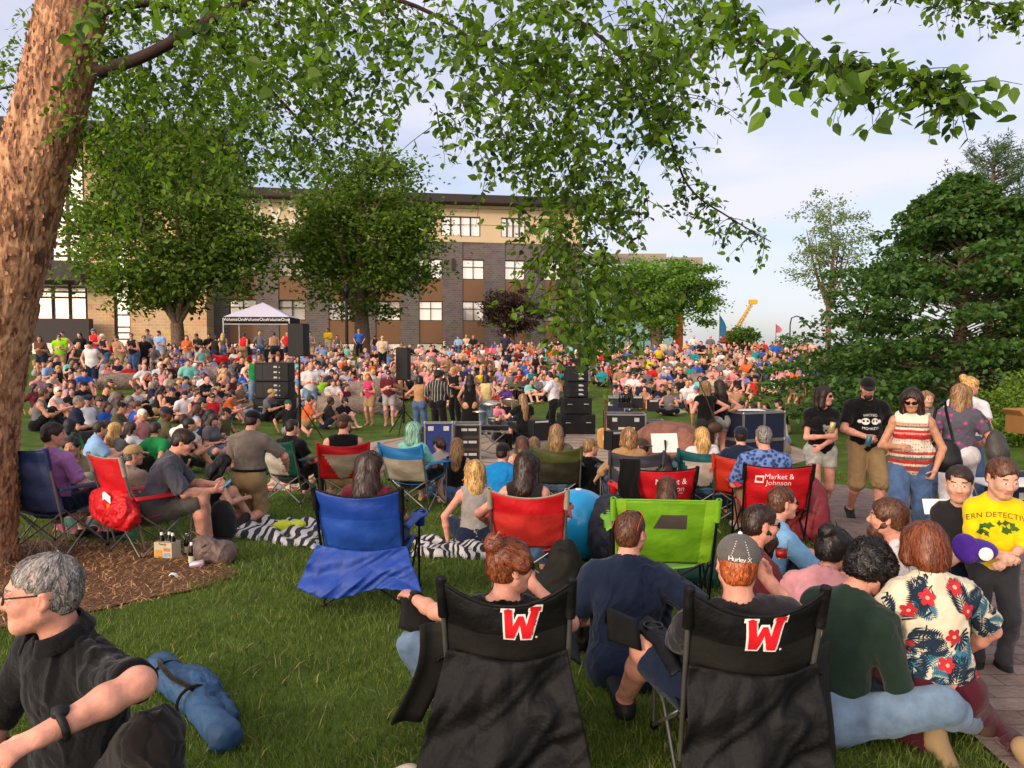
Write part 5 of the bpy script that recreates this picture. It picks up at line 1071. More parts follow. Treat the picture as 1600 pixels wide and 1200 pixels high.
def flap(r, bk, m, z_top, z_bot, w0, w1, back=.10, name='back_flap', skew=0.0, ripple=.02):
    """loose cloth hanging from the back of a chair"""
    t = bk(.5, max(0, (z_top - .40) / .5)); y0 = t[1] - .012
    def fn(u, v):
        x = (u - .5) * (w0 + (w1 - w0) * v) + skew * v; gat = abs(math.sin((u - .5) * 16 * (1 - .35 * v) + 2.5 * math.sin(v * 2.3 + u * 2))); fold = ripple * math.sin(u * 9 + 2.2 * v) * v + ripple * .45 * (.6 - gat) * (.25 + v) + ripple * .5 * math.sin(v * 11 + 7 * u) - .026 * ridge(x + .3 * v, (z_top - z_bot) * v + .35 * x, w0) * min(1, .3 + v)
        return np.array((x, y0 - .03 * math.sin(math.pi * u) - back * v + fold, z_top + (z_bot - z_top) * v + .035 * v * math.cos(u * 7 + 1) - .03 * math.sin(math.pi * u) * (1 - v)))
    return MB().sheet(fn, 70, 30).build(name, m, r, .006)
WOUT = [(-.50, .42), (-.20, .42), (-.20, .30), (-.255, .30), (-.225, -.12), (-.11, .20), (-.03, .20), (-.03, .20), (.02, .20), (.10, .20), (.185, -.12), (.225, .30), (.165, .30), (.165, .42), (.50, .42), (.50, .30), (.445, .30), (.325, -.42), (.14, -.42), (.0, -.06), (-.14, -.42), (-.325, -.42), (-.445, .30), (-.50, .30)]
def w_emblem(r, bk, cx, z, size):
    bv = chair_bvh(bk); sh = lambda p: [(x * size + .12 * y * size, y * size * 1.0) for x, y in p]
    def body(g):                                         # slab-serif W drawn as strokes so that every piece is convex
        s = []
        s.append([(-.47 - g, .42 + g), (-.21 + g, .42 + g), (-.21 + g, .30 - g), (-.47 - g, .30 - g)]); s.append([(.21 - g, .42 + g), (.47 + g, .42 + g), (.47 + g, .30 - g), (.21 - g, .30 - g)])
        s.append([(-.43 - g, .32), (-.24 + g, .32), (-.11 + g, -.42 - g), (-.31 - g, -.42 - g)]); s.append([(-.31, -.42 - g), (-.11 + g, -.42 - g), (.06 + g, .16 + g), (-.06 - g, .16 + g)])
        s.append([(-.06 - g, .16 + g), (.06 + g, .16 + g), (.31, -.42 - g), (.11 - g, -.42 - g)]); s.append([(.11 - g, -.42 - g), (.31 + g, -.42 - g), (.43 + g, .32), (.24 - g, .32)])
        return [sh(p) for p in s]
    for q, (g, m, o_) in enumerate(((.045, WHITE, .004), (0, REDP, .008))):
        V2, F = poly_shape(body(g)); bv2 = bv; decal('emblem' if q else 'emblem_edge', V2, F, m, r, bv, (cx, -1.5, z), (1, 0, 0), (0, 0, 1), (0, 1, 0), o_)
    V2, F = poly_shape([ellp(.40 * size, -.40 * size, .03 * size, .03 * size, 10)]); decal('emblem_dot', V2, F, WHITE, r, bv, (cx, -1.5, z), (1, 0, 0), (0, 0, 1), (0, 1, 0), .005)
def lettering(r, bk, s, x, z, size, m=WHITE, flip=1):
    V2, F = text_shape(s, size); decal('lettering', V2, F, m, r, chair_bvh(bk), (x, -1.5, z), (1, 0, 0), (0, 0, 1), (0, 1, 0), .004)
# -- two black chairs with the red letter
KW = dict(style='band', band=.34, w=.455, seat=.33, back=.885, recl=.14, armh=.50, dip=.095, frame_m=STEEL, trim=BLACKN, cat='camp chair')
P_ = sp(797, 3.42); cW1, bkW1 = camp_chair('black camp chair with a red letter emblem, holding the woman with an auburn bun', P_, R_(-2), BLACKN, BLACKN2, **KW); LW1 = P_
w_emblem(cW1, bkW1, .055, .728, .16); flap(cW1, bkW1, BLACKN, .60, .10, .48, .72, .12, ripple=.04); MB().sheet(lambda u, v: np.array((-.36 + .12 * u - .10 * v + .03 * math.sin(4 * v), -.30 + .05 * u + .02 * math.sin(5 * u), .66 - .42 * v)), 6, 10).build('side_pocket', BLACKN2, cW1, .01)
P_ = sp(1138, 3.28); cW2, bkW2 = camp_chair('black camp chair with a red letter emblem, holding the man in a grey cap', P_, R_(1), BLACKN, BLACKN2, **KW); LW2 = P_
w_emblem(cW2, bkW2, .02, .728, .16); flap(cW2, bkW2, BLACKN, .59, .12, .50, .58, .09, ripple=.035); MB().sheet(lambda u, v: np.array((.25 + .10 * u + .03 * v, -.34 + .10 * u + .02 * math.sin(6 * v), .62 - .56 * v)), 6, 10).build('side_pocket', BLACKN2, cW2, .012)
for r_, x in ((cW1, -.44), (cW2, -.42)): MB().sheet(lambda u, v: np.array((x + .15 * (u - .5) * (1 - .2 * v), .05 + .22 * v + .02 * u, .52 + .10 * math.sin(math.pi * v) - .06 * u)), 6, 8).build('cup_pouch', BLACKN2, r_, .012)
# the woman with the bun
fg = Fig('low', 1.66, True, 1.12, lean=-.24, head=(R_(-62), .12, .05), handL=(-.50, .34, .36), poleL=(-.5, .2, -1), handR=(.13, .22, .46), poleR=(1, -.2, -.8), pz=.27, curl=(.9, .35), kneeL=(-1, .6, .4), footL=(-.30, .36, .09), palmL=(0, .3, -1), palmR=(-.3, -.9, .2))
rW = person('person with an auburn bun in a black emblem chair, arm out on its rest', off(LW1, R_(-2), -.02, -.10), R_(-2), fg, 'p', ('bun', HR['auburn'], dict(vol=.006)), dict(m=BLACKC, tank=True, hem=-.02), dict(m=DENIM), SHOEW, specs=dict(dark=True), h=.008, hh=.006, hair_amp=.006)
el, wr = fg.arm[1][1], fg.arm[1][2]; dW = unit(wr - el); b = MB(); b.tube([wr - dW * .045 + .033 * (frame(dW)[0] * math.cos(a) + frame(dW)[1] * math.sin(a)) for a in np.linspace(0, 6.283, 17)], .009, 6, 0, False); b.box(wr - dW * .045 + np.array((-.01, 0, .034)), (.034, .036, .010), bev=.003); b.build('smartwatch', SHOEK, rW['o'])
# the man in the grey cap
fg = Fig('low', 1.78, False, 1.08, lean=-.20, side=-.14, head=(R_(-14), .10, .06), handR=(.16, .20, .50), poleR=(1, .1, -1), handL=(-.22, .42, .12), poleL=(-.5, -.3, -1), pz=.25, curl=(1.0, .5), kneeL=(-1, .9, .7), footL=(-.42, .50, .09), kneeR=(.5, 1, .6), palmR=(-.6, -.6, .1))
rC = person('person in a grey baseball cap with ginger hair, seated in the other black emblem chair', off(LW2, 0, .065, -.10), R_(1), fg, 'p', ('short', HR['ginger']), dict(m=CHAR, sleeve=.7, hem=-.03), dict(m=NAVYC, leg=.92, name='shorts'), SHOEK, hat=dict(m=CAPG, brim=True), beard=(HR['ginger'],), h=.008, hh=.006)
pts = fg.hat(); P, Q, G = solid(fg.hat(brim=True), .008); bv = bvh_of(P, Q); bk_ = fg.Rh @ np.array((0, 1, 0)); rt_ = fg.Rh @ np.array((1, 0, 0)); up_ = fg.Rh @ np.array((0, 0, 1))
V2, F = text_shape('Hurley X', .027, .9); decal('lettering', V2, F, WHITE, rC['o'], bv, fg.hp((0, -.6, .042)), rt_, up_, bk_, .003, .02)
b = MB()
for q in (-1, 1):
    for i in range(7): p = fg.hp((q * (.036 - .003 * i), -.5, .055 + .009 * i)); h_ = bv.ray_cast(Vector(p), Vector(bk_)); b.ball(np.array(h_[0]) if h_[0] else p, .0024, 6)
b.ball(fg.hp((0, -.012, .134)), .010, 8); b.build('eyelets', WHITE, rC['hat'])
# -- the man at the lower left
POLO = cloth('black_polo', '#0d0d0d', fold=.9); JEANK = cloth('charcoal_jeans', '#1e1a19', var=.25)
YM = R_(158); mk = dict(pose='low', H=1.80, fat=1.16, lean=.16, head=(R_(-36), .02, -.03), pz=.36, hs=1.03, curl=(.8, .6), kneeL=(-.55, .3, 1), footL=(-.27, .18, .27), kneeR=(1, .4, .6), footR=(.40, .42, .04), palmL=(.2, -.2, -1))
fg = Fig(**mk); M1 = at(72, 928, 2.42) - rotz(YM) @ fg.Hd
def aim(px, py, d, loc, yaw, fg): return ((rotz(-yaw) @ (at(px, py, d) - loc)) - fg.P) / fg.S
fg = Fig(handL=aim(118, 1142, 2.02, M1, YM, fg), poleL=(-1, .2, .25), handR=(.20, .30, .0), poleR=(1, -.2, -.6), **mk)
hL = M1 + rotz(YM) @ fg.leg[1][0]; kL_ = hL + .435 * unit((.28, -.20, .30)); fL = kL_ + np.array((.05, -.02, -.41)); mk.update(footL=(rotz(-YM) @ (fL - M1)) / 1.0286, kneeL=rotz(-YM) @ np.array((.3, -.2, 1.0))); fg = Fig(handL=aim(118, 1142, 2.02, M1, YM, fg), poleL=(-1, .2, .25), handR=(.20, .30, .0), poleR=(1, -.2, -.6), **mk)
rM = person('grey haired person in glasses and a black polo, seated in profile beside the mulch', M1, R_(150), fg, 'p', ('short', HR['grey'], dict(vol=-.002)), dict(m=POLO, sleeve=.90, hem=-.05, wr=.005, neck=.07, e=.012, flare=.002), dict(m=JEANK), BOOT, specs=dict(dark=False), h=.0065, hh=.0055, hair_amp=.005)
col = MB(); n0 = fg.N + fg.Ru @ np.array((0, .012, .045)) * fg.S
col.sheet(lambda u, v: n0 + fg.Ru @ (np.array(((.074 + .030 * v) * math.cos(a_ := (math.pi * .5 + .35 + u * (2 * math.pi - .7))), (.080 + .030 * v) * math.sin(a_), .030 - .048 * v + .012 * math.sin(a_) * -1)) * fg.S), 30, 4).build('collar', POLO, rM['o'], .006)
el, wr = fg.arm[1][1], fg.arm[1][2]; dW = unit(wr - el); f0, f1, _ = frame(dW); b = MB(); b.tube([wr - dW * .05 + .037 * (f0 * math.cos(a) + f1 * math.sin(a)) for a in np.linspace(0, 6.283, 21)], .011, 8, 0, False); b.lathe([(0, .018), (.022, .016), (.024, 0), (.02, -.01)], wr - dW * .05 + np.array((0, 0, .034)), 16); b.build('wristwatch', SHOEK, rM['o'])
# blue folded chair bag behind him
BAGB = nylon('steel_blue_nylon', '#29496a'); pa, pb = hit(262, 1085), hit(352, 1172); dv = pb - pa; ln = np.linalg.norm(dv); bg_ = Field()
bg_.cap((-.12, 0, .10), (ln * .45, .02, .09), .085, .07, .03); bg_.cap((ln * .45, .02, .09), (ln, .0, .085), .066, .076, .012); bg_.cap((0, .13, .06), (ln * .7, .11, .06), .06, .045, .012); bg_.ell((ln * .3, .07, .13), (.2, .09, .05), None, .04)
rt = empty('chair_bag', pa, math.atan2(dv[1], dv[0]), 'steel blue nylon chair bag lying on the grass behind the black polo shirt', 'bag'); part('bag', bg_, .007, BAGB, rt, .007, 21, 1.0, amp2=.004, freq2=47, cr=.013)
for xx in (.02, ln * .5): MB().tube([(xx, .082 * math.cos(t), .095 + .084 * math.sin(t)) for t in np.linspace(-.3, 3.4, 12)], .009, 6).build('strap', BLACKC, rt)
MB().tube([(-.02, -.03, .18), (.1, -.06, .20), (.25, -.05, .18), (ln * .5, -.0, .165)], .014, 8).build('strap', BLACKC, rt)
# -- blue chair and the woman with long dark hair
P_ = sp(580, 5.85); yb_ = R_(-4); cB, bkB = camp_chair('royal blue camp chair with a blue cloth draped over its back legs', P_, yb_, BLUEN, BLUEN2, style='band', band=.42, w=.57, seat=.42, back=.93, frame_m=BLKSTEEL, trim=BLACKN, dip=.06, arm_m=BLUEN)
flap(cB, bkB, BLUEN, .50, .20, .66, .92, .12, 'draped_cloth', .02, .03)
fg = Fig('chair', 1.68, True, 1.0, lean=-.12, head=(R_(-58), .05, 0), handR=(.22, .36, .12), pz=.40)
person('person with very long dark hair and maroon top in the royal blue chair', off(P_, yb_, .0, -.07), yb_, fg, 'f', ('long', HR['dark'], dict(length=.42)), dict(m=MAROON, sleeve=.75, hem=-.05), dict(m=DENIMD), SHOEW, specs=dict(up=.055, back=.06), h=.011, hh=.008, hair_amp=.005)
# -- red chair and the dark haired woman in it
P_ = sp(828, 6.35); c_, k_ = camp_chair('red camp chair with grey straps, behind the woman with the auburn bun', P_, R_(-3), REDN, REDN2, style='band', band=.38, w=.54, seat=.40, back=.87, frame_m=STEEL, trim=STONEN, dip=.06)
fg = Fig('chair', 1.66, True, 1.1, lean=-.14, head=(R_(-20), .16, 0), handL=(-.34, .12, .14), poleL=(-1, -.3, -.6), pz=.38)
person('person with shoulder length dark hair in the red chair beyond the auburn bun', off(P_, 0, -.04, -.07), R_(-3), fg, 'p', ('bob', HR['dark'], dict(length=.20, vol=.012)), dict(m=CHAR, tank=True, hem=-.05), dict(m=DENIMD), None, h=.012, hh=.009, hair_amp=.006)
# -- lime chair, child behind it
P_ = sp(1032, 5.75); c_, k_ = camp_chair('lime green reclining camp chair with a grey window panel, empty', P_, R_(-5), LIMEN, GREYN, style='none', w=.66, seat=.40, back=.88, recl=.18, frame_m=BLKSTEEL, trim=LIMEN, dip=.0, sag=.05)
bv = chair_bvh(k_); V2, F = poly_shape([[(-.11, -.055), (.12, -.055), (.12, .055), (-.06, .055)]]); decal('window_panel', V2, F, mat('grey_window_panel', '#4a423c', .7, .1), c_, bv, (.03, -1.5, .72), (1, 0, 0), (0, 0, 1), (0, 1, 0), .004)
for q in (-1, 1): MB().sheet(lambda u, v: k_((u * .12 if q < 0 else 1 - u * .12), v) + np.array((0, -.006, 0)), 3, 12).build('edge_band', nylon('bright_lime_nylon', '#86b828'), c_)
# -- red sponsor chairs
P_ = sp(1020, 7.85); cM1, kM1 = camp_chair('red camp chair printed with white lettering, a black jacket over its left corner', P_, R_(4), REDN, REDN, style='none', w=.62, seat=.42, back=.88, frame_m=BLKSTEEL, trim=BLACKN, dip=.03)
for r_, k_ in ((cM1, kM1),): lettering(r_, k_, 'Market &', .08, .745, .085); lettering(r_, k_, 'Johnson', .09, .67, .085); lettering(r_, k_, 'Built on integrity since 1948', .09, .622, .022)
J = sp(985, 7.35); jk = MB().sheet(lambda u, v: np.array(((u - .5) * .20 + .01 * math.sin(9 * v), .02 * math.sin(7 * u + 3 * v), .96 - .46 * v)), 8, 12).build('jacket', BLACKC, None, .02); jk.location = J; jk.rotation_euler = (0, 0, .1); tag(jk, 'black jacket hung over the left corner of the lettered red chair', 'jacket')
P_ = sp(1205, 8.0); cM2, kM2 = camp_chair('red camp chair with white lettering, holding the grey haired man in a blue patterned shirt', P_, R_(-6), REDN, REDN, style='none', w=.60, seat=.42, back=.88, frame_m=BLKSTEEL, trim=BLACKN, dip=.03)
lettering(cM2, kM2, 'Market &', -.0, .765, .075); lettering(cM2, kM2, 'Johnson', .0, .70, .075); V2, F = poly_shape([[(-.04, -.04), (.04, -.04), (.04, .04), (-.04, .04)]]); decal('logo', V2, F, WHITE, cM2, chair_bvh(kM2), (-.185, -1.5, .735), (1, 0, 0), (0, 0, 1), (0, 1, 0), .004); V2, F = poly_shape([[(-.028, -.02), (.028, -.02), (.028, .02), (-.028, .02)]]); decal('logo_mark', V2, F, REDP, cM2, chair_bvh(kM2), (-.185, -1.5, .735), (1, 0, 0), (0, 0, 1), (0, 1, 0), .007)
def dots(name, base, spot, spot2, sc=26.0, kind='F1', th=.38):
    m, t, b = new_mat(name); l = t.links.new; co = N(t, 'ShaderNodeTexCoord'); v = N(t, 'ShaderNodeTexVoronoi'); v.inputs['Scale'].default_value = sc; l(co.outputs['Object'], v.inputs['Vector'])
    r = N(t, 'ShaderNodeValToRGB'); r.color_ramp.interpolation = 'CONSTANT'; e = r.color_ramp.elements; e[0].color = hexc(spot) + (1,); e[1].position = th; e[1].color = hexc(base) + (1,); e.new(th * .55).color = hexc(spot2) + (1,); l(v.outputs['Distance'], r.inputs['Fac']); l(r.outputs['Color'], b.inputs['Base Color']); b.inputs['Roughness'].default_value = .9; return m
BLUEPAT = dots('blue_flower_print', '#5a76a8', '#182848', '#2c4272', 24, th=.5)
fg = Fig('chair', 1.78, False, 1.2, lean=-.05, head=(R_(10), .12, 0), pz=.42)
person('grey haired person in a blue flower print shirt in a lettered red chair', off(P_, R_(-6), -.06, -.02), R_(-6), fg, 'p', ('short', HR['grey']), dict(m=BLUEPAT, sleeve=.9, hem=-.08), dict(m=KHAKI, leg=1.0), SHOEW, h=.013, hh=.010)
# -- middle row of chairs and their people
def chair_person(label, plabel, px, d, yaw, m1, m2, style, fgk, skin, hair, top, bottom=None, band=.3, w=.58, back=.90, seat=.42, frame_m=None, trim=None, shoes=None, hat=None, beard=None, specs=None, h=.015, dx=0, chair=True, ck=None):
    P_ = sp(px, d); r = None
    if chair: r, k = camp_chair(label, P_, yaw, m1, m2, style=style, band=band, w=w, back=back, seat=seat, frame_m=frame_m, trim=trim, **(ck or {}))
    fk = dict(pose='chair', H=1.72, lean=-.12, pz=seat - .02); fk.update(fgk); fg = Fig(**fk)
    return person(plabel, off(P_, yaw, dx, -.06), yaw, fg, skin, hair, top, bottom, shoes, hat, beard, specs, h), r
chair_person('dark green camp chair with a white centre panel, beside the kneeling man', 'person in a black T-shirt seated in the green and white chair', 458, 10.9, R_(-24), GREENN, CREAMN, 'oval', dict(H=1.7, lean=-.05, head=(R_(-10), .1, 0)), 'f', ('short', HR['dark']), dict(m=BLACKC), dict(m=DENIMK), ck=dict(dip=.03))
chair_person('red camp chair with a tan centre panel and a hanging red strap', 'bearded person in a brown cap and black tank top in the red and tan chair', 535, 10.6, R_(12), REDN, TANN, 'inverted', dict(H=1.88, fat=1.15, lean=-.05, head=(R_(-35), .08, 0)), 'p', ('short', HR['brown']), dict(m=BLACKC, tank=True), dict(m=KHAKI, leg=1.0), band=.25, w=.60, hat=dict(m=CAPB, back=False), beard=(HR['brown'], .05), h=.014)
fg_ = chair_person('camp chair with a bright blue top band and grey back, holding the teal haired person', 'person with teal green hair and a mint top in the blue and grey chair', 650, 10.2, R_(-22), SKYN, STONEN, 'band', dict(H=1.66, fem=True, lean=-.10, head=(R_(-40), .06, 0)), 'f', ('bob', HR['teal'], dict(length=.15, vol=.02)), dict(m=TEALC, sleeve=.9), dict(m=BLACKC, leg=1.1), band=.36, w=.56, h=.014)
chair_person('olive green camp chair in the row before the stage', 'person with straight light brown hair and a khaki jacket in the olive green chair', 870, 9.9, R_(-4), OLIVEN, OLIVEN2, 'band', dict(H=1.64, fem=True, head=(R_(8), .05, 0)), 'f', ('long', HR['sandy'], dict(length=.25)), dict(m=OLIVEC, sleeve=1.9), dict(m=DENIMD), band=.36, w=.56, back=.88)
chair_person('grey camp chair with stone panels, in front of the brown haired person in tan', 'person with short highlighted brown hair and a tan top in the grey chair', 985, 9.4, R_(3), GREYN, STONEN, 'inverted', dict(H=1.62, fem=True, fat=1.1, handL=(-.40, .1, .1)), 'f', ('bob', HR['ombre'], dict(length=.10, vol=.012)), dict(m=TANC, sleeve=1.2), dict(m=DENIMD), band=.35, w=.58, back=.88, dx=-.03)
chair_person('dark teal camp chair with a white wedge panel, right of the lettered red chair', 'person with blond hair in the dark teal chair', 1098, 9.7, R_(-8), TEALN, CREAMN, 'inverted', dict(H=1.62, fem=True, head=(R_(12), .05, 0)), 'f', ('long', HR['blond'], dict(length=.2)), dict(m=WHITEC), dict(m=DENIMD), band=.28, w=.57, back=.88)
chair_person('orange red camp chair half hidden behind the blue patterned shirt', 'person in a dark cap seated low in the orange red chair', 1160, 9.2, R_(-14), ORN, ORN, 'none', dict(H=1.66, lean=.1), 'f', ('short', HR['dark']), dict(m=NAVYC), dict(m=NAVYC), hat=dict(m=CAPN), back=.86)
# left group under the birch
P_ = sp(84, 7.5); cL, kL = camp_chair('tall navy camp chair with a translucent back, close behind the birch trunk', P_, R_(-16), NAVYN, NAVYN2, style='band', band=.2, w=.62, seat=.46, back=1.06, armh=.66, frame_m=STEEL, trim=NAVYN, dip=.02)
fg = Fig('chair', 1.76, False, 1.0, lean=-.02, head=(R_(-50), .0, 0), pz=.46)
person('person with short dark hair and a lilac shirt in the tall navy chair', off(P_, R_(-16), -.06, .0), R_(-16), fg, 'p', ('short', HR['dark'], dict(vol=.006)), dict(m=LILAC, sleeve=.8), dict(m=NAVYC, leg=1.0), SHOEK, h=.013, hh=.010)
fg = Fig('up', 1.66, True, 1.05, lean=.16, head=(R_(-14), .02, .12), handR=(.03, .22, .55), poleR=(.7, .5, -1), curl=(1.0, .5), palmR=(-.5, -.6, .2))
person('person in a taupe sweater resting a hand on one cheek, turned towards the camera', sp(114, 8.3, .22), R_(-158), fg, 't', ('bun', HR['black']), dict(m=TAUPE, sleeve=1.3, e=.022), dict(m=cloth('stone_trousers', '#8c8472')), None, h=.012, hh=.010)
YR = R_(-72); P_ = sp(228, 7.5); YC = R_(-34); cR, kR = camp_chair('red camp chair with a red bag hung on its back, left of the kneeling man', P_, YC, REDN, REDN, style='none', w=.50, seat=.42, back=1.0, armh=.58, frame_m=STEEL, trim=STONEN, dip=.02)
fg = Fig('chair', 1.84, False, 1.24, lean=.30, head=(R_(-4), .42, 0), handR=(.10, .52, .16), handL=(-.10, .54, .18), poleR=(.5, -.6, -.9), pz=.42, curl=(.9, .9), palmR=(-.9, .0, .3), palmL=(.9, 0, .3), footR=(.12, .42, .06), footL=(-.14, .46, .06))
rP = person('person in a slate grey T-shirt bent over a phone in a red chair', off(P_, YR, 0, .04), YR, fg, 'p', ('short', HR['dark'], dict(vol=.006)), dict(m=GREYB, sleeve=.9, hem=-.08), dict(m=cloth('grey_shorts', '#4c4844'), leg=.98, name='shorts'), SHOEK, specs=dict(up=.052, back=.05), h=.011, hh=.008)
ph = world_of(rP, fg.arm[0][2] + np.array((-.05, .11, .04))); o = MB().box((0, 0, 0), (.078, .155, .012), bev=.005).build('phone', mat('blue_phone_case', '#2f7c9c', .4, .05)); o.location = ph; o.rotation_euler = (.7, .2, YR); tag(o, 'blue phone held by the man in the slate grey T-shirt', 'phone')
fb = Field(); fb.ell((0, 0, 0), (.28, .11, .20), None, .05); fb.ell((.20, -.03, -.06), (.17, .10, .13), None, .08); fb.ell((-.18, -.02, -.03), (.15, .11, .16), None, .08)
hb = empty('red_bag', off(P_, YC, .02, -.34) + np.array((0, 0, .52)), YC, 'shiny red bag hanging on the back of the sideways red chair, papers sticking out', 'bag'); part('bag', fb, .012, nylon('shiny_red_nylon', '#b40f18', rough=.5, fold=1.0), hb, .014, 12, 2.0, amp2=.006, freq2=33, cr=.035)
MB().sheet(lambda u, v: (-.03 + .14 * u, -.115 - .01 * math.sin(3 * u), .06 + .07 * v + .02 * math.sin(4 * u)), 6, 4).sheet(lambda u, v: (.05 + .05 * u, -.118, -.03 + .07 * v), 3, 3, 1).build('papers', [WHITE, mat('orange_card', '#c06a2c', .7)], hb)
fg = Fig('kneel', 1.82, False, 1.14, lean=.06, head=(R_(-6), .22, 0), handL=(-.34, .30, -.02), poleL=(-1, -.3, .0), handR=(.30, .34, .10), poleR=(1, -.4, -.1), curl=(.6, .6))
rK = person('person in a brown grey T-shirt and khaki shorts up on both knees, seen from behind', sp(386, 9.3), R_(-10), fg, 'p', ('short', HR['dark']), dict(m=GREYC, sleeve=.85, hem=.03), dict(m=KHAKI, leg=.98, top=.11, name='shorts'), SHOEK, hat=dict(m=CAPK), h=.012)
b = MB(); b.tube([fg.P + fg.up * .11 + np.array((.182 * 1.14 * math.cos(a), .128 * 1.14 * math.sin(a) - .005, 0)) for a in np.linspace(0, 6.283, 33)], .018, 6, 0, False); b.build('belt', BLACKC, rK['o'])
fg = Fig('cross', 1.76, False, 1.2, lean=.12, head=(R_(-30), .05, 0)); person('person in a tan cap and faded brown shirt on the ground beyond the red bag', sp(190, 8.9), R_(-25), fg, 'p', ('short', HR['grey']), dict(m=cloth('faded_brown_cotton', '#7c6a60'), sleeve=1.2), dict(m=KHAKI), None, hat=dict(m=CAPT), h=.014)
fg = Fig('up', 1.64, True, 1.0, lean=.25, head=(R_(10), .3, 0), handR=(.2, .42, .2), handL=(-.2, .42, .2)); person('person with dark hair and raised bare knee between the phone user and the kneeling man', sp(318, 9.0), R_(-50), fg, 'f', ('long', HR['black'], dict(length=.25)), dict(m=BLACKC, tank=True), dict(m=BLACKC, leg=.6, name='shorts'), None, h=.014)
# -- the row seated on the grass before the stage
def seat_person(label, px, d, yaw, fgk, skin, hair, top, bottom=None, hat=None, beard=None, h=.015, specs=None, dz=0.0, shoes=None):
    fk = dict(pose='cross', H=1.70, lean=.12); fk.update(fgk); fg = Fig(**fk); return person(label, sp(px, d, dz), yaw, fg, skin, hair, top, bottom, shoes, hat, beard, specs, h)
seat_person('blond person in a grey tank top leaning on one arm on the grass', 742, 7.9, R_(8), dict(pose='side', H=1.70, fem=True, lean=-.08, handL=(-.30, -.10, -.02), poleL=(-1, -.6, 0), head=(0, .04, 0)), 'p', ('bob', HR['blond'], dict(length=.19, vol=.014)), dict(m=GREYL, tank=True), dict(m=NAVYC, leg=.8, name='shorts'), h=.012)
seat_person('person with a dark ponytail in a light grey T-shirt beside the blue and grey chair', 688, 11.0, R_(10), dict(fem=True, head=(R_(25), .05, 0)), 'f', ('pony', HR['dark']), dict(m=GREYL), dict(m=DENIMD))
seat_person('person with long brown hair fading to blond and a black tank top on the grass', 712, 10.7, R_(-2), dict(fem=True), 'f', ('long', HR['ombre'], dict(length=.28)), dict(m=BLACKC, tank=True), dict(m=DENIMD))
seat_person('person in a black cap and bright blue T-shirt seated on the grass', 782, 9.5, R_(-12), dict(H=1.75, fat=1.1, head=(R_(-15), .05, 0)), 'p', ('short', HR['dark']), dict(m=BLUEC, sleeve=.45), dict(m=CHAR), hat=dict(m=CAPK, back=False))
seat_person('brown haired person in a beige top beside the bright blue T-shirt', 817, 10.9, R_(5), dict(fem=True), 'f', ('long', HR['brown'], dict(length=.22)), dict(m=TANC, tank=True), dict(m=DENIMD))
seat_person('person with straight light brown hair in a beige top, just left of the olive chair', 835, 11.2, R_(0), dict(fem=True, H=1.62), 'f', ('long', HR['sandy'], dict(length=.26)), dict(m=TANC, tank=True), dict(m=DENIMD))
seat_person('person with a shaved head and black T-shirt on the paving before the stage', 918, 9.9, R_(-22), dict(H=1.80, fat=1.1, head=(R_(-40), .02, 0)), 'p', ('short', HR['sandy'], dict(vol=-.001)), dict(m=BLACKC), dict(m=DENIMD))
seat_person('person in a brown backward cap and black T-shirt left of the white notice board', 1010, 10.2, R_(15), dict(H=1.76, head=(R_(30), 0, 0)), 'p', ('short', HR['dark']), dict(m=BLACKC), dict(m=DENIMD), hat=dict(m=CAPB, back=True))
seat_person('person with straight dark brown hair low behind the lettered red chair', 1040, 9.1, R_(-6), dict(fem=True, H=1.60), 'f', ('long', HR['dark'], dict(length=.2)), dict(m=BLACKC), dict(m=DENIMD))
seat_person('person with brown hair hidden to the forehead behind the lime green chair', 1046, 6.9, R_(-5), dict(fem=True, H=1.60, head=(R_(-10), 0, 0)), 'f', ('long', HR['brown'], dict(length=.2)), dict(m=CHAR), dict(m=DENIMD))
seat_person('person in a white cap beside the blond one in the teal chair', 1120, 10.1, R_(5), dict(fem=True, H=1.62), 'f', ('short', HR['brown']), dict(m=WHITEC), dict(m=DENIMD), hat=dict(m=CAPW))
# -- the group on the grass at the right
rN = seat_person('person with short auburn hair and a navy T-shirt seated on the grass, seen from behind', 982, 4.15, R_(-14), dict(pose='up', H=1.80, fat=1.14, lean=.14, head=(R_(-22), .02, 0), handR=(.40, .14, .06), poleR=(1, -.5, .2)), 'p', ('short', HR['brown']), dict(m=NAVYC, sleeve=.80, hem=-.07), dict(m=NAVYC, leg=.98, name='shorts'), h=.009, specs=dict(up=.052, back=.055, m=mat('orange_frame', '#b8431c', .4)))
seat_person('person with a long dark beard and maroon T-shirt holding a plastic cup', 1165, 4.55, R_(-82), dict(H=1.80, fat=1.12, lean=.10, head=(R_(0), .10, 0), handR=(.16, .36, .34), poleR=(.5, -.4, -1), curl=(.9, .5), palmR=(-1, .1, .1)), 'p', ('short', HR['dark'], dict(vol=-.001)), dict(m=MAROON, sleeve=.8), dict(m=cloth('grey_shorts', '#4c4844'), leg=.9, name='shorts'), beard=(HR['dark'], .09), specs=True, h=.010)
fc = at(1221, 858, 4.42); cup = empty('plastic_cup', fc - np.array((0, 0, .05)), 0, 'clear plastic cup of red drink raised by the bearded man in maroon', 'cup'); MB().lathe([(0, 0), (.030, 0), (.042, .11), (.045, .112), (.040, .108), (.029, .004), (0, .004)], (0, 0, 0), 20).build('cup', CLEAR, cup); MB().lathe([(0, .05), (.0355, .05), (.0305, .004), (0, .004)], (0, 0, 0), 18).build('drink', mat('red_drink', '#8a1c14', .1, .05), cup)
TATT = dots('tattooed_skin', '#b0886e', '#4a4038', '#7c6654', 34, th=.30)
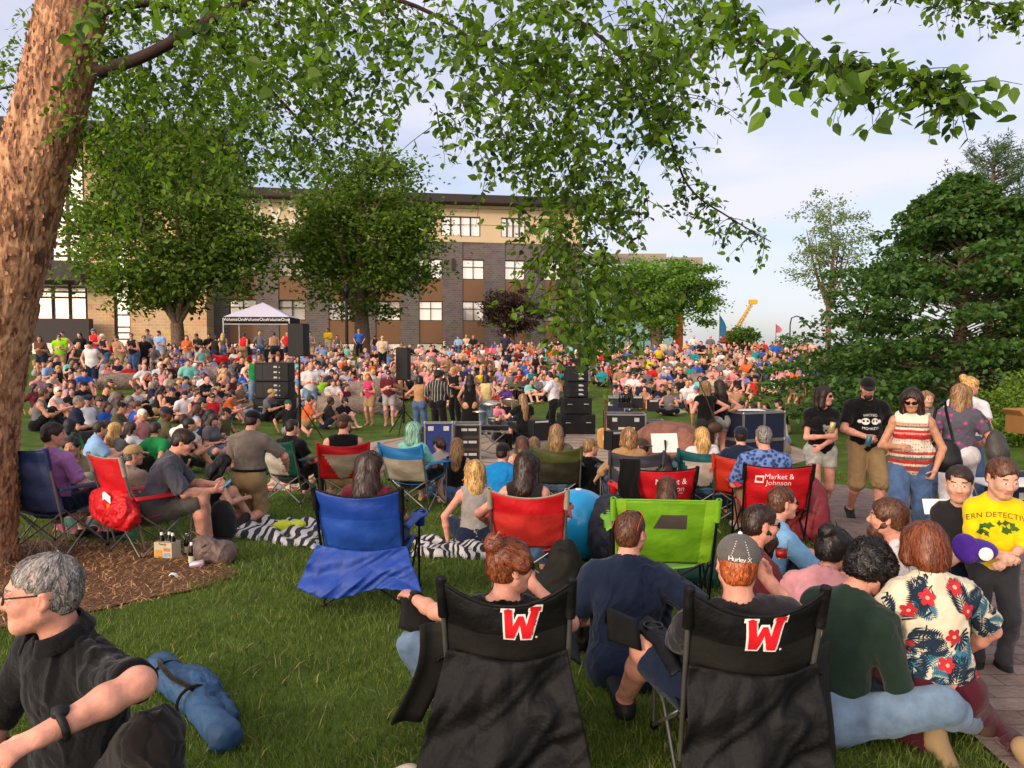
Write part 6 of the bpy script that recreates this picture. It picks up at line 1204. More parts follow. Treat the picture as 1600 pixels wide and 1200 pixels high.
r6 = seat_person('person with short brown hair, sunglasses and a sky blue T-shirt, one forearm tattooed', 1196, 5.5, R_(-78), dict(pose='up', H=1.78, lean=.18, head=(R_(-2), .02, 0), handR=(.16, .50, .16), poleR=(.8, -.2, -.6)), 'p', ('short', HR['brown']), dict(m=SKYC, sleeve=.8), dict(m=NAVYC, leg=.95, name='shorts'), specs=True, h=.011)
F = Field(); r6['fg'].limb_arm(F, 0, .003, 1.02, 1.98); F.p = F.p[-2:]; part('tattoo_sleeve', F, .010, TATT, r6['o'])
seat_person('person with dark curly hair in a bun and a dusty pink T-shirt, leaning forward', 1272, 4.05, R_(-48), dict(fem=True, H=1.70, fat=1.15, lean=.34, head=(R_(-10), .25, 0), handR=(.24, .38, .10)), 'p', ('bun', HR['black'], dict(vol=.014)), dict(m=PINKC, sleeve=.75), dict(m=BLACKC), h=.010)
r8 = seat_person('person with dark curly hair and a dark green shirt, looking down, in pale jeans', 1298, 3.55, R_(-66), dict(H=1.80, fat=1.08, lean=.30, head=(R_(4), .55, .0), handR=(.12, .40, .12), handL=(-.12, .42, .14), footR=(.28, .62, .06), kneeR=(.9, .6, .5), pose='cross'), 'p', ('curly', HR['black'], dict(vol=.010)), dict(m=FOREST, sleeve=1.85, e=.014), dict(m=DENIM), beard=(HR['black'],), specs=dict(dark=False), h=.009, shoes=BOOT)
seat_person('child in a peach pink dress half hidden beyond the dark green shirt', 1386, 3.85, R_(150), dict(fem=True, H=1.25, child=True, lean=.15, head=(R_(30), .2, 0)), 'f', ('long', HR['sandy'], dict(length=.15)), dict(m=PINKB, sleeve=1.3), dict(m=dots('black_flower_print', '#2a2220', '#c8a8a0', '#8a5a5a', 40, th=.3)), h=.011)
pl = MB().lathe([(0, .0), (.075, .0), (.115, .018), (.116, .022), (.074, .006), (0, .006)], (0, 0, 0), 28).build('paper_plate', WHITE); pl.location = at(1384, 1012, 3.55); pl.rotation_euler = (.1, .1, 0); tag(pl, 'white paper plate held over the lap by the man in dark green', 'plate')
CRM = cloth('cream_print_cotton', '#c9bfa4')
def tropical(r):
    rs = random.Random(4); bv = bvh_of(*r['top']); fg = r['fg']; cz = float(fg.C[2]); navy, teal_, red, pale = [], [], [], []
    def frond(cx, cy, a, L_, out, n=11, wd=.42):
        ca, sa = math.cos(a), math.sin(a)
        def T(x, y): return (cx + x * ca - y * sa, cy + x * sa + y * ca)
        out.append([T(0, -.0025), T(L_, -.001), T(L_, .001), T(0, .0025)])
        for i in range(1, n + 1):
            t = i / (n + 1); l_ = L_ * wd * math.sin(math.pi * min(1, .18 + t * .82)) ** .7
            for q in (1, -1): x0 = L_ * t; out.append([T(x0, 0), T(x0 + l_ * .42, q * l_ * .50 - q * .004), T(x0 + l_ * .75, q * l_ * .85), T(x0 + l_ * .30, q * l_ * .52 + q * .004)])
    for i in range(46): frond(rs.uniform(-.26, .26), rs.uniform(-.28, .24), rs.uniform(0, 6.28), rs.uniform(.09, .16), (navy, teal_, navy)[i % 3])
    for i in range(7):
        cx, cy, a = rs.uniform(-.2, .2), rs.uniform(-.2, .2), rs.uniform(0, 6.28)
        for k in range(9): t = a + (k - 4) * .36; navy.append([(cx + math.cos(t + o) * q, cy + math.sin(t + o) * q) for o, q in ((0, .004), (-.13, .035), (-.09, .055), (.0, .062), (.09, .055), (.13, .035))])
    for cx, cy in ((-.08, .16), (-.16, .10), (.10, .10), (.01, .0), (-.03, -.12), (.16, -.10), (.14, -.2), (-.17, -.06), (.06, .2)):
        a = rs.uniform(0, 6.28)
        for k in range(5): t = a + k * 1.257; red.append([(cx + math.cos(t) * .020 + .019 * math.cos(u_) * math.cos(t) - .014 * math.sin(u_) * math.sin(t), cy + math.sin(t) * .020 + .019 * math.cos(u_) * math.sin(t) + .014 * math.sin(u_) * math.cos(t)) for u_ in np.linspace(0, 6.28, 11)[:-1]])
        pale.append(ellp(cx, cy, .009, .009, 8))
    for nm, ps, m, of in (('print', teal_, mat('teal_ink', '#2f6478', .9, .25), .003), ('print', navy, mat('navy_ink', '#122636', .9, .25), .0042), ('print', red, mat('hibiscus_ink', '#b02830', .9, .3), .0056), ('print', pale, mat('stamen_ink', '#d0a080', .9, .1), .007)):
        V2, F = poly_shape(ps); decal(nm, V2, F, m, r['o'], bv, (0, -1.0, cz), (1, 0, 0), (0, 0, 1), (0, 1, 0), of, .03)['kind'] = 'stuff'
rT = seat_person('person with an auburn bob in a tropical leaf print top and burgundy leggings', 1478, 3.5, R_(4), dict(pose='heels', H=1.66, fem=True, fat=1.12, lean=.12, head=(R_(4), .12, 0), handL=(-.26, .26, .06), handR=(.28, .26, .04), poleL=(-1, -.2, -.3), poleR=(1, -.2, -.3), footR=(.26, -.30, .05), footL=(-.10, -.14, .05)), 'p', ('bob', HR['auburn'], dict(length=.055, vol=.012)), dict(m=CRM, sleeve=.78, hem=.06, loose=.02, flare=.02), dict(m=MARLEG, e=.008, loose=0, top=.02), shoes=SHOET, h=.008)
tropical(rT)
seat_person('person with a long brown beard and white T-shirt raising a fist', 1434, 4.75, R_(70), dict(pose='up', H=1.80, lean=.16, head=(R_(-8), .02, 0), handL=(-.16, .40, .34), poleL=(-.6, -.3, -1), curl=(.5, 1.3), palmL=(.7, -.3, .2), handR=(.2, .4, .2)), 'p', ('short', HR['brown'], dict(vol=.008)), dict(m=WHITEC, sleeve=.8), dict(m=KHAKI, leg=.7, name='shorts'), beard=(HR['brown'], .16), h=.011)
# -- two boys
P_ = sp(1562, 4.35); fg = Fig('stand', 1.20, child=True, fat=.88, lean=.04, head=(R_(18), .34, 0), handR=(.02, .33, .14), handL=(-.02, .34, .10), poleR=(1, -.5, -.4), poleL=(-1, -.5, -.4), curl=(.8, .8), hs=.90)
rY = person('child with cropped brown hair in a big yellow T-shirt, looking down at a purple cap', P_, R_(160), fg, 'f', ('short', HR['brown'], dict(vol=-.001)), dict(m=YELLOWC, sleeve=1.0, hem=-.20, e=.017, loose=.025, flare=.02, wr=.005), dict(m=cloth('faded_black_jeans', '#2c2d30')), SHOEK, h=.0075)
bv = bvh_of(*rY['top']); z_ = float(fg.C[2]) + .075; V2, F = text_shape('FERN DETECTIVES', .042, 1.05); INK = mat('dark_green_ink', '#3a3412', .8, .05)
decal('lettering', V2, F, INK, rY['o'], bv, (0, 1.0, z_), (-1, 0, 0), (0, 0, 1), (0, -1, 0), .003, .02, arc=.012)
lf = []
for i in range(16):
    a = random.uniform(0, 6.28); cx, cy = random.uniform(-.10, .10), random.uniform(-.10, -.02); q = random.uniform(.014, .026); lf.append([(cx + q * math.cos(a + t) * r__, cy + q * math.sin(a + t) * r__) for t, r__ in ((0, 1.3), (.6, .6), (1.57, .8), (2.6, .6), (3.14, 1), (3.7, .6), (4.7, .8), (5.7, .6))])
V2, F = poly_shape(lf); decal('leaf_print', V2, F, mat('leaf_green_ink', '#2f5a14', .8, .3), rY['o'], bv, (0, 1.0, z_ - .01), (-1, 0, 0), (0, 0, 1), (0, -1, 0), .0035, .02)
P2_ = sp(1506, 4.62); fg = Fig('stand', 1.10, child=True, fat=.86, lean=.03, head=(R_(8), .12, 0), handR=(.04, .32, .14), handL=(-.05, .34, .10), curl=(.8, .8), hs=.88)
person('child with cropped dark hair in a black long sleeved top, smiling beside the yellow T-shirt', P2_, R_(142), fg, 'f', ('short', HR['dark'], dict(vol=-.001)), dict(m=CHAR, sleeve=1.92, hem=-.10), dict(m=NAVYC), SHOEK, h=.0075)
PUR = cloth('purple_felt', '#3c1f78'); rc_ = empty('purple_cap', at(1524, 860, 3.98), R_(-12), 'purple cap with a round white badge held by the child in yellow', 'cap')
F = Field(); F.ell((0, 0, 0), (.105, .07, .062), None, .01, cuts=[((-.045, 0, 0), np.array((-1.0, .25, 0)))]); part('crown', F, .006, PUR, rc_, .002, 30)
o = MB().lathe([(0, .006), (.06, .005), (.078, 0), (.06, -.005), (0, -.006)], (0, 0, 0), 26).build('brim', PUR, rc_); o.location = (-.06, -.05, .02); o.rotation_euler = (R_(72), R_(-18), 0); o.scale = (.85, 1, 1)
o = MB().lathe([(0, .003), (.033, .003), (.035, 0), (0, -.002)], (0, 0, 0), 24).build('badge', WHITE, rc_); o.location = (.025, -.072, .0); o.rotation_euler = (R_(86), R_(8), 0)
# -- people walking on the path
r_ = person('person in a black T-shirt and cut-off denim shorts walking with a can', sp(1286, 9.1), R_(172), (fg := Fig('walk', 1.68, True, .92, head=(R_(48), .04, 0), handR=(-.02, .22, .20), poleR=(1, -.6, -.2), handL=(.06, .26, .08), poleL=(-1, -.5, -.2), curl=(.9, .4), palmR=(-.3, -.9, 0))), 'p', ('bob', HR['dark'], dict(length=.12, vol=.006)), dict(m=BLACKC, sleeve=.55, hem=-.03), dict(m=cloth('pale_denim_shorts', '#a8a69c', var=.3), leg=.42, name='shorts'), SHOEW, specs=True, h=.012)
bv = bvh_of(*r_['top']); sk_ = [ellp(0, .02, .055, .045), [(-.03, -.01), (.03, -.01), (.022, -.06), (-.022, -.06)], ellp(-.045, .055, .02, .02, 8)]; V2, F = poly_shape(sk_); zc_ = float(fg.C[2]); decal('bear_print', V2, F, mat('grey_print', '#8f8c88', .8, .1), r_['o'], bv, (-.04, 1, zc_ - .03), (-1, 0, 0), (0, 0, 1), (0, -1, 0), .003); V2, F = poly_shape([ellp(-.02, .0, .013, .013, 10), ellp(.02, .0, .013, .013, 10), [(-.006, -.03), (.006, -.03), (0, -.015)]]); decal('print_eyes', V2, F, BLACKP, r_['o'], bv, (-.04, 1, zc_ - .03), (-1, 0, 0), (0, 0, 1), (0, -1, 0), .006)
def can(px, py, d, c, label, tilt=.15):
    o = MB().lathe([(0, 0), (.026, 0), (.031, .008), (.031, .11), (.026, .122), (0, .122)], (0, 0, -.06), 16).build('drink_can', mat('can_' + c[1:], c, .3, .15, metal=.5)); o.location = at(px, py, d); o.rotation_euler = (tilt, tilt, 0); tag(o, label, 'can', 'drink cans'); return o
can(1300, 668, 8.72, '#c8b878', 'pale yellow can held in front of the black bear print T-shirt'); can(1357, 689, 8.75, '#4a7a8c', 'blue green can held low by the man with a cap and moustache')
r_ = person('person in a black cap and black T-shirt with a white oval print, khaki shorts, walking', sp(1356, 9.25), R_(176), (fg := Fig('walk', 1.80, False, 1.06, head=(R_(-14), .28, 0), handR=(.10, .26, .12), poleR=(1, -.5, -.2), handL=(-.26, .02, -.02), curl=(.8, .5), footR=(.10, -.18, .12), footL=(-.09, .20, .085))), 'p', ('short', HR['dark']), dict(m=BLACKC, sleeve=.75, hem=-.10, loose=.018), dict(m=KHAKI, leg=1.02, name='shorts', loose=.03), SHOEK, hat=dict(m=CAPK), beard=(HR['dark'],), h=.012)
bv = bvh_of(*r_['top']); zc_ = float(fg.C[2]) - .01; V2, F = poly_shape([ellp(-.055, .0, .045, .04), ellp(.055, .0, .045, .04), ellp(-.115, .0, .022, .022, 10), ellp(.115, .0, .022, .022, 10)]); decal('print', V2, F, WHITE, r_['o'], bv, (0, 1, zc_), (-1, 0, 0), (0, 0, 1), (0, -1, 0), .003); V2, F = poly_shape([ellp(x, .005, .012, .014, 8) for x in (-.075, -.035, .035, .075)]); decal('print_marks', V2, F, BLACKP, r_['o'], bv, (0, 1, zc_), (-1, 0, 0), (0, 0, 1), (0, -1, 0), .006)
for s_, zz in (('WICKED', .062), ('MONKEYS', -.075)): V2, F = text_shape(s_, .042); decal('lettering', V2, F, WHITE, r_['o'], bv, (0, 1, zc_ + zz), (-1, 0, 0), (0, 0, 1), (0, -1, 0), .003, .03, arc=.012 if zz > 0 else -.012)
def bands():
    m, t, b = new_mat('banded_print'); l = t.links.new; co = N(t, 'ShaderNodeTexCoord'); sx = N(t, 'ShaderNodeSeparateXYZ'); l(co.outputs['Object'], sx.inputs['Vector'])
    mr = N(t, 'ShaderNodeMapRange'); mr.inputs['From Min'].default_value = .78; mr.inputs['From Max'].default_value = 1.42; l(sx.outputs['Z'], mr.inputs['Value']); r = N(t, 'ShaderNodeValToRGB'); r.color_ramp.interpolation = 'CONSTANT'; e = r.color_ramp.elements
    seq = ((0, '#b8a090'), (.05, '#8c2a26'), (.12, '#c4b09c'), (.16, '#a82824'), (.22, '#47635a'), (.26, '#c8b8a4'), (.30, '#a83a30'), (.34, '#c4b4a0'), (.53, '#b01c20'), (.60, '#c08070'), (.63, '#a81a1e'), (.67, '#c8b8a4'), (.70, '#586a58'), (.73, '#c08274'), (.77, '#cfc2b0'))
    e[0].position = 0; e[0].color = hexc(seq[0][1]) + (1,); e[1].position = seq[1][0]; e[1].color = hexc(seq[1][1]) + (1,)
    for p_, c_ in seq[2:]: e.new(p_).color = hexc(c_) + (1,)
    l(mr.outputs['Result'], r.inputs['Fac']); v = N(t, 'ShaderNodeTexVoronoi'); v.inputs['Scale'].default_value = 42; v.inputs['Randomness'].default_value = .15; l(co.outputs['Object'], v.inputs['Vector']); lt = N(t, 'ShaderNodeMath', operation='LESS_THAN'); lt.inputs[1].default_value = .26; l(v.outputs['Distance'], lt.inputs[0]); gt = N(t, 'ShaderNodeMath', operation='LESS_THAN'); gt.inputs[1].default_value = .76; l(mr.outputs['Result'], gt.inputs[0]); mu = N(t, 'ShaderNodeMath', operation='MULTIPLY'); l(lt.outputs[0], mu.inputs[0]); l(gt.outputs[0], mu.inputs[1])
    m1 = N(t, 'ShaderNodeMix', data_type='RGBA'); m1.inputs['B'].default_value = hexc('#3c2c2a') + (1,); l(mu.outputs[0], m1.inputs['Factor']); l(r.outputs['Color'], m1.inputs['A']); l(m1.outputs['Result'], b.inputs['Base Color']); b.inputs['Roughness'].default_value = .9; return m
r_ = person('person in a sleeveless red, white and green banded top holding a white paper', sp(1428, 7.5), R_(150), (fg := Fig('walk', 1.66, True, 1.08, head=(R_(-2), .34, 0), handR=(.10, .26, .20), poleR=(1, -.7, -.6), handL=(-.22, .10, -.04), poleL=(-1, -.8, 0), curl=(.7, .9), side=.0)), 't', ('bob', HR['dark'], dict(length=.15, vol=.010)), dict(m=bands(), tank=True, hem=-.14, loose=.05, e=.02), dict(m=DENIMD), SHOEK, specs=True, h=.011)
o = MB().sheet(lambda u, v: ((u - .5) * .24, (v - .5) * .15, .01 * math.sin(3 * u)), 6, 4).build('white_paper', WHITE); o.location = at(1464, 792, 7.2); o.rotation_euler = (R_(60), 0, R_(-8)); tag(o, 'white sheet of paper held low by the woman in the banded top', 'paper')
bgw = at(1474, 690, 7.42); hb = empty('handbag', bgw, R_(-20), 'black shoulder bag hanging at the side of the woman in the banded top', 'handbag'); F = Field(); F.ell((0, 0, -.12), (.15, .07, .15), None, .05); F.ell((0, 0, -.2), (.17, .08, .1), None, .05); part('bag', F, .012, mat('black_leather', '#101010', .45, .1, fold=.4), hb, .004, 20); MB().tube([(-.10, 0, .0), (-.09, .0, .2), (-.07, -.02, .34), (0, -.03, .40), (.02, .03, .30), (.09, .02, .0)], .014, 8).build('strap', mat('black_leather', '#101010'), hb)
person('person with straight light brown hair in a grey T-shirt, face showing behind the banded top', sp(1447, 9.9), R_(180), Fig('stand', 1.60, True, head=(R_(4), .05, 0)), 'f', ('long', HR['sandy'], dict(length=.25)), dict(m=GREYC), dict(m=DENIMD), SHOEK, h=.013)
FLOR = dots('pink_flower_print', '#4a4a52', '#b84a64', '#7c3c6c', 13, th=.34)
person('person in a grey flower print top and white trousers, seen from behind', sp(1502, 8.5), R_(-24), Fig('walk', 1.70, True, 1.1, head=(R_(-35), .05, 0), handL=(-.24, .06, .02), handR=(.24, .22, .1)), 'p', ('bob', HR['sandy'], dict(length=.17, vol=.012)), dict(m=FLOR, sleeve=.7, hem=-.07, loose=.025), dict(m=cloth('white_trousers', '#c9c4c4')), SHOEW, h=.012)
gbp = at(1556, 690, 8.1); gb = empty('grey_backpack_purse', gbp, R_(10), 'slouchy dark grey backpack purse on the shoulder of the woman in the flower print', 'handbag'); F = Field(); F.ell((0, 0, -.05), (.11, .08, .17), None, .05); F.ell((.01, -.03, -.12), (.12, .09, .11), None, .05); part('bag', F, .012, mat('grey_leather', '#3c3934', .5, .15, fold=.5), gb, .008, 18); MB().tube([(-.05, .0, .10), (-.08, .02, .22), (-.12, .06, .28)], .012, 8).build('strap', mat('grey_leather', '#3c3934'), gb)
person('person with tied blond hair and a white T-shirt behind the flower print top', sp(1514, 9.4), R_(-60), Fig('stand', 1.78, False, head=(R_(-20), 0, 0)), 'p', ('bun', HR['blond']), dict(m=WHITEC), dict(m=DENIMD), SHOEK, h=.014)
# ---------------------------------------------------------------- the stage: speakers, cases, drums, players
BOXK = mat('speaker_black', '#0f0f10', .65, .15, bump=.3, bscale=200); GRILLE = mat('speaker_grille', '#161617', .5, .2, bump=.9, bscale=500); CASEN = mat('road_case_navy', '#1a1d33', .5, .1); CASEK = mat('road_case_black', '#17181c', .5, .1); ALU = mat('aluminium_edge', '#9a9994', .35, .1, metal=.8); AMPB = mat('amp_tolex', '#2a2418', .8, .1, bump=.5); SILV = mat('silver_label', '#a8a8a4', .4, .1)
def cube_thing(name, label, cat, px, py, d, w, h, dp, yaw=0.0, lift=0.0, group=None):
    p = sp(px, d) if py is None else at(px, py, d); return empty(name, (p[0], p[1], p[2] + lift), yaw, label, cat, group)
def speaker_box(r, w, h, dp, horn=True, face=1):
    MB().box((0, 0, h / 2), (w, dp, h), bev=.015).build('cabinet', BOXK, r); MB().box((0, face * (dp / 2 + .004), h / 2), (w * .9, .006, h * .92)).build('grille', GRILLE, r)
    b = MB(); 
    for q in (-1, 1): b.box((q * (w / 2 + .004), 0, h * .6), (.008, .12, .06), bev=.003)
    b.build('handle', PLAS, r)
def pole_speaker(label, px, d, top, bot, w):
    p = sp(px, d); z1, z0 = EYE + (540 - top) * d / FPX, EYE + (540 - bot) * d / FPX; st = empty('speaker_stand', p, 0, 'tripod stand under the ' + label, 'stand', 'speaker stands'); b = MB(); hh = z0 - p[2]; b.bar((0, 0, .3), (0, 0, hh), .022, 8); b.bar((0, 0, .3), (0, 0, hh * .55), .032, 8); b.build('pole', BLKSTEEL, st)
    for k in range(3): a = 2.1 * k + .4; MB().bar((0, 0, hh * .45), (.55 * math.cos(a), .55 * math.sin(a), .01), .014, 6).build('leg', BLKSTEEL, st)
    s_ = empty('loudspeaker', (p[0], p[1], z0 + .004), R_(-8), label, 'speaker'); speaker_box(s_, w, z1 - z0, w * .9, face=1)
pole_speaker('black pole speaker before the white canopy tent', 467, 18.5, 506, 557, .40); pole_speaker('black pole speaker before the tan boulder', 630, 21.0, 543, 594, .34)
def stack(px, d, boxes, yaw=0.0):
    p = sp(px, d); z = p[2]
    for (w, h, dp, kind, lb) in boxes:
        r = empty('stage_speaker', (p[0], p[1], z), yaw, lb, 'speaker'); MB().box((0, 0, h / 2), (w, dp, h - .006), bev=.02).build('cabinet', BOXK, r); b = MB()
        b.box((0, -dp / 2 - .003, h / 2), (w * .5, .005, h * .86)).box((-w * .36, -dp / 2 - .003, h / 2), (w * .2, .005, h * .8)).build('grille', GRILLE, r); c_ = MB()
        if kind == 'line':
            for q in range(3): c_.box((w * .12, -dp / 2 - .012, h * (.22 + .28 * q)), (.10, .012, .05), bev=.004).box((w * .24, -dp / 2 - .012, h * (.2 + .28 * q)), (.03, .012, .03))
            c_.build('back_plate', SILV, r)
        else:
            for q in (-1, 1): c_.tube([(q * w * .3 - .06, -dp / 2 - .006, h * .6), (q * w * .3 - .05, -dp / 2 - .03, h * .62), (q * w * .3 + .05, -dp / 2 - .03, h * .62), (q * w * .3 + .06, -dp / 2 - .006, h * .6)], .012, 6)
            c_.build('handle', SILV, r)
        z += h
stack(429, 23.0, [(1.05, .62, .8, 'sub', 'bottom black cabinet of the left speaker stack'), (1.0, .50, .7, 'line', 'middle black cabinet of the left speaker stack'), (1.0, .56, .7, 'line', 'top black cabinet of the left speaker stack')])
stack(900, 20.8, [(.92, .56, .8, 'sub', 'bottom black cabinet of the right speaker stack, widest of the stack'), (.74, .44, .7, 'sub', 'second black cabinet from the bottom of the right speaker stack'), (.56, .42, .6, 'line', 'third black cabinet from the bottom of the right speaker stack'), (.56, .42, .6, 'line', 'topmost black cabinet of the right speaker stack')], R_(6))
def road_case(label, px, d, w, h, dp, yaw, m, lift=0.0, split=1, labelm=None, drawers=0, catches=True):
    p = sp(px, d); r = empty('road_case', (p[0], p[1], p[2] + lift), yaw, label, 'case', 'road cases around the stage'); MB().box((0, 0, h / 2), (w, dp, h)).build('body', m, r); e = MB(); t = .032
    for x in (-1, 1):
        for y in (-1, 1): e.box((x * w / 2, y * dp / 2, h / 2), (t, t, h + .006))
    for z in (0, h):
        for y in (-1, 1): e.box((0, y * dp / 2, z), (w - t - .002, t, t))
        for x in (-1, 1): e.box((x * w / 2, 0, z), (t, dp - t - .002, t))
    for k in range(1, split): e.box((-w / 2 + w * k / split, -dp / 2 - .002, h / 2), (.045, .012, h - t))
    e.build('edge_trim', ALU, r)
    for x in (-1, 1):
        for y in (-1, 1):
            for z in (0, h): MB().ball((x * w / 2, y * dp / 2, z), .030, 8).build('corner', ALU, r)
    if catches:
        for x in (-.28, .28): MB().box((x * w, -dp / 2 - .010, h * .86), (.11, .012, .09), bev=.004).build('latch', SILV, r)
    if labelm: MB().box((.02, -dp / 2 - .006, h * .55), (w * .42, .006, h * .2)).build('label_plate', labelm, r)
    for k in range(drawers): MB().box((0, -dp / 2 - .006, h * (k + .5) / drawers), (w - .1, .012, h / drawers - .06)).box((-.12 * w, -dp / 2 - .016, h * (k + .6) / drawers), (.12, .01, .05), 1).box((.2 * w, -dp / 2 - .016, h * (k + .6) / drawers), (.16, .01, .05), 1).build('drawer', [CASEK, SILV], r)
    return r
PAPERL = mat('cream_label', '#b8a888', .7, .05)
road_case('dark road case with a cream label plate beside the stage guitar', 977, 17.6, .88, .80, .6, R_(-4), CASEK, labelm=PAPERL); road_case('small dark road case right of the one with the cream label', 1023, 17.8, .42, .62, .5, R_(-2), CASEN); road_case('tall dark road case standing behind the cream label case', 962, 19.3, .44, 1.10, .5, R_(-6), CASEN, labelm=SILV)
rc1 = road_case('lower navy road case of the pair in front of the crowd on the right', 1176, 14.2, .92, .56, .70, R_(22), CASEN, catches=False); rc2 = road_case('upper navy road case with papers on its lid', 1176, 14.2, .92, .48, .70, R_(22), CASEN, lift=.58, split=2, catches=False)
pp_ = MB().box((0, 0, 0), (.5, .4, .004)).build('paper_sheets', WHITE); pp_.location = sp(1172, 14.2) + np.array((0, 0, 1.085)); tag(pp_, 'loose white papers lying on the upper navy road case', 'papers')
road_case('open blue lidded case standing on edge behind the seated row', 685, 15.2, .54, .78, .16, R_(3), mat('blue_case_lid', '#1c2b66', .5, .1)); road_case('aluminium case of three brown drawers left of the drums', 730, 15.6, .52, .74, .5, R_(3), mat('brown_case', '#3a2e26', .6, .1), drawers=3, catches=False)
road_case('navy road case at the right edge beyond the path', 1590, 9.9, .80, .46, .6, R_(4), CASEN, split=2, labelm=SILV, catches=False)
cb = empty('cardboard_box', at(1608, 676, 9.7), R_(8), 'brown cardboard box with a round purple mark on the navy case at the right edge', 'box'); MB().box((0, 0, .11), (.42, .3, .22)).sheet(lambda u, v: (-.21 - .06 * v, -.15 + .3 * u, .22 + .07 * v), 2, 2).sheet(lambda u, v: (-.21 + .42 * u, .15 + .05 * v, .22 + .08 * v), 2, 2).build('carton', mat('cardboard', '#8a6234', .85, .08), cb); MB().lathe([(0, .002), (.035, .002), (.036, 0)], (0, 0, 0), 16).build('mark', PUR, cb).rotation_euler = (math.pi / 2, 0, 0); cb.children[-1].location = (-.04, -.152, .11)
ft = empty('folding_table', sp(1585, 8.9), 0, 'white topped folding table behind the two children at the right edge', 'table'); MB().box((0, 0, .52), (.8, .5, .03), bev=.01).build('tabletop', WHITE, ft)
for x in (-.35, .35): MB().bar((x, -.2, 0), (x * .9, .2, .5), .012, 6).build('leg', ALU, ft)
def amp(label, px, py, d, w, h, yaw=0.0, m=AMPB):
    p = at(px, py, d); r = empty('amplifier', p, yaw, label, 'amplifier', 'amplifiers on stage'); MB().box((0, 0, h / 2), (w, .25, h), bev=.01).build('cabinet', m, r); MB().box((0, -.128, h * .45), (w * .86, .006, h * .8)).build('grille', GRILLE, r); MB().box((0, -.13, h * .92), (w * .8, .008, .04)).build('control_panel', SILV, r)
amp('small dark green amplifier on the cream label case, left one', 995, 637, 17.7, .24, .27); amp('dark brown amplifier on the small road case, right one', 1020, 642, 17.8, .24, .26); amp('black amplifier with a silver edge right of the long haired drummer', 842, 688, 17.0, .42, .46, R_(28), BOXK); amp('black speaker cabinet low beside the stage rug with a grey side', 966, 702, 14.6, .52, .36, R_(30), BOXK)
dc = empty('drink_crate', at(976, 637, 17.45), 0, 'black crate of bottles on the cream label case', 'crate'); b = MB(); b.box((0, 0, .06), (.28, .2, .12)); b.build('crate', PLAS, dc)
for i in range(5): MB().lathe([(0, 0), (.022, 0), (.022, .16), (.009, .21), (.009, .25), (0, .25)], (-.11 + .055 * i, .03 * (-1) ** i, .08), 10).build('bottle', mat('dark_bottle', '#0d0f0c', .15, .1), dc)
wg = empty('monitor_wedge', at(655, 700, 15.6), R_(-12), 'black floor monitor wedge left of the blue lidded case', 'speaker'); MB().add([(-.25, -.2, 0), (.25, -.2, 0), (.25, .2, 0), (-.25, .2, 0), (-.22, -.16, .12), (.22, -.16, .12), (.22, .14, .42), (-.22, .14, .42)], [(3, 2, 1, 0), (4, 5, 6, 7), (0, 1, 5, 4), (1, 2, 6, 5), (2, 3, 7, 6), (3, 0, 4, 7)]).build('cabinet', BOXK, wg)
nb = empty('notice_board', at(1040, 707, 12.6), R_(6), 'blank white notice board leaning on the reddish boulder', 'board'); MB().box((0, 0, .16), (.44, .012, .32)).build('panel', WHITE, nb).rotation_euler = (-.35, 0, 0); V2, F = text_shape('SET LIST', .03); MB().box((0, .05, .1), (.02, .1, .2)).build('prop', PLAS, nb)
# drums
dk = empty('drum_kit', sp(790, 18.4), 0, 'drum kit with bright cymbals on stands in front of the long haired drummer', 'drum kit')
CYM = mat('cymbal_bronze', '#c9c0a8', .25, .1, metal=.9); DRUM = mat('drum_shell', '#20242c', .3, .1, coat=.5); SKIN = mat('drum_head', '#c4beb2', .6, .05)
for x, y, z, r_, t1, t2 in ((-.35, .25, .98, .25, .25, .1), (.15, .30, .98, .26, -.45, .15), (.42, .1, .94, .24, .1, -.2), (-.62, -.1, .80, .18, .05, 0)):
    MB().bar((x, y, 0), (x, y, z), .012, 6).build('stand', ALU, dk); o = MB().lathe([(0, .03), (.04, .025), (r_, 0), (.04, .018), (0, .02)], (0, 0, 0), 24).build('cymbal', CYM, dk); o.location = (x, y, z); o.rotation_euler = (t1, t2, 0)
for x, y, z, r_, h_ in ((0, .1, .08, .28, .3), (-.25, -.1, .5, .17, .15), (.2, .25, .55, .14, .18), (.45, -.15, .2, .2, .35)): o = MB().lathe([(0, 0), (r_, 0), (r_, h_), (r_ * .97, h_)], (x, y, z), 20).lathe([(r_ * .97, h_ + .002), (0, h_ + .002)], (x, y, z), 20, 1).build('drum', [DRUM, SKIN], dk)
kb = empty('keyboard_stand', at(772, 668, 16.4), R_(2), 'black electronic keyboard on a metal stand in front of the drums', 'keyboard'); MB().box((0, 0, 0), (.62, .26, .09), bev=.01).build('keyboard', PLAS, kb); MB().box((0, -.13, -.07), (.66, .03, .03)).bar((-.25, 0, -.1), (.2, 0, -.5), .015).bar((.25, 0, -.1), (-.2, 0, -.5), .015).build('stand', ALU, kb)
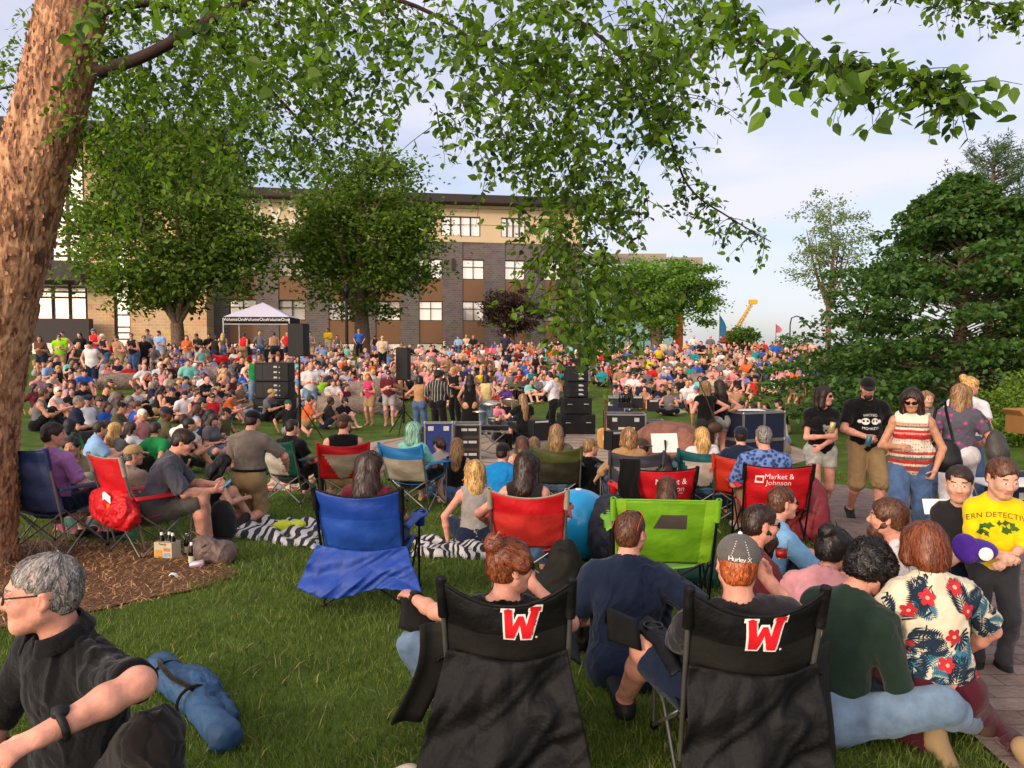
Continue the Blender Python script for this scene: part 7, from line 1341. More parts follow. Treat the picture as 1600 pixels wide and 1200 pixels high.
def guitar(label, p, rot, c, parent_scale=1.0):
    r = empty('electric_guitar', p, 0, label, 'guitar'); r.rotation_euler = rot; F = Field(); F.cap((0, 0, -.14), (0, 0, .05), .15, .11, .06, (np.array((0, 1.0, 0)), .16)); F.cap((-.08, 0, .1), (-.06, 0, .05), .05, .08, .05, (np.array((0, 1.0, 0)), .26)); F.cap((.08, 0, .1), (.06, 0, .05), .05, .08, .05, (np.array((0, 1.0, 0)), .26)); part('guitar_body', F, .012, mat('guitar_' + c[1:], c, .25, .1, coat=.6), r); MB().box((0, -.02, .42), (.045, .025, .66), bev=.006).build('neck', mat('guitar_neck', '#5a3a20', .5, .2), r); MB().box((0, -.012, .80), (.07, .018, .14), taper=1.3).build('headstock', mat('guitar_neck', '#5a3a20'), r); MB().box((0, -.03, -.02), (.07, .012, .12)).build('pickguard', WHITE, r); return r
guitar('cream and sunburst guitar standing upright on a stand beside the cream label case', at(944, 682, 17.2), (0.05, .03, .2), '#b88a48')
gs = MB(); gs.bar((0, 0, 0), (0, 0, .9), .012).bar((0, 0, .3), (.2, .1, 0), .01).bar((0, 0, .3), (-.2, .1, 0), .01).bar((0, 0, .3), (0, -.2, 0), .01); o = gs.build('guitar_stand', BLKSTEEL); o.location = sp(944, 17.35); tag(o, 'black stand holding the cream and sunburst guitar', 'stand')
def mic(label, px, d, h_, boom):
    p = sp(px, d); r = empty('microphone_stand', p, 0, label, 'microphone stand', 'microphone stands on stage'); MB().bar((0, 0, 0), (0, 0, h_), .010, 6).build('pole', BLKSTEEL, r); e = np.array((boom[0], boom[1], h_ + boom[2])); MB().bar((0, 0, h_ * .96), e, .010, 6).build('boom', BLKSTEEL, r); MB().ball(e, .03, 8).bar(e, e - np.array((boom[0], boom[1], boom[2])) * .2, .016, 6).build('microphone', PLAS, r); MB().lathe([(0, .03), (.14, .0)], (0, 0, 0), 12).build('base', BLKSTEEL, r)
mic('microphone stand with a long slanting boom between the black dress and the yellow top', 742, 19.0, .85, (.75, 0, .42)); mic('thin straight microphone stand left of the cream label case', 957, 20.5, 1.7, (.0, .1, .05)); mic('microphone stand beside the man in the striped shirt', 705, 21.6, 1.25, (.35, .2, .25))
bk_ = Field(); bk_.ell((0, 0, .08), (.5, .3, .13), None, .05); bk_.ell((.35, .1, .14), (.3, .25, .14), None, .06); bk_.ell((-.3, .1, .06), (.4, .3, .09), None, .05)
o = part('dark_blanket', bk_, .03, cloth('black_fleece', '#16161a'), None, .03, 9, 2.0); o.location = sp(1085, 14.6); tag(o, 'heap of black blankets and bags beside the reddish boulder', 'blanket'); F = Field().ell((0, 0, .04), (.22, .14, .07)).ell((.12, .05, .04), (.15, .1, .06)); o = part('red_jacket', F, .02, cloth('dark_red_cotton', '#6c1018'), None, .015, 14, 1.0); o.location = sp(1062, 15.4); tag(o, 'crumpled dark red jacket on the grass behind the black blankets', 'jacket')
# players
def player(label, px, d, yaw, fk, skin, hair, top, bottom=None, hat=None, shoes=SHOEK, h=.02, specs=None):
    k = dict(pose='stand', H=1.72); k.update(fk); return person(label, sp(px, d), yaw, Fig(**k), skin, hair, top, bottom, shoes, hat, None, specs, h)
STRP = mat('pinstripe_cotton', '#151922', .9, .1)
def stripes():
    m, t, b = new_mat('pinstripe_shirt'); l = t.links.new; co = N(t, 'ShaderNodeTexCoord'); w = N(t, 'ShaderNodeTexWave', wave_type='BANDS', bands_direction='X'); w.inputs['Scale'].default_value = 4.2; l(co.outputs['Object'], w.inputs['Vector']); r = N(t, 'ShaderNodeValToRGB'); r.color_ramp.interpolation = 'CONSTANT'; e = r.color_ramp.elements; e[0].color = hexc('#171b26') + (1,); e[1].position = .90; e[1].color = hexc('#8c8674') + (1,); l(w.outputs['Fac'], r.inputs['Fac']); l(r.outputs['Color'], b.inputs['Base Color']); b.inputs['Roughness'].default_value = .9; return m
YELT = cloth('pale_yellow_cotton', '#c0b078')
pw = player('person in a tan striped top playing guitar with a pale strap', 655, 20.2, R_(-8), dict(H=1.66, fem=True, handR=(.12, .30, .06), handL=(-.40, .26, .22)), 't', ('bob', HR['black'], dict(length=.08)), dict(m=TANC, tank=True, hem=.04), dict(m=DENIMD))
g_ = guitar('brown acoustic guitar worn by the person in the tan striped top', world_of(pw, (.05, .22, 1.06)), (0, R_(-68), R_(-8)), '#7a4a22')
player('person with black hair in a dark pinstriped shirt, standing with his back to the camera', 684, 19.2, R_(-14), dict(H=1.80, fat=1.15, handR=(.22, .28, .18), handL=(-.22, .26, .16), head=(R_(-30), .05, 0)), 't', ('curly', HR['black']), dict(m=stripes(), sleeve=.95, hem=-.14, loose=.04), dict(m=BLACKC))
player('person with long black hair in a sleeveless black dress, standing with back to the camera', 734, 19.4, R_(4), dict(H=1.70, fem=True, fat=1.1), 't', ('long', HR['black'], dict(length=.3)), dict(m=BLACKC, tank=True, hem=-.1), dict(m=BLACKC, skirt=1, name='skirt', length=.42, r1=.26))
player('person in a pale yellow vest and blue jeans, standing with back turned', 759, 20.4, R_(-6), dict(H=1.66, fem=True), 't', ('bob', HR['dark'], dict(length=.2)), dict(m=YELT, tank=True, hem=.0), dict(m=DENIM))
player('person with very long light brown hair and a black T-shirt, seated at the drums', 818, 17.8, R_(25), dict(pose='ledge', H=1.74, handL=(-.30, .36, .25), handR=(.2, .40, .25)), 'p', ('long', HR['sandy'], dict(length=.42)), dict(m=BLACKC), dict(m=BLACKC, leg=1.0))
player('child with pink headphones in a black top, seated beside the keyboard', 777, 17.2, R_(-70), dict(pose='ledge', H=1.15, child=True), 'f', ('short', HR['sandy']), dict(m=BLACKC), dict(m=BLACKC), hat=dict(m=cloth('pink_headphones', '#b04a7c'), brim=False))
pg = player('person in a white T-shirt and black trousers playing guitar beside the right speaker stack', 866, 19.6, R_(62), dict(pose='walk', H=1.78, lean=.1, head=(0, .4, 0), handL=(-.22, .42, .20), handR=(.10, .30, .06)), 'p', ('short', HR['black']), dict(m=WHITEC, sleeve=.6, hem=.0), dict(m=BLACKC))
guitar('black electric guitar played by the person in the white T-shirt', world_of(pg, (.0, .24, 1.10)), (0, R_(-72), R_(62)), '#0e0e10')
player('person with a blond bob, black top and a brown bag across the back', 1104, 13.8, R_(6), dict(H=1.66, fem=True, handR=(.20, .04, .18), poleR=(1, -.3, -.1)), 'p', ('bob', HR['sandy'], dict(length=.15, vol=.01)), dict(m=BLACKC, tank=False, sleeve=.15, hem=-.06), dict(m=DENIMK)); 
player('person with long dark hair, black top and pale shorts, hand on hip, bare legs', 1126, 14.1, R_(12), dict(H=1.68, fem=True, handR=(.17, .02, .16), poleR=(1, -.4, 0)), 'p', ('long', HR['dark'], dict(length=.3)), dict(m=BLACKC, tank=True, hem=-.04), dict(m=GREYL, leg=.42, name='shorts'))
F = Field().ell((0, 0, 0), (.13, .06, .10)); sb = empty('shoulder_bag', at(1117, 668, 13.6), 0, 'brown shoulder bag on the hip of the person with the blond bob', 'handbag'); part('bag', F, .015, mat('brown_leather', '#3c2c1e', .5, .15), sb); MB().tube([(.02, 0, .08), (-.15, .0, .5), (-.28, .03, .82)], .012, 6).build('strap', mat('brown_leather', '#3c2c1e'), sb)
# canopy tent and its table
tp_ = sp(412, 44); tn = empty('canopy_tent', tp_, R_(6), 'white peaked canopy tent with a dark lettered valance in front of the brick building', 'tent'); zt = lambda y: EYE + (540 - y) * 44 / FPX - tp_[2]; hw = 1.75
MB().add([(-hw, -hw, zt(497)), (hw, -hw, zt(497)), (hw, hw, zt(497)), (-hw, hw, zt(497)), (0, 0, zt(473))], [(0, 1, 4), (1, 2, 4), (2, 3, 4), (3, 0, 4)]).build('roof', mat('white_canvas', '#b9b6c4', .7, .05), tn)
vb = MB(); hv = zt(497) - zt(505)
for a, b_ in (((-hw, -hw), (hw, -hw)), ((hw, -hw), (hw, hw)), ((hw, hw), (-hw, hw)), ((-hw, hw), (-hw, -hw))): vb.add([(a[0], a[1], zt(505)), (b_[0], b_[1], zt(505)), (b_[0], b_[1], zt(497) - .01), (a[0], a[1], zt(497) - .01)], [(0, 1, 2, 3)])
vo = vb.build('valance', mat('black_canvas', '#1c1a1c', .8, .1), tn)
for x in (-1.15, 0, 1.15):
    V2, F2 = text_shape('VolumeOne', .24); me = bpy.data.meshes.new('lettering'); me.from_pydata([(x + a, -hw - .012, b_ + (zt(501))) for a, b_ in V2], [], F2); me.materials.append(WHITE); link('lettering', me, vo)
for x in (-1, 1):
    for y in (-1, 1): MB().bar((x * hw, y * hw, 0), (x * hw, y * hw, zt(499)), .03, 6).build('leg', mat('white_pole', '#b5b0b0', .5), tn)
MB().bar((-hw, -hw - .02, zt(508)), (hw, -hw - .02, zt(508)), .025, 6).build('truss', mat('white_pole', '#b5b0b0'), tn)
tt = empty('merchandise_table', sp(412, 42.5), R_(6), 'table with a black cloth to the ground under the white canopy tent', 'table'); MB().box((0, 0, .72), (2.6, .7, .04)).build('tabletop', mat('tan_tabletop', '#a07c4c', .7), tt); MB().sheet(lambda u, v: ((u - .5) * 2.62, -.36 - .03 * math.sin(20 * u) * v, .73 - .72 * v), 24, 4).build('cloth', BLACKC, tt)
# chairs far in the crowd
for px, d, yw, m, lb in ((347, 33.5, 10, REDN, 'bright red camp chair, empty, among the crowd right of the first maple trunk'), (230, 40, 20, nylon('faded_blue_nylon', '#4a5c80'), 'faded blue camp chair left of the standing man in pale teal'), (312, 38, 150, OLIVEN2, 'dark green camp chair beside the first maple trunk'), (767, 42, 185, nylon('pink_orange_nylon', '#c03a5c'), 'pink and orange camp chair at the back of the crowd')): camp_chair(lb, sp(px, d), R_(yw), m, m, style='none', cup=False)
# ---------------------------------------------------------------- the crowd on the bank: head position in an 8x enlargement of the photo, top, pose, hair
COL = dict(k=('black', '#131212'), w=('white', '#c9c5c2'), g=('grey', '#5c5a5c'), n=('navy', '#1a2238'), b=('blue', '#2450a0'), l=('pale blue', '#7a9cc0'), t=('teal', '#14787c'), r=('red', '#b01a1e'), m=('maroon', '#521822'), o=('orange', '#bc5a2c'), y=('yellow', '#c9aa14'), G=('green', '#12743c'), L=('lime', '#8fc41c'), p=('pink', '#c08080'), h=('hot pink', '#ac2c5c'), u=('purple', '#4a2c70'), v=('lavender', '#8c80a8'), T=('tan', '#8c6e52'), B=('brown', '#54382a'), O=('olive', '#4c4a30'), c=('cream', '#b8a488'), a=('mint', '#6cb0a0'))
HAIRC = dict(d=('dark', 'dark'), k=('black', 'black'), b=('blond', 'blond'), r=('red', 'ginger'), g=('grey', 'grey'), w=('white', 'white'), B=('brown', 'brown'), n=('bald', 'sandy'))
CAPC = dict(K=('black', '#141312'), N=('navy', '#1a2038'), W=('white', '#bdb8ae'), T=('tan', '#a08458'), R=('red', '#a03030'), G=('green', '#184c38'), Y=('yellow', '#b09030'), U=('blue', '#4a6ca0'), A=('grey', '#68666a'))
DATA = {
 (40, 505): '190,140BtdL 470,135Ltd 400,152Ltd 680,120ktkL 870,110rtA 1000,155ktw 1170,175Ttd 1090,240rcK 230,275gsB 440,270bsB 630,275OcbK 715,300wtK 810,285rsB 990,290gsd 1210,300ksd 1270,285lsd 1350,170ktd 1410,170ktk 1550,125gtk 1560,200kck 1580,290gcd 1300,360kskL 270,350ksd 190,410Tsn 345,375Tsb 355,430nsd 250,500lsk 390,530ksbL 640,540csdL 940,450wsd 1010,520psrL 1110,460csdL 710,610bsK 540,640msd 560,730vsBL 1000,720ysd 140,760msdL 240,790ksk 330,840wsw 430,800ksdL 680,770ksK 130,890gsB 710,900kskL 840,970wsN 985,960gsBL 1430,1120psw 1560,1110Gsk 1500,540wsn 1480,630ksrL 120,640psB 300,620csd',
 (220, 505): '245,135ltd 575,155otdL 725,150ktd 790,150ktd 1000,130OkbL 920,180kkk 1275,145rkd 1370,140ktd 1490,130gkb 550,330ksd 730,330acd 830,330ksbL 880,340rsd 1130,330ksn 1210,340wsdL 1400,350rsU 1420,450GtU 180,530wsw 330,520ksB 445,500msd 580,500acd 740,530vsd 1190,455gsdL 1270,465ksbL 1310,500wsb 1280,605bsdL 785,650wsdL 940,650gsbL 845,650psb 1030,560gsN 1130,690msd 510,690lsN 330,720psbL 395,780ksd 375,850ksN 530,870wsN 610,860wsd 690,1000msk 875,920rsk 1065,890osk 1090,850Tsd 1180,780Tsd 790,1110kskL 1570,880gsT 620,820gsd',
 (400, 505): '230,140Tkd 390,125rtB 880,20ytd 690,130gtd 1010,150gcd 1290,80btY 1490,130kcK 1580,190ctb 660,350msd 790,270vsd 1020,280nsW 1060,330ksdL 1130,290asb 1360,330vsbL 1470,350ksd 1550,330ksbL 680,450ksK 880,440kskL 400,410ysd 500,430gsB 760,520bsK 945,530wsd 1095,450osB 1435,480osdL 1385,560csd 570,510BsdL 590,600ksdL 920,610nsN 1100,600wsK 1200,580hsdL 490,660lsR 670,700LsB 760,690LsB 950,740wsd 1015,720BsdL 580,720nsd 670,780wtb 1110,800msd 1350,800ksk 1420,870htrL 1060,960ksk 610,950osd 820,960ksd 420,1000ksG 1470,560ksd 1570,480TsdL',
 (580, 505): '380,260Tsd 600,280csw 780,280ksdL 910,250Gsn 1010,270nsd 1090,160lcB 1170,160ccn 1280,170kcn 240,350gsd 290,345wsB 270,490TsdL 600,430psd 750,420ksdL 870,390psd 1000,410ksd 1080,400ksbL 940,420TsB 1140,340csd 1280,320gsd 1330,250rsB 1390,300wsb 1300,385osd 1350,360gsd 1580,430wsd 1470,400psd 740,500csbL 640,510TsbL 1040,550osB 1160,560nsk 970,600wsd 1250,610csA 1330,600ysb 770,630psd 820,650ksdL 890,640ksdL 960,660ksd 970,780ksdL 1060,970ktb 200,780kskL 170,720Tsd 220,930mtd 210,850nsd 700,600psbL',
 (740, 505): '400,150ntk 480,190psd 270,200bsk 300,220Bsd 570,170osn 730,160asbL 980,160wsd 820,200csd 870,205ksd 380,310Tsd 470,300ksd 600,300ksd 740,290osd 790,300psB 860,320ksdL 970,300osd 770,390kcdL 660,420osdL 430,410ksdL 495,440asb 400,520ysdL 670,480bsBL 550,560nsd 460,620gsn 580,600rsd 710,580tsdL 780,680gsd 860,570ksdL 870,660wsd 180,430Bsd 300,430wsK 260,720csd 400,760usdL 250,850rsk 310,980pskL 390,960ksd 1050,680TsbL 1090,310osd 1010,610ksd 930,600psd 1060,240psw 1370,500ksk 1380,420wld 200,620Bsd 600,480psd',
 (920, 505): '930,170csd 1070,180psn 490,210Tsd 740,330nsbL 870,310ysk 840,270bsd 1170,350asdL 1240,290vsd 1310,350tsd 1220,170ysB 1360,130wcn 1550,150gcn 1480,140ksk 975,460gsk 1160,460Osb 1280,530tsW 760,440ysd 790,540rsd 960,620bsW 900,650psb 1410,620nsk 1530,640csbL 1310,730wsd 1430,750kskL 1170,680ksK 1340,820wsU 1240,770wsb 400,780gsdL 480,810ksdL 700,790TskL 910,800ksd 1000,760OsT 1010,850gsk 1110,800Osd 390,690hsd 390,580Tsd 480,640psd 560,660wsd 380,510Tsd 180,480psd 120,520gld 30,560glB',
 (1100, 505): '30,140ksk 190,80Bsd 390,150ksd 570,90ksd 520,220ksd 650,140osd 730,90rsd 780,90kskL 940,100rsd 1070,120gsb 1120,170psk 1190,170TsbL 1260,130TsdL 1330,170csd 900,240bcd 1290,230nsd 720,290nsk 650,310gsd 780,300ysd 590,380csR 220,370wsd 340,350nsd 1040,320ksW 1160,370nsT 1370,390vsn 1400,510bsd 770,450bsn 540,470osd 640,510ksk 400,520hsdL 620,600ksd 1150,590osd 1350,620ksw 1180,740Osd 440,670ksk 640,680rcK 890,640wsk 380,820Tsd 500,1020gsN 680,1040ksdL 830,1000ksdL 1010,1010ksK 990,1110wsbL 968,1185vsb 330,1030ksk 1450,300psd 1470,520gsd'}
SHORTS = [('khaki shorts', KHAKI), ('navy shorts', NAVYC), ('grey shorts', GREYL), ('denim shorts', DENIM)]; LONGS = [('jeans', DENIMD), ('dark trousers', BLACKC), ('pale jeans', DENIM)]
_CM = {}
def cmat(c): return mat('crowd_' + COL[c][0].replace(' ', '_'), COL[c][1], .9, .12, vscale=10)
def hatm(c): return mat('crowd_cap_' + CAPC[c][0], CAPC[c][1], .9, .1)
SHADES = mat('crowd_sunglasses', '#0a0a0b', .2)
_PROTO = {}
def proto(pose, hair, long_legs, spec, var):
    key = (pose, hair, long_legs, spec, var)
    if key in _PROTO: return _PROTO[key]
    fem = hair == 'long'; rs = random.Random(str(key)); K = dict(lean=.06 + .14 * rs.random(), head=(rs.uniform(-.5, .5), rs.uniform(-.05, .15), 0), fat=1 + .18 * rs.random(), fem=fem, H=1.66 if fem else 1.76)
    ps = {'s': ['cross', 'up', 'out', 'up'][var % 4], 'c': 'ledge', 't': 'stand', 'k': 'stand', 'l': 'lie'}[pose]
    if pose == 's': K.update(handR=(.14 + .08 * rs.random(), .34, .14 + .14 * rs.random()), handL=(-.14 - .08 * rs.random(), .34, .14 + .14 * rs.random()))
    if ps == 'up': K.update(handR=(.12, .44, .28), handL=(-.12, .44, .28), lean=.18)
    if ps == 'out': K.update(handR=(.22, -.26, .0), handL=(-.22, -.26, .0), lean=-.22, poleR=(.6, -1, 0), poleL=(-.6, -1, 0))
    if pose in 'tk' and var % 2: K.update(handR=(.05, .20, .24), handL=(-.06, .22, .20))
    if pose == 'l': K.update(lean=-1.15, handR=(.25, -.3, -.02), handL=(-.25, -.3, -.02))
    fg = Fig(ps, **K); h = .026 if pose != 'k' else .026
    LY = [(0, fg.body(False)), (2, fg.shirt(sleeve=.7, hem=-.05, e=.020) if var % 3 else fg.shirt(tank=True, hem=-.05, e=.020)), (3, fg.pants(2.0 if long_legs else (.7 if var % 2 else .95), e=.018))]
    hs = {'short': 'short', 'long': 'long', 'bald': None, 'cap': 'short'}[hair]
    if hs: LY.append((1, fg.hair(hs, vol=.006, length=.24)))
    if hair == 'cap': LY.append((4, fg.hat()))
    F = Field(); F.p = [q for _, l_ in LY for q in l_.p]; lo, hi = F.bounds(); lo = lo - 3 * h; hi = hi + 3 * h; Ds = [l_.grid(h, lo, hi)[0] for _, l_ in LY]; D = np.minimum.reduce(Ds); P, Q, G = nets(D, lo, h)
    c = P[Q].mean(1); ix = np.clip(np.round((c - lo) / h).astype(int), 0, np.array(D.shape) - 1); ids = np.array([k for k, _ in LY])[np.argmin(np.stack([d[tuple(ix.T)] for d in Ds]), 0)]
    if spec:
        l_ = ((c - fg.Hd) @ fg.Rh) / fg.hs; ids[(ids == 0) & (l_[:, 1] > .05) & (np.abs(l_[:, 2] - .012) < .020) & (np.abs(l_[:, 0]) < .066)] = 5
    me = npmesh('crowd_person', P, Q, [SK['p'], HR['brown'], WHITEC, DENIMD, CAPK, SHADES], ids); _PROTO[key] = (me, P, Q, ids); return _PROTO[key]
PEOPLE = []; rc = random.Random(5)
for (ox, oy), s in DATA.items():
    for tok in s.split():
        xs_, rest = tok.split(','); j = 0
        while rest[j].isdigit(): j += 1
        px, py = ox + int(xs_) / 8, oy + int(rest[:j]) / 8; c, ps, hr = rest[j], rest[j + 1], rest[j + 2]; lg = rest.endswith('L') and len(rest) > j + 3
        hh = {'s': .80, 'c': 1.14, 't': 1.60, 'k': 1.60, 'l': .34}[ps]; p = hit(px, py, hh, 21.5 if ps in 'tk' else 9)
        if ps in 'tk' and (p[1] > 46 or p[1] < 21.6): p = sp(px, 46 if py < 560 else 23)
        PEOPLE.append([p, px, py, c, ps, hr, lg])
for k in range(30):                                       # the packed group behind the left chairs
    px, py = rc.uniform(85, 345), rc.uniform(596, 668); c = rc.choice('kkgnwBTmplGbO'); PEOPLE.append([hit(px, py, .8, 11), px, py, c, 's', rc.choice('dddkbBgKN'), rc.random() < .4])
PEOPLE.sort(key=lambda q: q[0][1])
for i in range(len(PEOPLE)):                              # nobody sits inside a neighbour
    for _ in range(6):
        for j in range(max(0, i - 40), i):
            d_ = PEOPLE[i][0][:2] - PEOPLE[j][0][:2]; n_ = np.hypot(*d_)
            if n_ < .55: u_ = d_ / (n_ + 1e-6) if n_ > .02 else np.array((.3, 1.0)); PEOPLE[i][0][:2] = PEOPLE[j][0][:2] + u_ * .56; PEOPLE[i][0][2] = float(ground(*PEOPLE[i][0][:2]))
LAND = [(278, 545, 'the first maple trunk'), (412, 520, 'the white canopy tent'), (430, 600, 'the left speaker stack'), (467, 530, 'the higher pole speaker'), (630, 570, 'the lower pole speaker'), (236, 622, 'the low flat boulder'), (195, 602, 'the broad rounded boulder'), (588, 622, 'the grey sloping boulder'), (535, 640, 'the long brown boulder'), (655, 582, 'the tan boulder'), (895, 590, 'the right speaker stack'), (800, 500, 'the plum tree'), (1025, 515, 'the honey locust trunk'), (1090, 598, 'the long pale boulder'), (1150, 520, 'the yellow crane'), (1176, 650, 'the navy road cases'), (1300, 590, 'the big dark maple'), (60, 600, 'the birch trunk'), (977, 650, 'the cream label case'), (345, 560, 'the empty red chair'), (685, 640, 'the pinstriped guitarist'), (735, 640, 'the black dress'), (818, 640, 'the long haired drummer'), (1105, 640, 'the blond bob'), (230, 560, 'the faded blue chair'), (1040, 705, 'the white notice board'), (325, 592, 'the small pale boulder'), (542, 520, 'the lamp post')]
def side_of(px, py, q):
    dx, dy = px - q[0], py - q[1]; 
    if abs(dx) > 12 and abs(dx) > abs(dy) * .8: return ('right of ' if dx > 0 else 'left of ')
    return 'behind ' if dy < 0 else 'in front of '
used_l = {}
def words_for(i):
    p, px, py, c, ps, hr, lg = PEOPLE[i]; hn = (CAPC[hr][0] + (' hat' if hr in 'WTU' else ' cap')) if hr in CAPC else ('bald' if hr == 'n' else HAIRC[hr][0] + ' hair'); pos = {'s': 'seated', 'c': 'seated high', 't': 'standing', 'k': 'standing', 'l': 'lying'}[ps]; top = COL[c][0]
    base = f"{'bald person' if hr == 'n' else 'person'} in {top} top" + ('' if hr == 'n' else (f", {'long ' if lg else ''}{hn}")) + f", {pos}"
    order = sorted(range(len(LAND)), key=lambda k: (LAND[k][0] - px) ** 2 + ((LAND[k][1] - py) * 1.6) ** 2); near = sorted((j for j in range(len(PEOPLE)) if j != i), key=lambda j: (PEOPLE[j][1] - px) ** 2 + ((PEOPLE[j][2] - py) * 1.2) ** 2)[:9]
    opts = []
    for k in order[:4]: opts.append(f"{base} {side_of(px, py, LAND[k])}{LAND[k][2]}")
    for j in near: opts.append(f"{base} {side_of(px, py, (PEOPLE[j][1], PEOPLE[j][2]))}someone in {COL[PEOPLE[j][3]][0]}, near {LAND[order[0]][2]}")
    for o_ in opts:
        if len(o_.replace(',', '').split()) <= 16 and o_ not in used_l: used_l[o_] = 1; return o_
    used_l[opts[0] + '.'] = 1; return opts[0]
def size_of(q): return (1.7 if q[4] in 'tk' else 1.0) / q[0][1]
KEEP = 258; rank = sorted(range(len(PEOPLE)), key=lambda i: -size_of(PEOPLE[i])); keep = set(rank[:KEEP]); SV = []; SF = []; SI = []; SM = []; nb_ = 0
def slot(m):
    if m not in SM: SM.append(m)
    return SM.index(m)
def place(i, q, individual):
    global nb_
    p, px, py, c, ps, hr, lg = q; hair = 'cap' if hr in CAPC else ('bald' if hr == 'n' else ('long' if lg else 'short')); longl = rc.random() < .35; var = rc.randrange(6); spec = rc.random() < .3
    yaw = math.atan2(STC[1] - p[1], STC[0] - p[0]) - math.pi / 2 + rc.uniform(-.4, .4) * (2.2 if p[1] < 24 else 1)
    if ps == 'k': yaw = rc.uniform(-.5, .5)
    if ps == 't' and p[1] > 20: yaw = math.pi + rc.uniform(-.5, .5)
    child = c in 'hy' and rc.random() < .3; sc = rc.uniform(.94, 1.04) * (.78 if child else 1); me, P, Q, ids = proto(ps, hair, longl, spec, var)
    mats = [SK[rc.choice('fpptp' if rc.random() < .93 else 'dt')], HR[HAIRC[hr][1]] if hr in HAIRC else HR['brown'], cmat(c), (rc.choice(LONGS) if longl else rc.choice(SHORTS))[1], hatm(hr) if hr in CAPC else CAPK, SHADES]
    if individual:
        o = link('person', me); o.location = [float(a) for a in p]; o.rotation_euler = (0, 0, yaw); o.scale = (sc, sc, sc)
        for k, m in enumerate(mats): o.material_slots[k].link = 'OBJECT'; o.material_slots[k].material = m
        tag(o, words_for(i), 'person', 'people seated and standing on the bank')
    else:
        V = (P * sc) @ rotz(yaw).T + p; SV.append(V); SF.append(Q + nb_); SI.append(np.array([slot(m) for m in mats])[ids]); nb_ += len(V)
for i, q in enumerate(PEOPLE): place(i, q, i in keep)
# the far rest of the crowd, one mass
ex = random.Random(11); taken = [tuple(q[0][:2]) for q in PEOPLE]; n_ex = 0
for _ in range(4000):
    px, py = ex.uniform(95, 1290), ex.uniform(527, 600); 
    if n_ex > 320: break
    if 1110 < px and py > 588 or 915 < px < 985 and 575 < py < 612 or 225 < px < 300 and 600 < py or px < 225 and py > 570: continue
    p = hit(px, py, .8)
    if p[1] < 25 or p[1] > 47 or min((p[0] - t_[0]) ** 2 + (p[1] - t_[1]) ** 2 for t_ in taken) < .42: continue
    taken.append((p[0], p[1])); n_ex += 1; place(-1, [p, px, py, ex.choice('kkwgnblrmpTBOcpgnTcvkta'), 's', ex.choice('dddkbbBBwnKN'), ex.random() < .45], False)
cw = link('crowd', npmesh('crowd', np.concatenate(SV), np.concatenate(SF), SM, np.concatenate(SI))); tag(cw, 'the rest of the crowd packed on the far part of the bank', 'crowd', kind='stuff')
# ---------------------------------------------------------------- small things on the grass
def zebra(name, a, b, sc, dist):
    m, t, bs = new_mat(name); l = t.links.new; co = N(t, 'ShaderNodeTexCoord'); w = N(t, 'ShaderNodeTexWave', wave_type='BANDS'); w.inputs['Scale'].default_value = sc; w.inputs['Distortion'].default_value = dist; w.inputs['Detail'].default_value = 2; w.inputs['Detail Scale'].default_value = .7; l(co.outputs['Object'], w.inputs['Vector']); r = N(t, 'ShaderNodeValToRGB'); r.color_ramp.interpolation = 'CONSTANT'; e = r.color_ramp.elements; e[0].color = hexc(a) + (1,); e[1].position = .5; e[1].color = hexc(b) + (1,); l(w.outputs['Fac'], r.inputs['Fac']); l(r.outputs['Color'], bs.inputs['Base Color']); bs.inputs['Roughness'].default_value = .95; return m
def blanket(label, quad, m, lift=.05, bump=.03):
    Q = [np.array(hit(*p)) for p in quad]; c = np.mean(Q, 0); r = MB()
    def fn(u, v):
        p = Q[0] * (1 - u) * (1 - v) + Q[1] * u * (1 - v) + Q[2] * u * v + Q[3] * (1 - u) * v; ed = min(u, 1 - u, v, 1 - v)
        return np.array((p[0] + .02 * math.sin(v * 13), p[1] + .02 * math.sin(u * 17), float(ground(p[0], p[1])) + lift * min(1, ed * 14) + bump * math.sin(u * 9 + v * 4) * math.sin(v * 11 + u * 3) + bump * .5 * math.sin(23 * u + 9 * v))) - c
    o = r.sheet(fn, 36, 28).build('picnic_blanket', m, None, .01); o.location = c; tag(o, label, 'blanket', 'picnic blankets on the grass'); return o
blanket('zebra striped blanket spread on the grass left of the royal blue chair', ((338, 836), (500, 862), (505, 815), (400, 812)), zebra('zebra_print', '#141215', '#b8b4b4', 2.6, 9)); blanket('black and white patterned blanket right of the royal blue chair', ((640, 872), (790, 876), (780, 846), (650, 846)), zebra('scroll_print', '#121114', '#b4b0ae', 4, 18), .06)
blanket('cream and orange flowered blanket beside the green and white chair', ((400, 770), (480, 766), (500, 742), (430, 745)), dots('orange_flower_blanket', '#b5a890', '#b8721c', '#9c3c20', 6, th=.4)); blanket('yellow green and red picnic blanket under the navy and red chairs', ((80, 832), (210, 848), (228, 806), (100, 802)), dots('picnic_patches', '#12503c', '#b89a3c', '#8a3c50', 2.2, th=.45), .03)
blanket('black and white fringed blanket in the seated group on the right', ((1310, 880), (1380, 900), (1400, 872), (1325, 858)), dots('black_white_blanket', '#1a181c', '#a8a4a4', '#c07080', 9, th=.4)); blanket('navy and white blanket beside the person in the taupe sweater', ((138, 742), (200, 752), (185, 722), (140, 718)), zebra('navy_check', '#1a2238', '#a8a8b4', 4, 6)); blanket('white cloth on the grass beside the person in the gold top', ((175, 636), (220, 650), (232, 642), (195, 630)), WHITEC); blanket('dark striped blankets left of the grey chair', ((880, 775), (935, 778), (930, 752), (890, 750)), zebra('blue_stripe_blanket', '#16182c', '#4c5a48', 3, 2), .1)
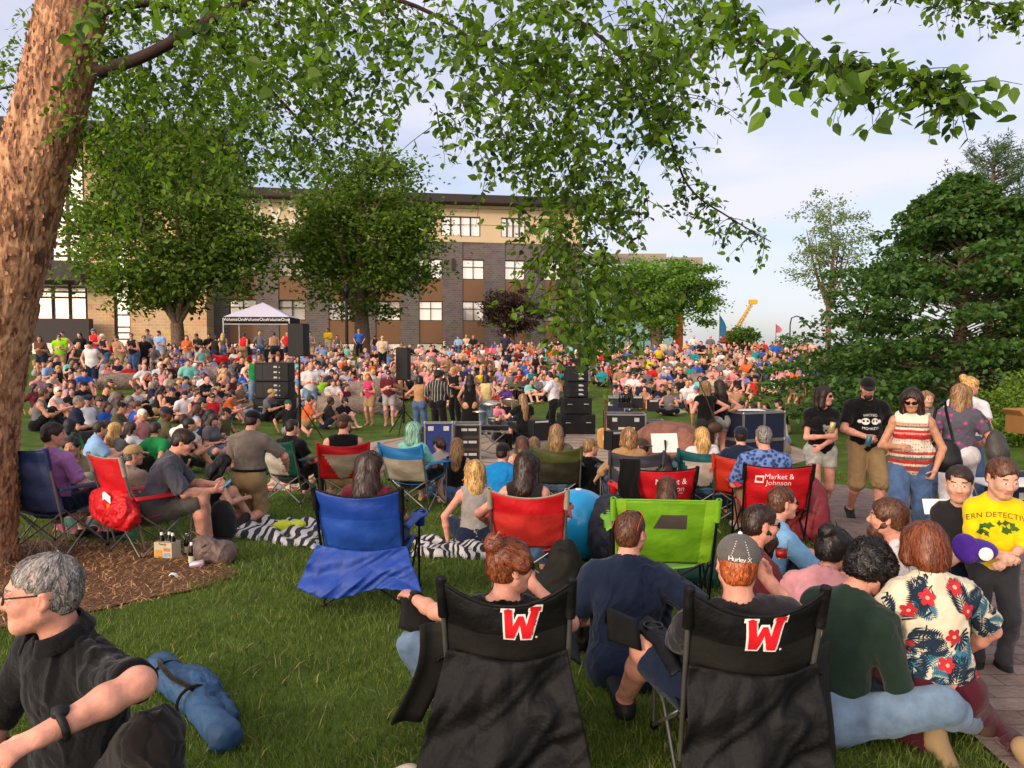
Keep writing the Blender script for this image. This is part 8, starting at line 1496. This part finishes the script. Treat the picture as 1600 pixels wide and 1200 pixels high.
blanket('pink blanket under the couple on the right bank', ((1108, 580), (1150, 580), (1148, 570), (1110, 570)), PINKC); blanket('pale yellow green cloth on the grass beside the cream label case', ((1035, 648), (1075, 646), (1068, 638), (1038, 640)), mat('pale_green_cloth', '#a8a888', .9))
def lump(name, label, cat, p, rz, shapes, m, h=.01, amp=.006, f=18, group=None):
    F = Field()
    for c, r in shapes: F.ell(c, r, None, .04)
    o = part(name, F, h, m, None, amp, f, p[0], cr=.022); o.location = [float(a) for a in p]; o.rotation_euler = (0, 0, rz); tag(o, label, cat, group); return o
lump('yellow_bag', 'small lime yellow plastic bag on the zebra blanket', 'bag', hit(452, 832) + np.array((0, 0, .08)), .2, (((-.07, 0, 0), (.10, .07, .06)), ((.09, .01, 0), (.09, .07, .055))), nylon('yellow_plastic', '#b4c01c', rough=.35))
bp_ = empty('beach_ball', sp(905, 7.35), 0, 'large sky blue inflatable ball behind the red chair with grey straps', 'ball'); b = MB().ball((0, 0, .33), .34, 36); b.build('ball', mat('blue_vinyl', '#128ac0', .35, .06, coat=.4), bp_); MB().lathe([(0, .012), (.03, .01), (.032, 0)], (0, 0, .665), 12).build('valve', WHITE, bp_)
lump('navy_backpack', 'dark navy backpack leaning behind the lime green chair', 'backpack', sp(955, 7.0), .1, (((0, 0, .30), (.21, .15, .34)), ((0, -.10, .22), (.17, .10, .2)), ((0, .0, .55), (.14, .1, .12))), nylon('dark_navy_nylon', '#181d2c'))
lump('black_jacket', 'black jacket heaped over a low chair between the red and lime chairs', 'jacket', sp(868, 4.75), -.2, (((.06, 0, .36), (.13, .09, .33)), ((.12, .05, .2), (.24, .16, .24)), ((-.16, -.04, .12), (.24, .16, .18)), ((-.02, 0, .28), (.2, .1, .2))), BLACKN2, .014, .012, 9)
lump('black_bag', 'black fabric bag on the grass beside the dark green shirt and curly bun', 'bag', sp(1255, 4.9), .3, (((0, 0, .18), (.30, .2, .22)), ((.2, .0, .15), (.2, .16, .18))), BLACKC, .014, .01, 11)
lump('navy_backpack', 'navy backpack on the grass beside the man with the tattooed forearm', 'backpack', sp(1215, 5.05), .3, (((0, 0, .16), (.2, .16, .2)), ((-.05, -.12, .12), (.15, .07, .14))), nylon('dark_navy_nylon', '#181d2c')); lump('red_beanbag', 'dull red inflatable lounger behind the lettered chair of the man in blue', 'lounger', sp(1262, 8.2), .2, (((0, 0, .30), (.20, .34, .40)), ((0, .1, .15), (.24, .4, .2))), nylon('dull_red_nylon', '#7c2a30'), .02)
lump('green_bag', 'folded dark green bag left of the bearded man in maroon', 'bag', sp(1110, 6.3), .1, (((0, 0, .1), (.24, .14, .12)),), GREENN); lump('grey_backpack', 'black backpack on the grass beside the bare legs of the phone user', 'backpack', sp(342, 8.0), .2, (((0, 0, .2), (.14, .14, .24)),), CHAR); lump('shoe_sole', 'black sneaker with a thick white sole on the grass before the left emblem chair', 'shoe', sp(608, 2.95, .03), .4, (((0, 0, .03), (.13, .05, .04)), ((.05, 0, .06), (.07, .045, .05))), SHOEW)
# handbag, six pack, bottles, cans and paper at the edge of the mulch
HB = hit(325, 880); hb = empty('handbag', HB, R_(-20), 'grey brown leather backpack purse lying on the grass at the edge of the mulch', 'handbag'); F = Field(); F.cap((-.13, 0, .10), (.16, .02, .10), .085, .12, .04); F.ell((.0, -.04, .13), (.17, .10, .13), None, .03); part('bag', F, .008, mat('taupe_leather', '#5c4c46', .5, .12, fold=.6), hb, .006, 16, 1.2, cr=.012); F = Field(); F.ell((.17, .03, .07), (.09, .12, .075)); part('base', F, .008, mat('slate_leather', '#2c333e', .5, .12), hb); MB().tube([(-.17, -.03, .18), (-.2, -.05, .25), (-.13, -.04, .29), (-.06, -.02, .24)], .010, 6).bar((.02, -.13, .15), (.09, -.125, .21), .005, 6).build('strap', mat('brown_leather', '#3c2c1e'), hb)
SP_ = hit(262, 872); sx = empty('six_pack', SP_, R_(-14), 'cardboard six pack carrier with dark beer bottles beside the purse', 'six pack'); MB().box((0, 0, .08), (.19, .13, .16)).build('carton', mat('cream_carton', '#b5a88c', .7, .08), sx); V2, F2 = text_shape('Family', .03); me = bpy.data.meshes.new('lettering'); me.from_pydata([(a, -.068, b_ + .145) for a, b_ in V2], [], F2); me.materials.append(CASEN); link('lettering', me, sx)
MB().box((-.045, -.0665, .05), (.075, .002, .075)).box((.045, -.0665, .05), (.07, .002, .03), 1).box((.045, -.0665, .095), (.07, .002, .03), 2).build('picture', [mat('mustard_print', '#c08c34', .7, .2), mat('blue_print', '#7c88a8', .7, .2), mat('orange_print', '#b86a3c', .7, .2)], sx)
BOT = mat('brown_bottle', '#140c08', .12, .1); PROF = [(0, 0), (.03, 0), (.03, .13), (.013, .18), (.012, .225), (0, .226)]
for x, y in ((-.06, 0), (0, .03), (.06, .0)): o = MB().lathe(PROF, (x, y, .03), 14).build('bottle', BOT, sx); MB().lathe([(.0305, .05), (.0305, .11)], (x, y, .03), 14).build('label', WHITE, o); MB().lathe([(.0145, .185), (.0135, .215)], (x, y, .03), 12).build('neck_label', WHITE, o)
for px, py, lb in ((293, 868, 'brown beer bottle standing between the six pack and the purse'), (300, 884, 'brown beer bottle with a green label in front of the purse')):
    r = empty('beer_bottle', hit(px, py), 0, lb, 'bottle', 'beer bottles beside the purse'); MB().lathe(PROF, (0, 0, 0), 16).build('glass', BOT, r); MB().lathe([(.0306, .03), (.0306, .09)], (0, 0, 0), 16).build('label', mat('pale_label', '#b0b890', .6, .15), r); MB().lathe([(.0145, .185), (.0135, .215)], (0, 0, 0), 12).build('neck_label', WHITE, r)
cn = MB().lathe([(0, 0), (.024, 0), (.031, .008), (.031, .115), (.024, .125), (0, .124)], (0, 0, -.062), 20).build('drink_can', mat('white_violet_can', '#b8a8b4', .35, .25, vscale=20, metal=.3)); cn.location = hit(308, 888) + np.array((0, 0, .034)); cn.rotation_euler = (0, R_(82), R_(14)); tag(cn, 'white and violet can lying on its side in front of the purse', 'can')
o = MB().sheet(lambda u, v: ((u - .5) * .09, (v - .5) * .06, .02 + .018 * math.sin(5 * u) + .012 * math.sin(6 * v)), 8, 6).build('paper_scrap', WHITE); o.location = hit(274, 903); tag(o, 'crumpled white scrap of paper on the mulch', 'paper')
for px, py, lb, c in ((132, 838, 'pair of brown sandals under the red bag', BOOT),):
    r = empty('sandals', hit(px + 20, py), .3, lb, 'sandals')
    for q in (-1, 1): F = Field(); F.ell((q * .07, 0, .03), (.045, .13, .022)); part('sandal', F, .01, c, r)
lump('white_plate', 'white paper plate with food on the grass under the lime green chair', 'plate', hit(1062, 940) + np.array((0, 0, .05)), 0, (((0, 0, 0), (.11, .08, .015)),), WHITE);
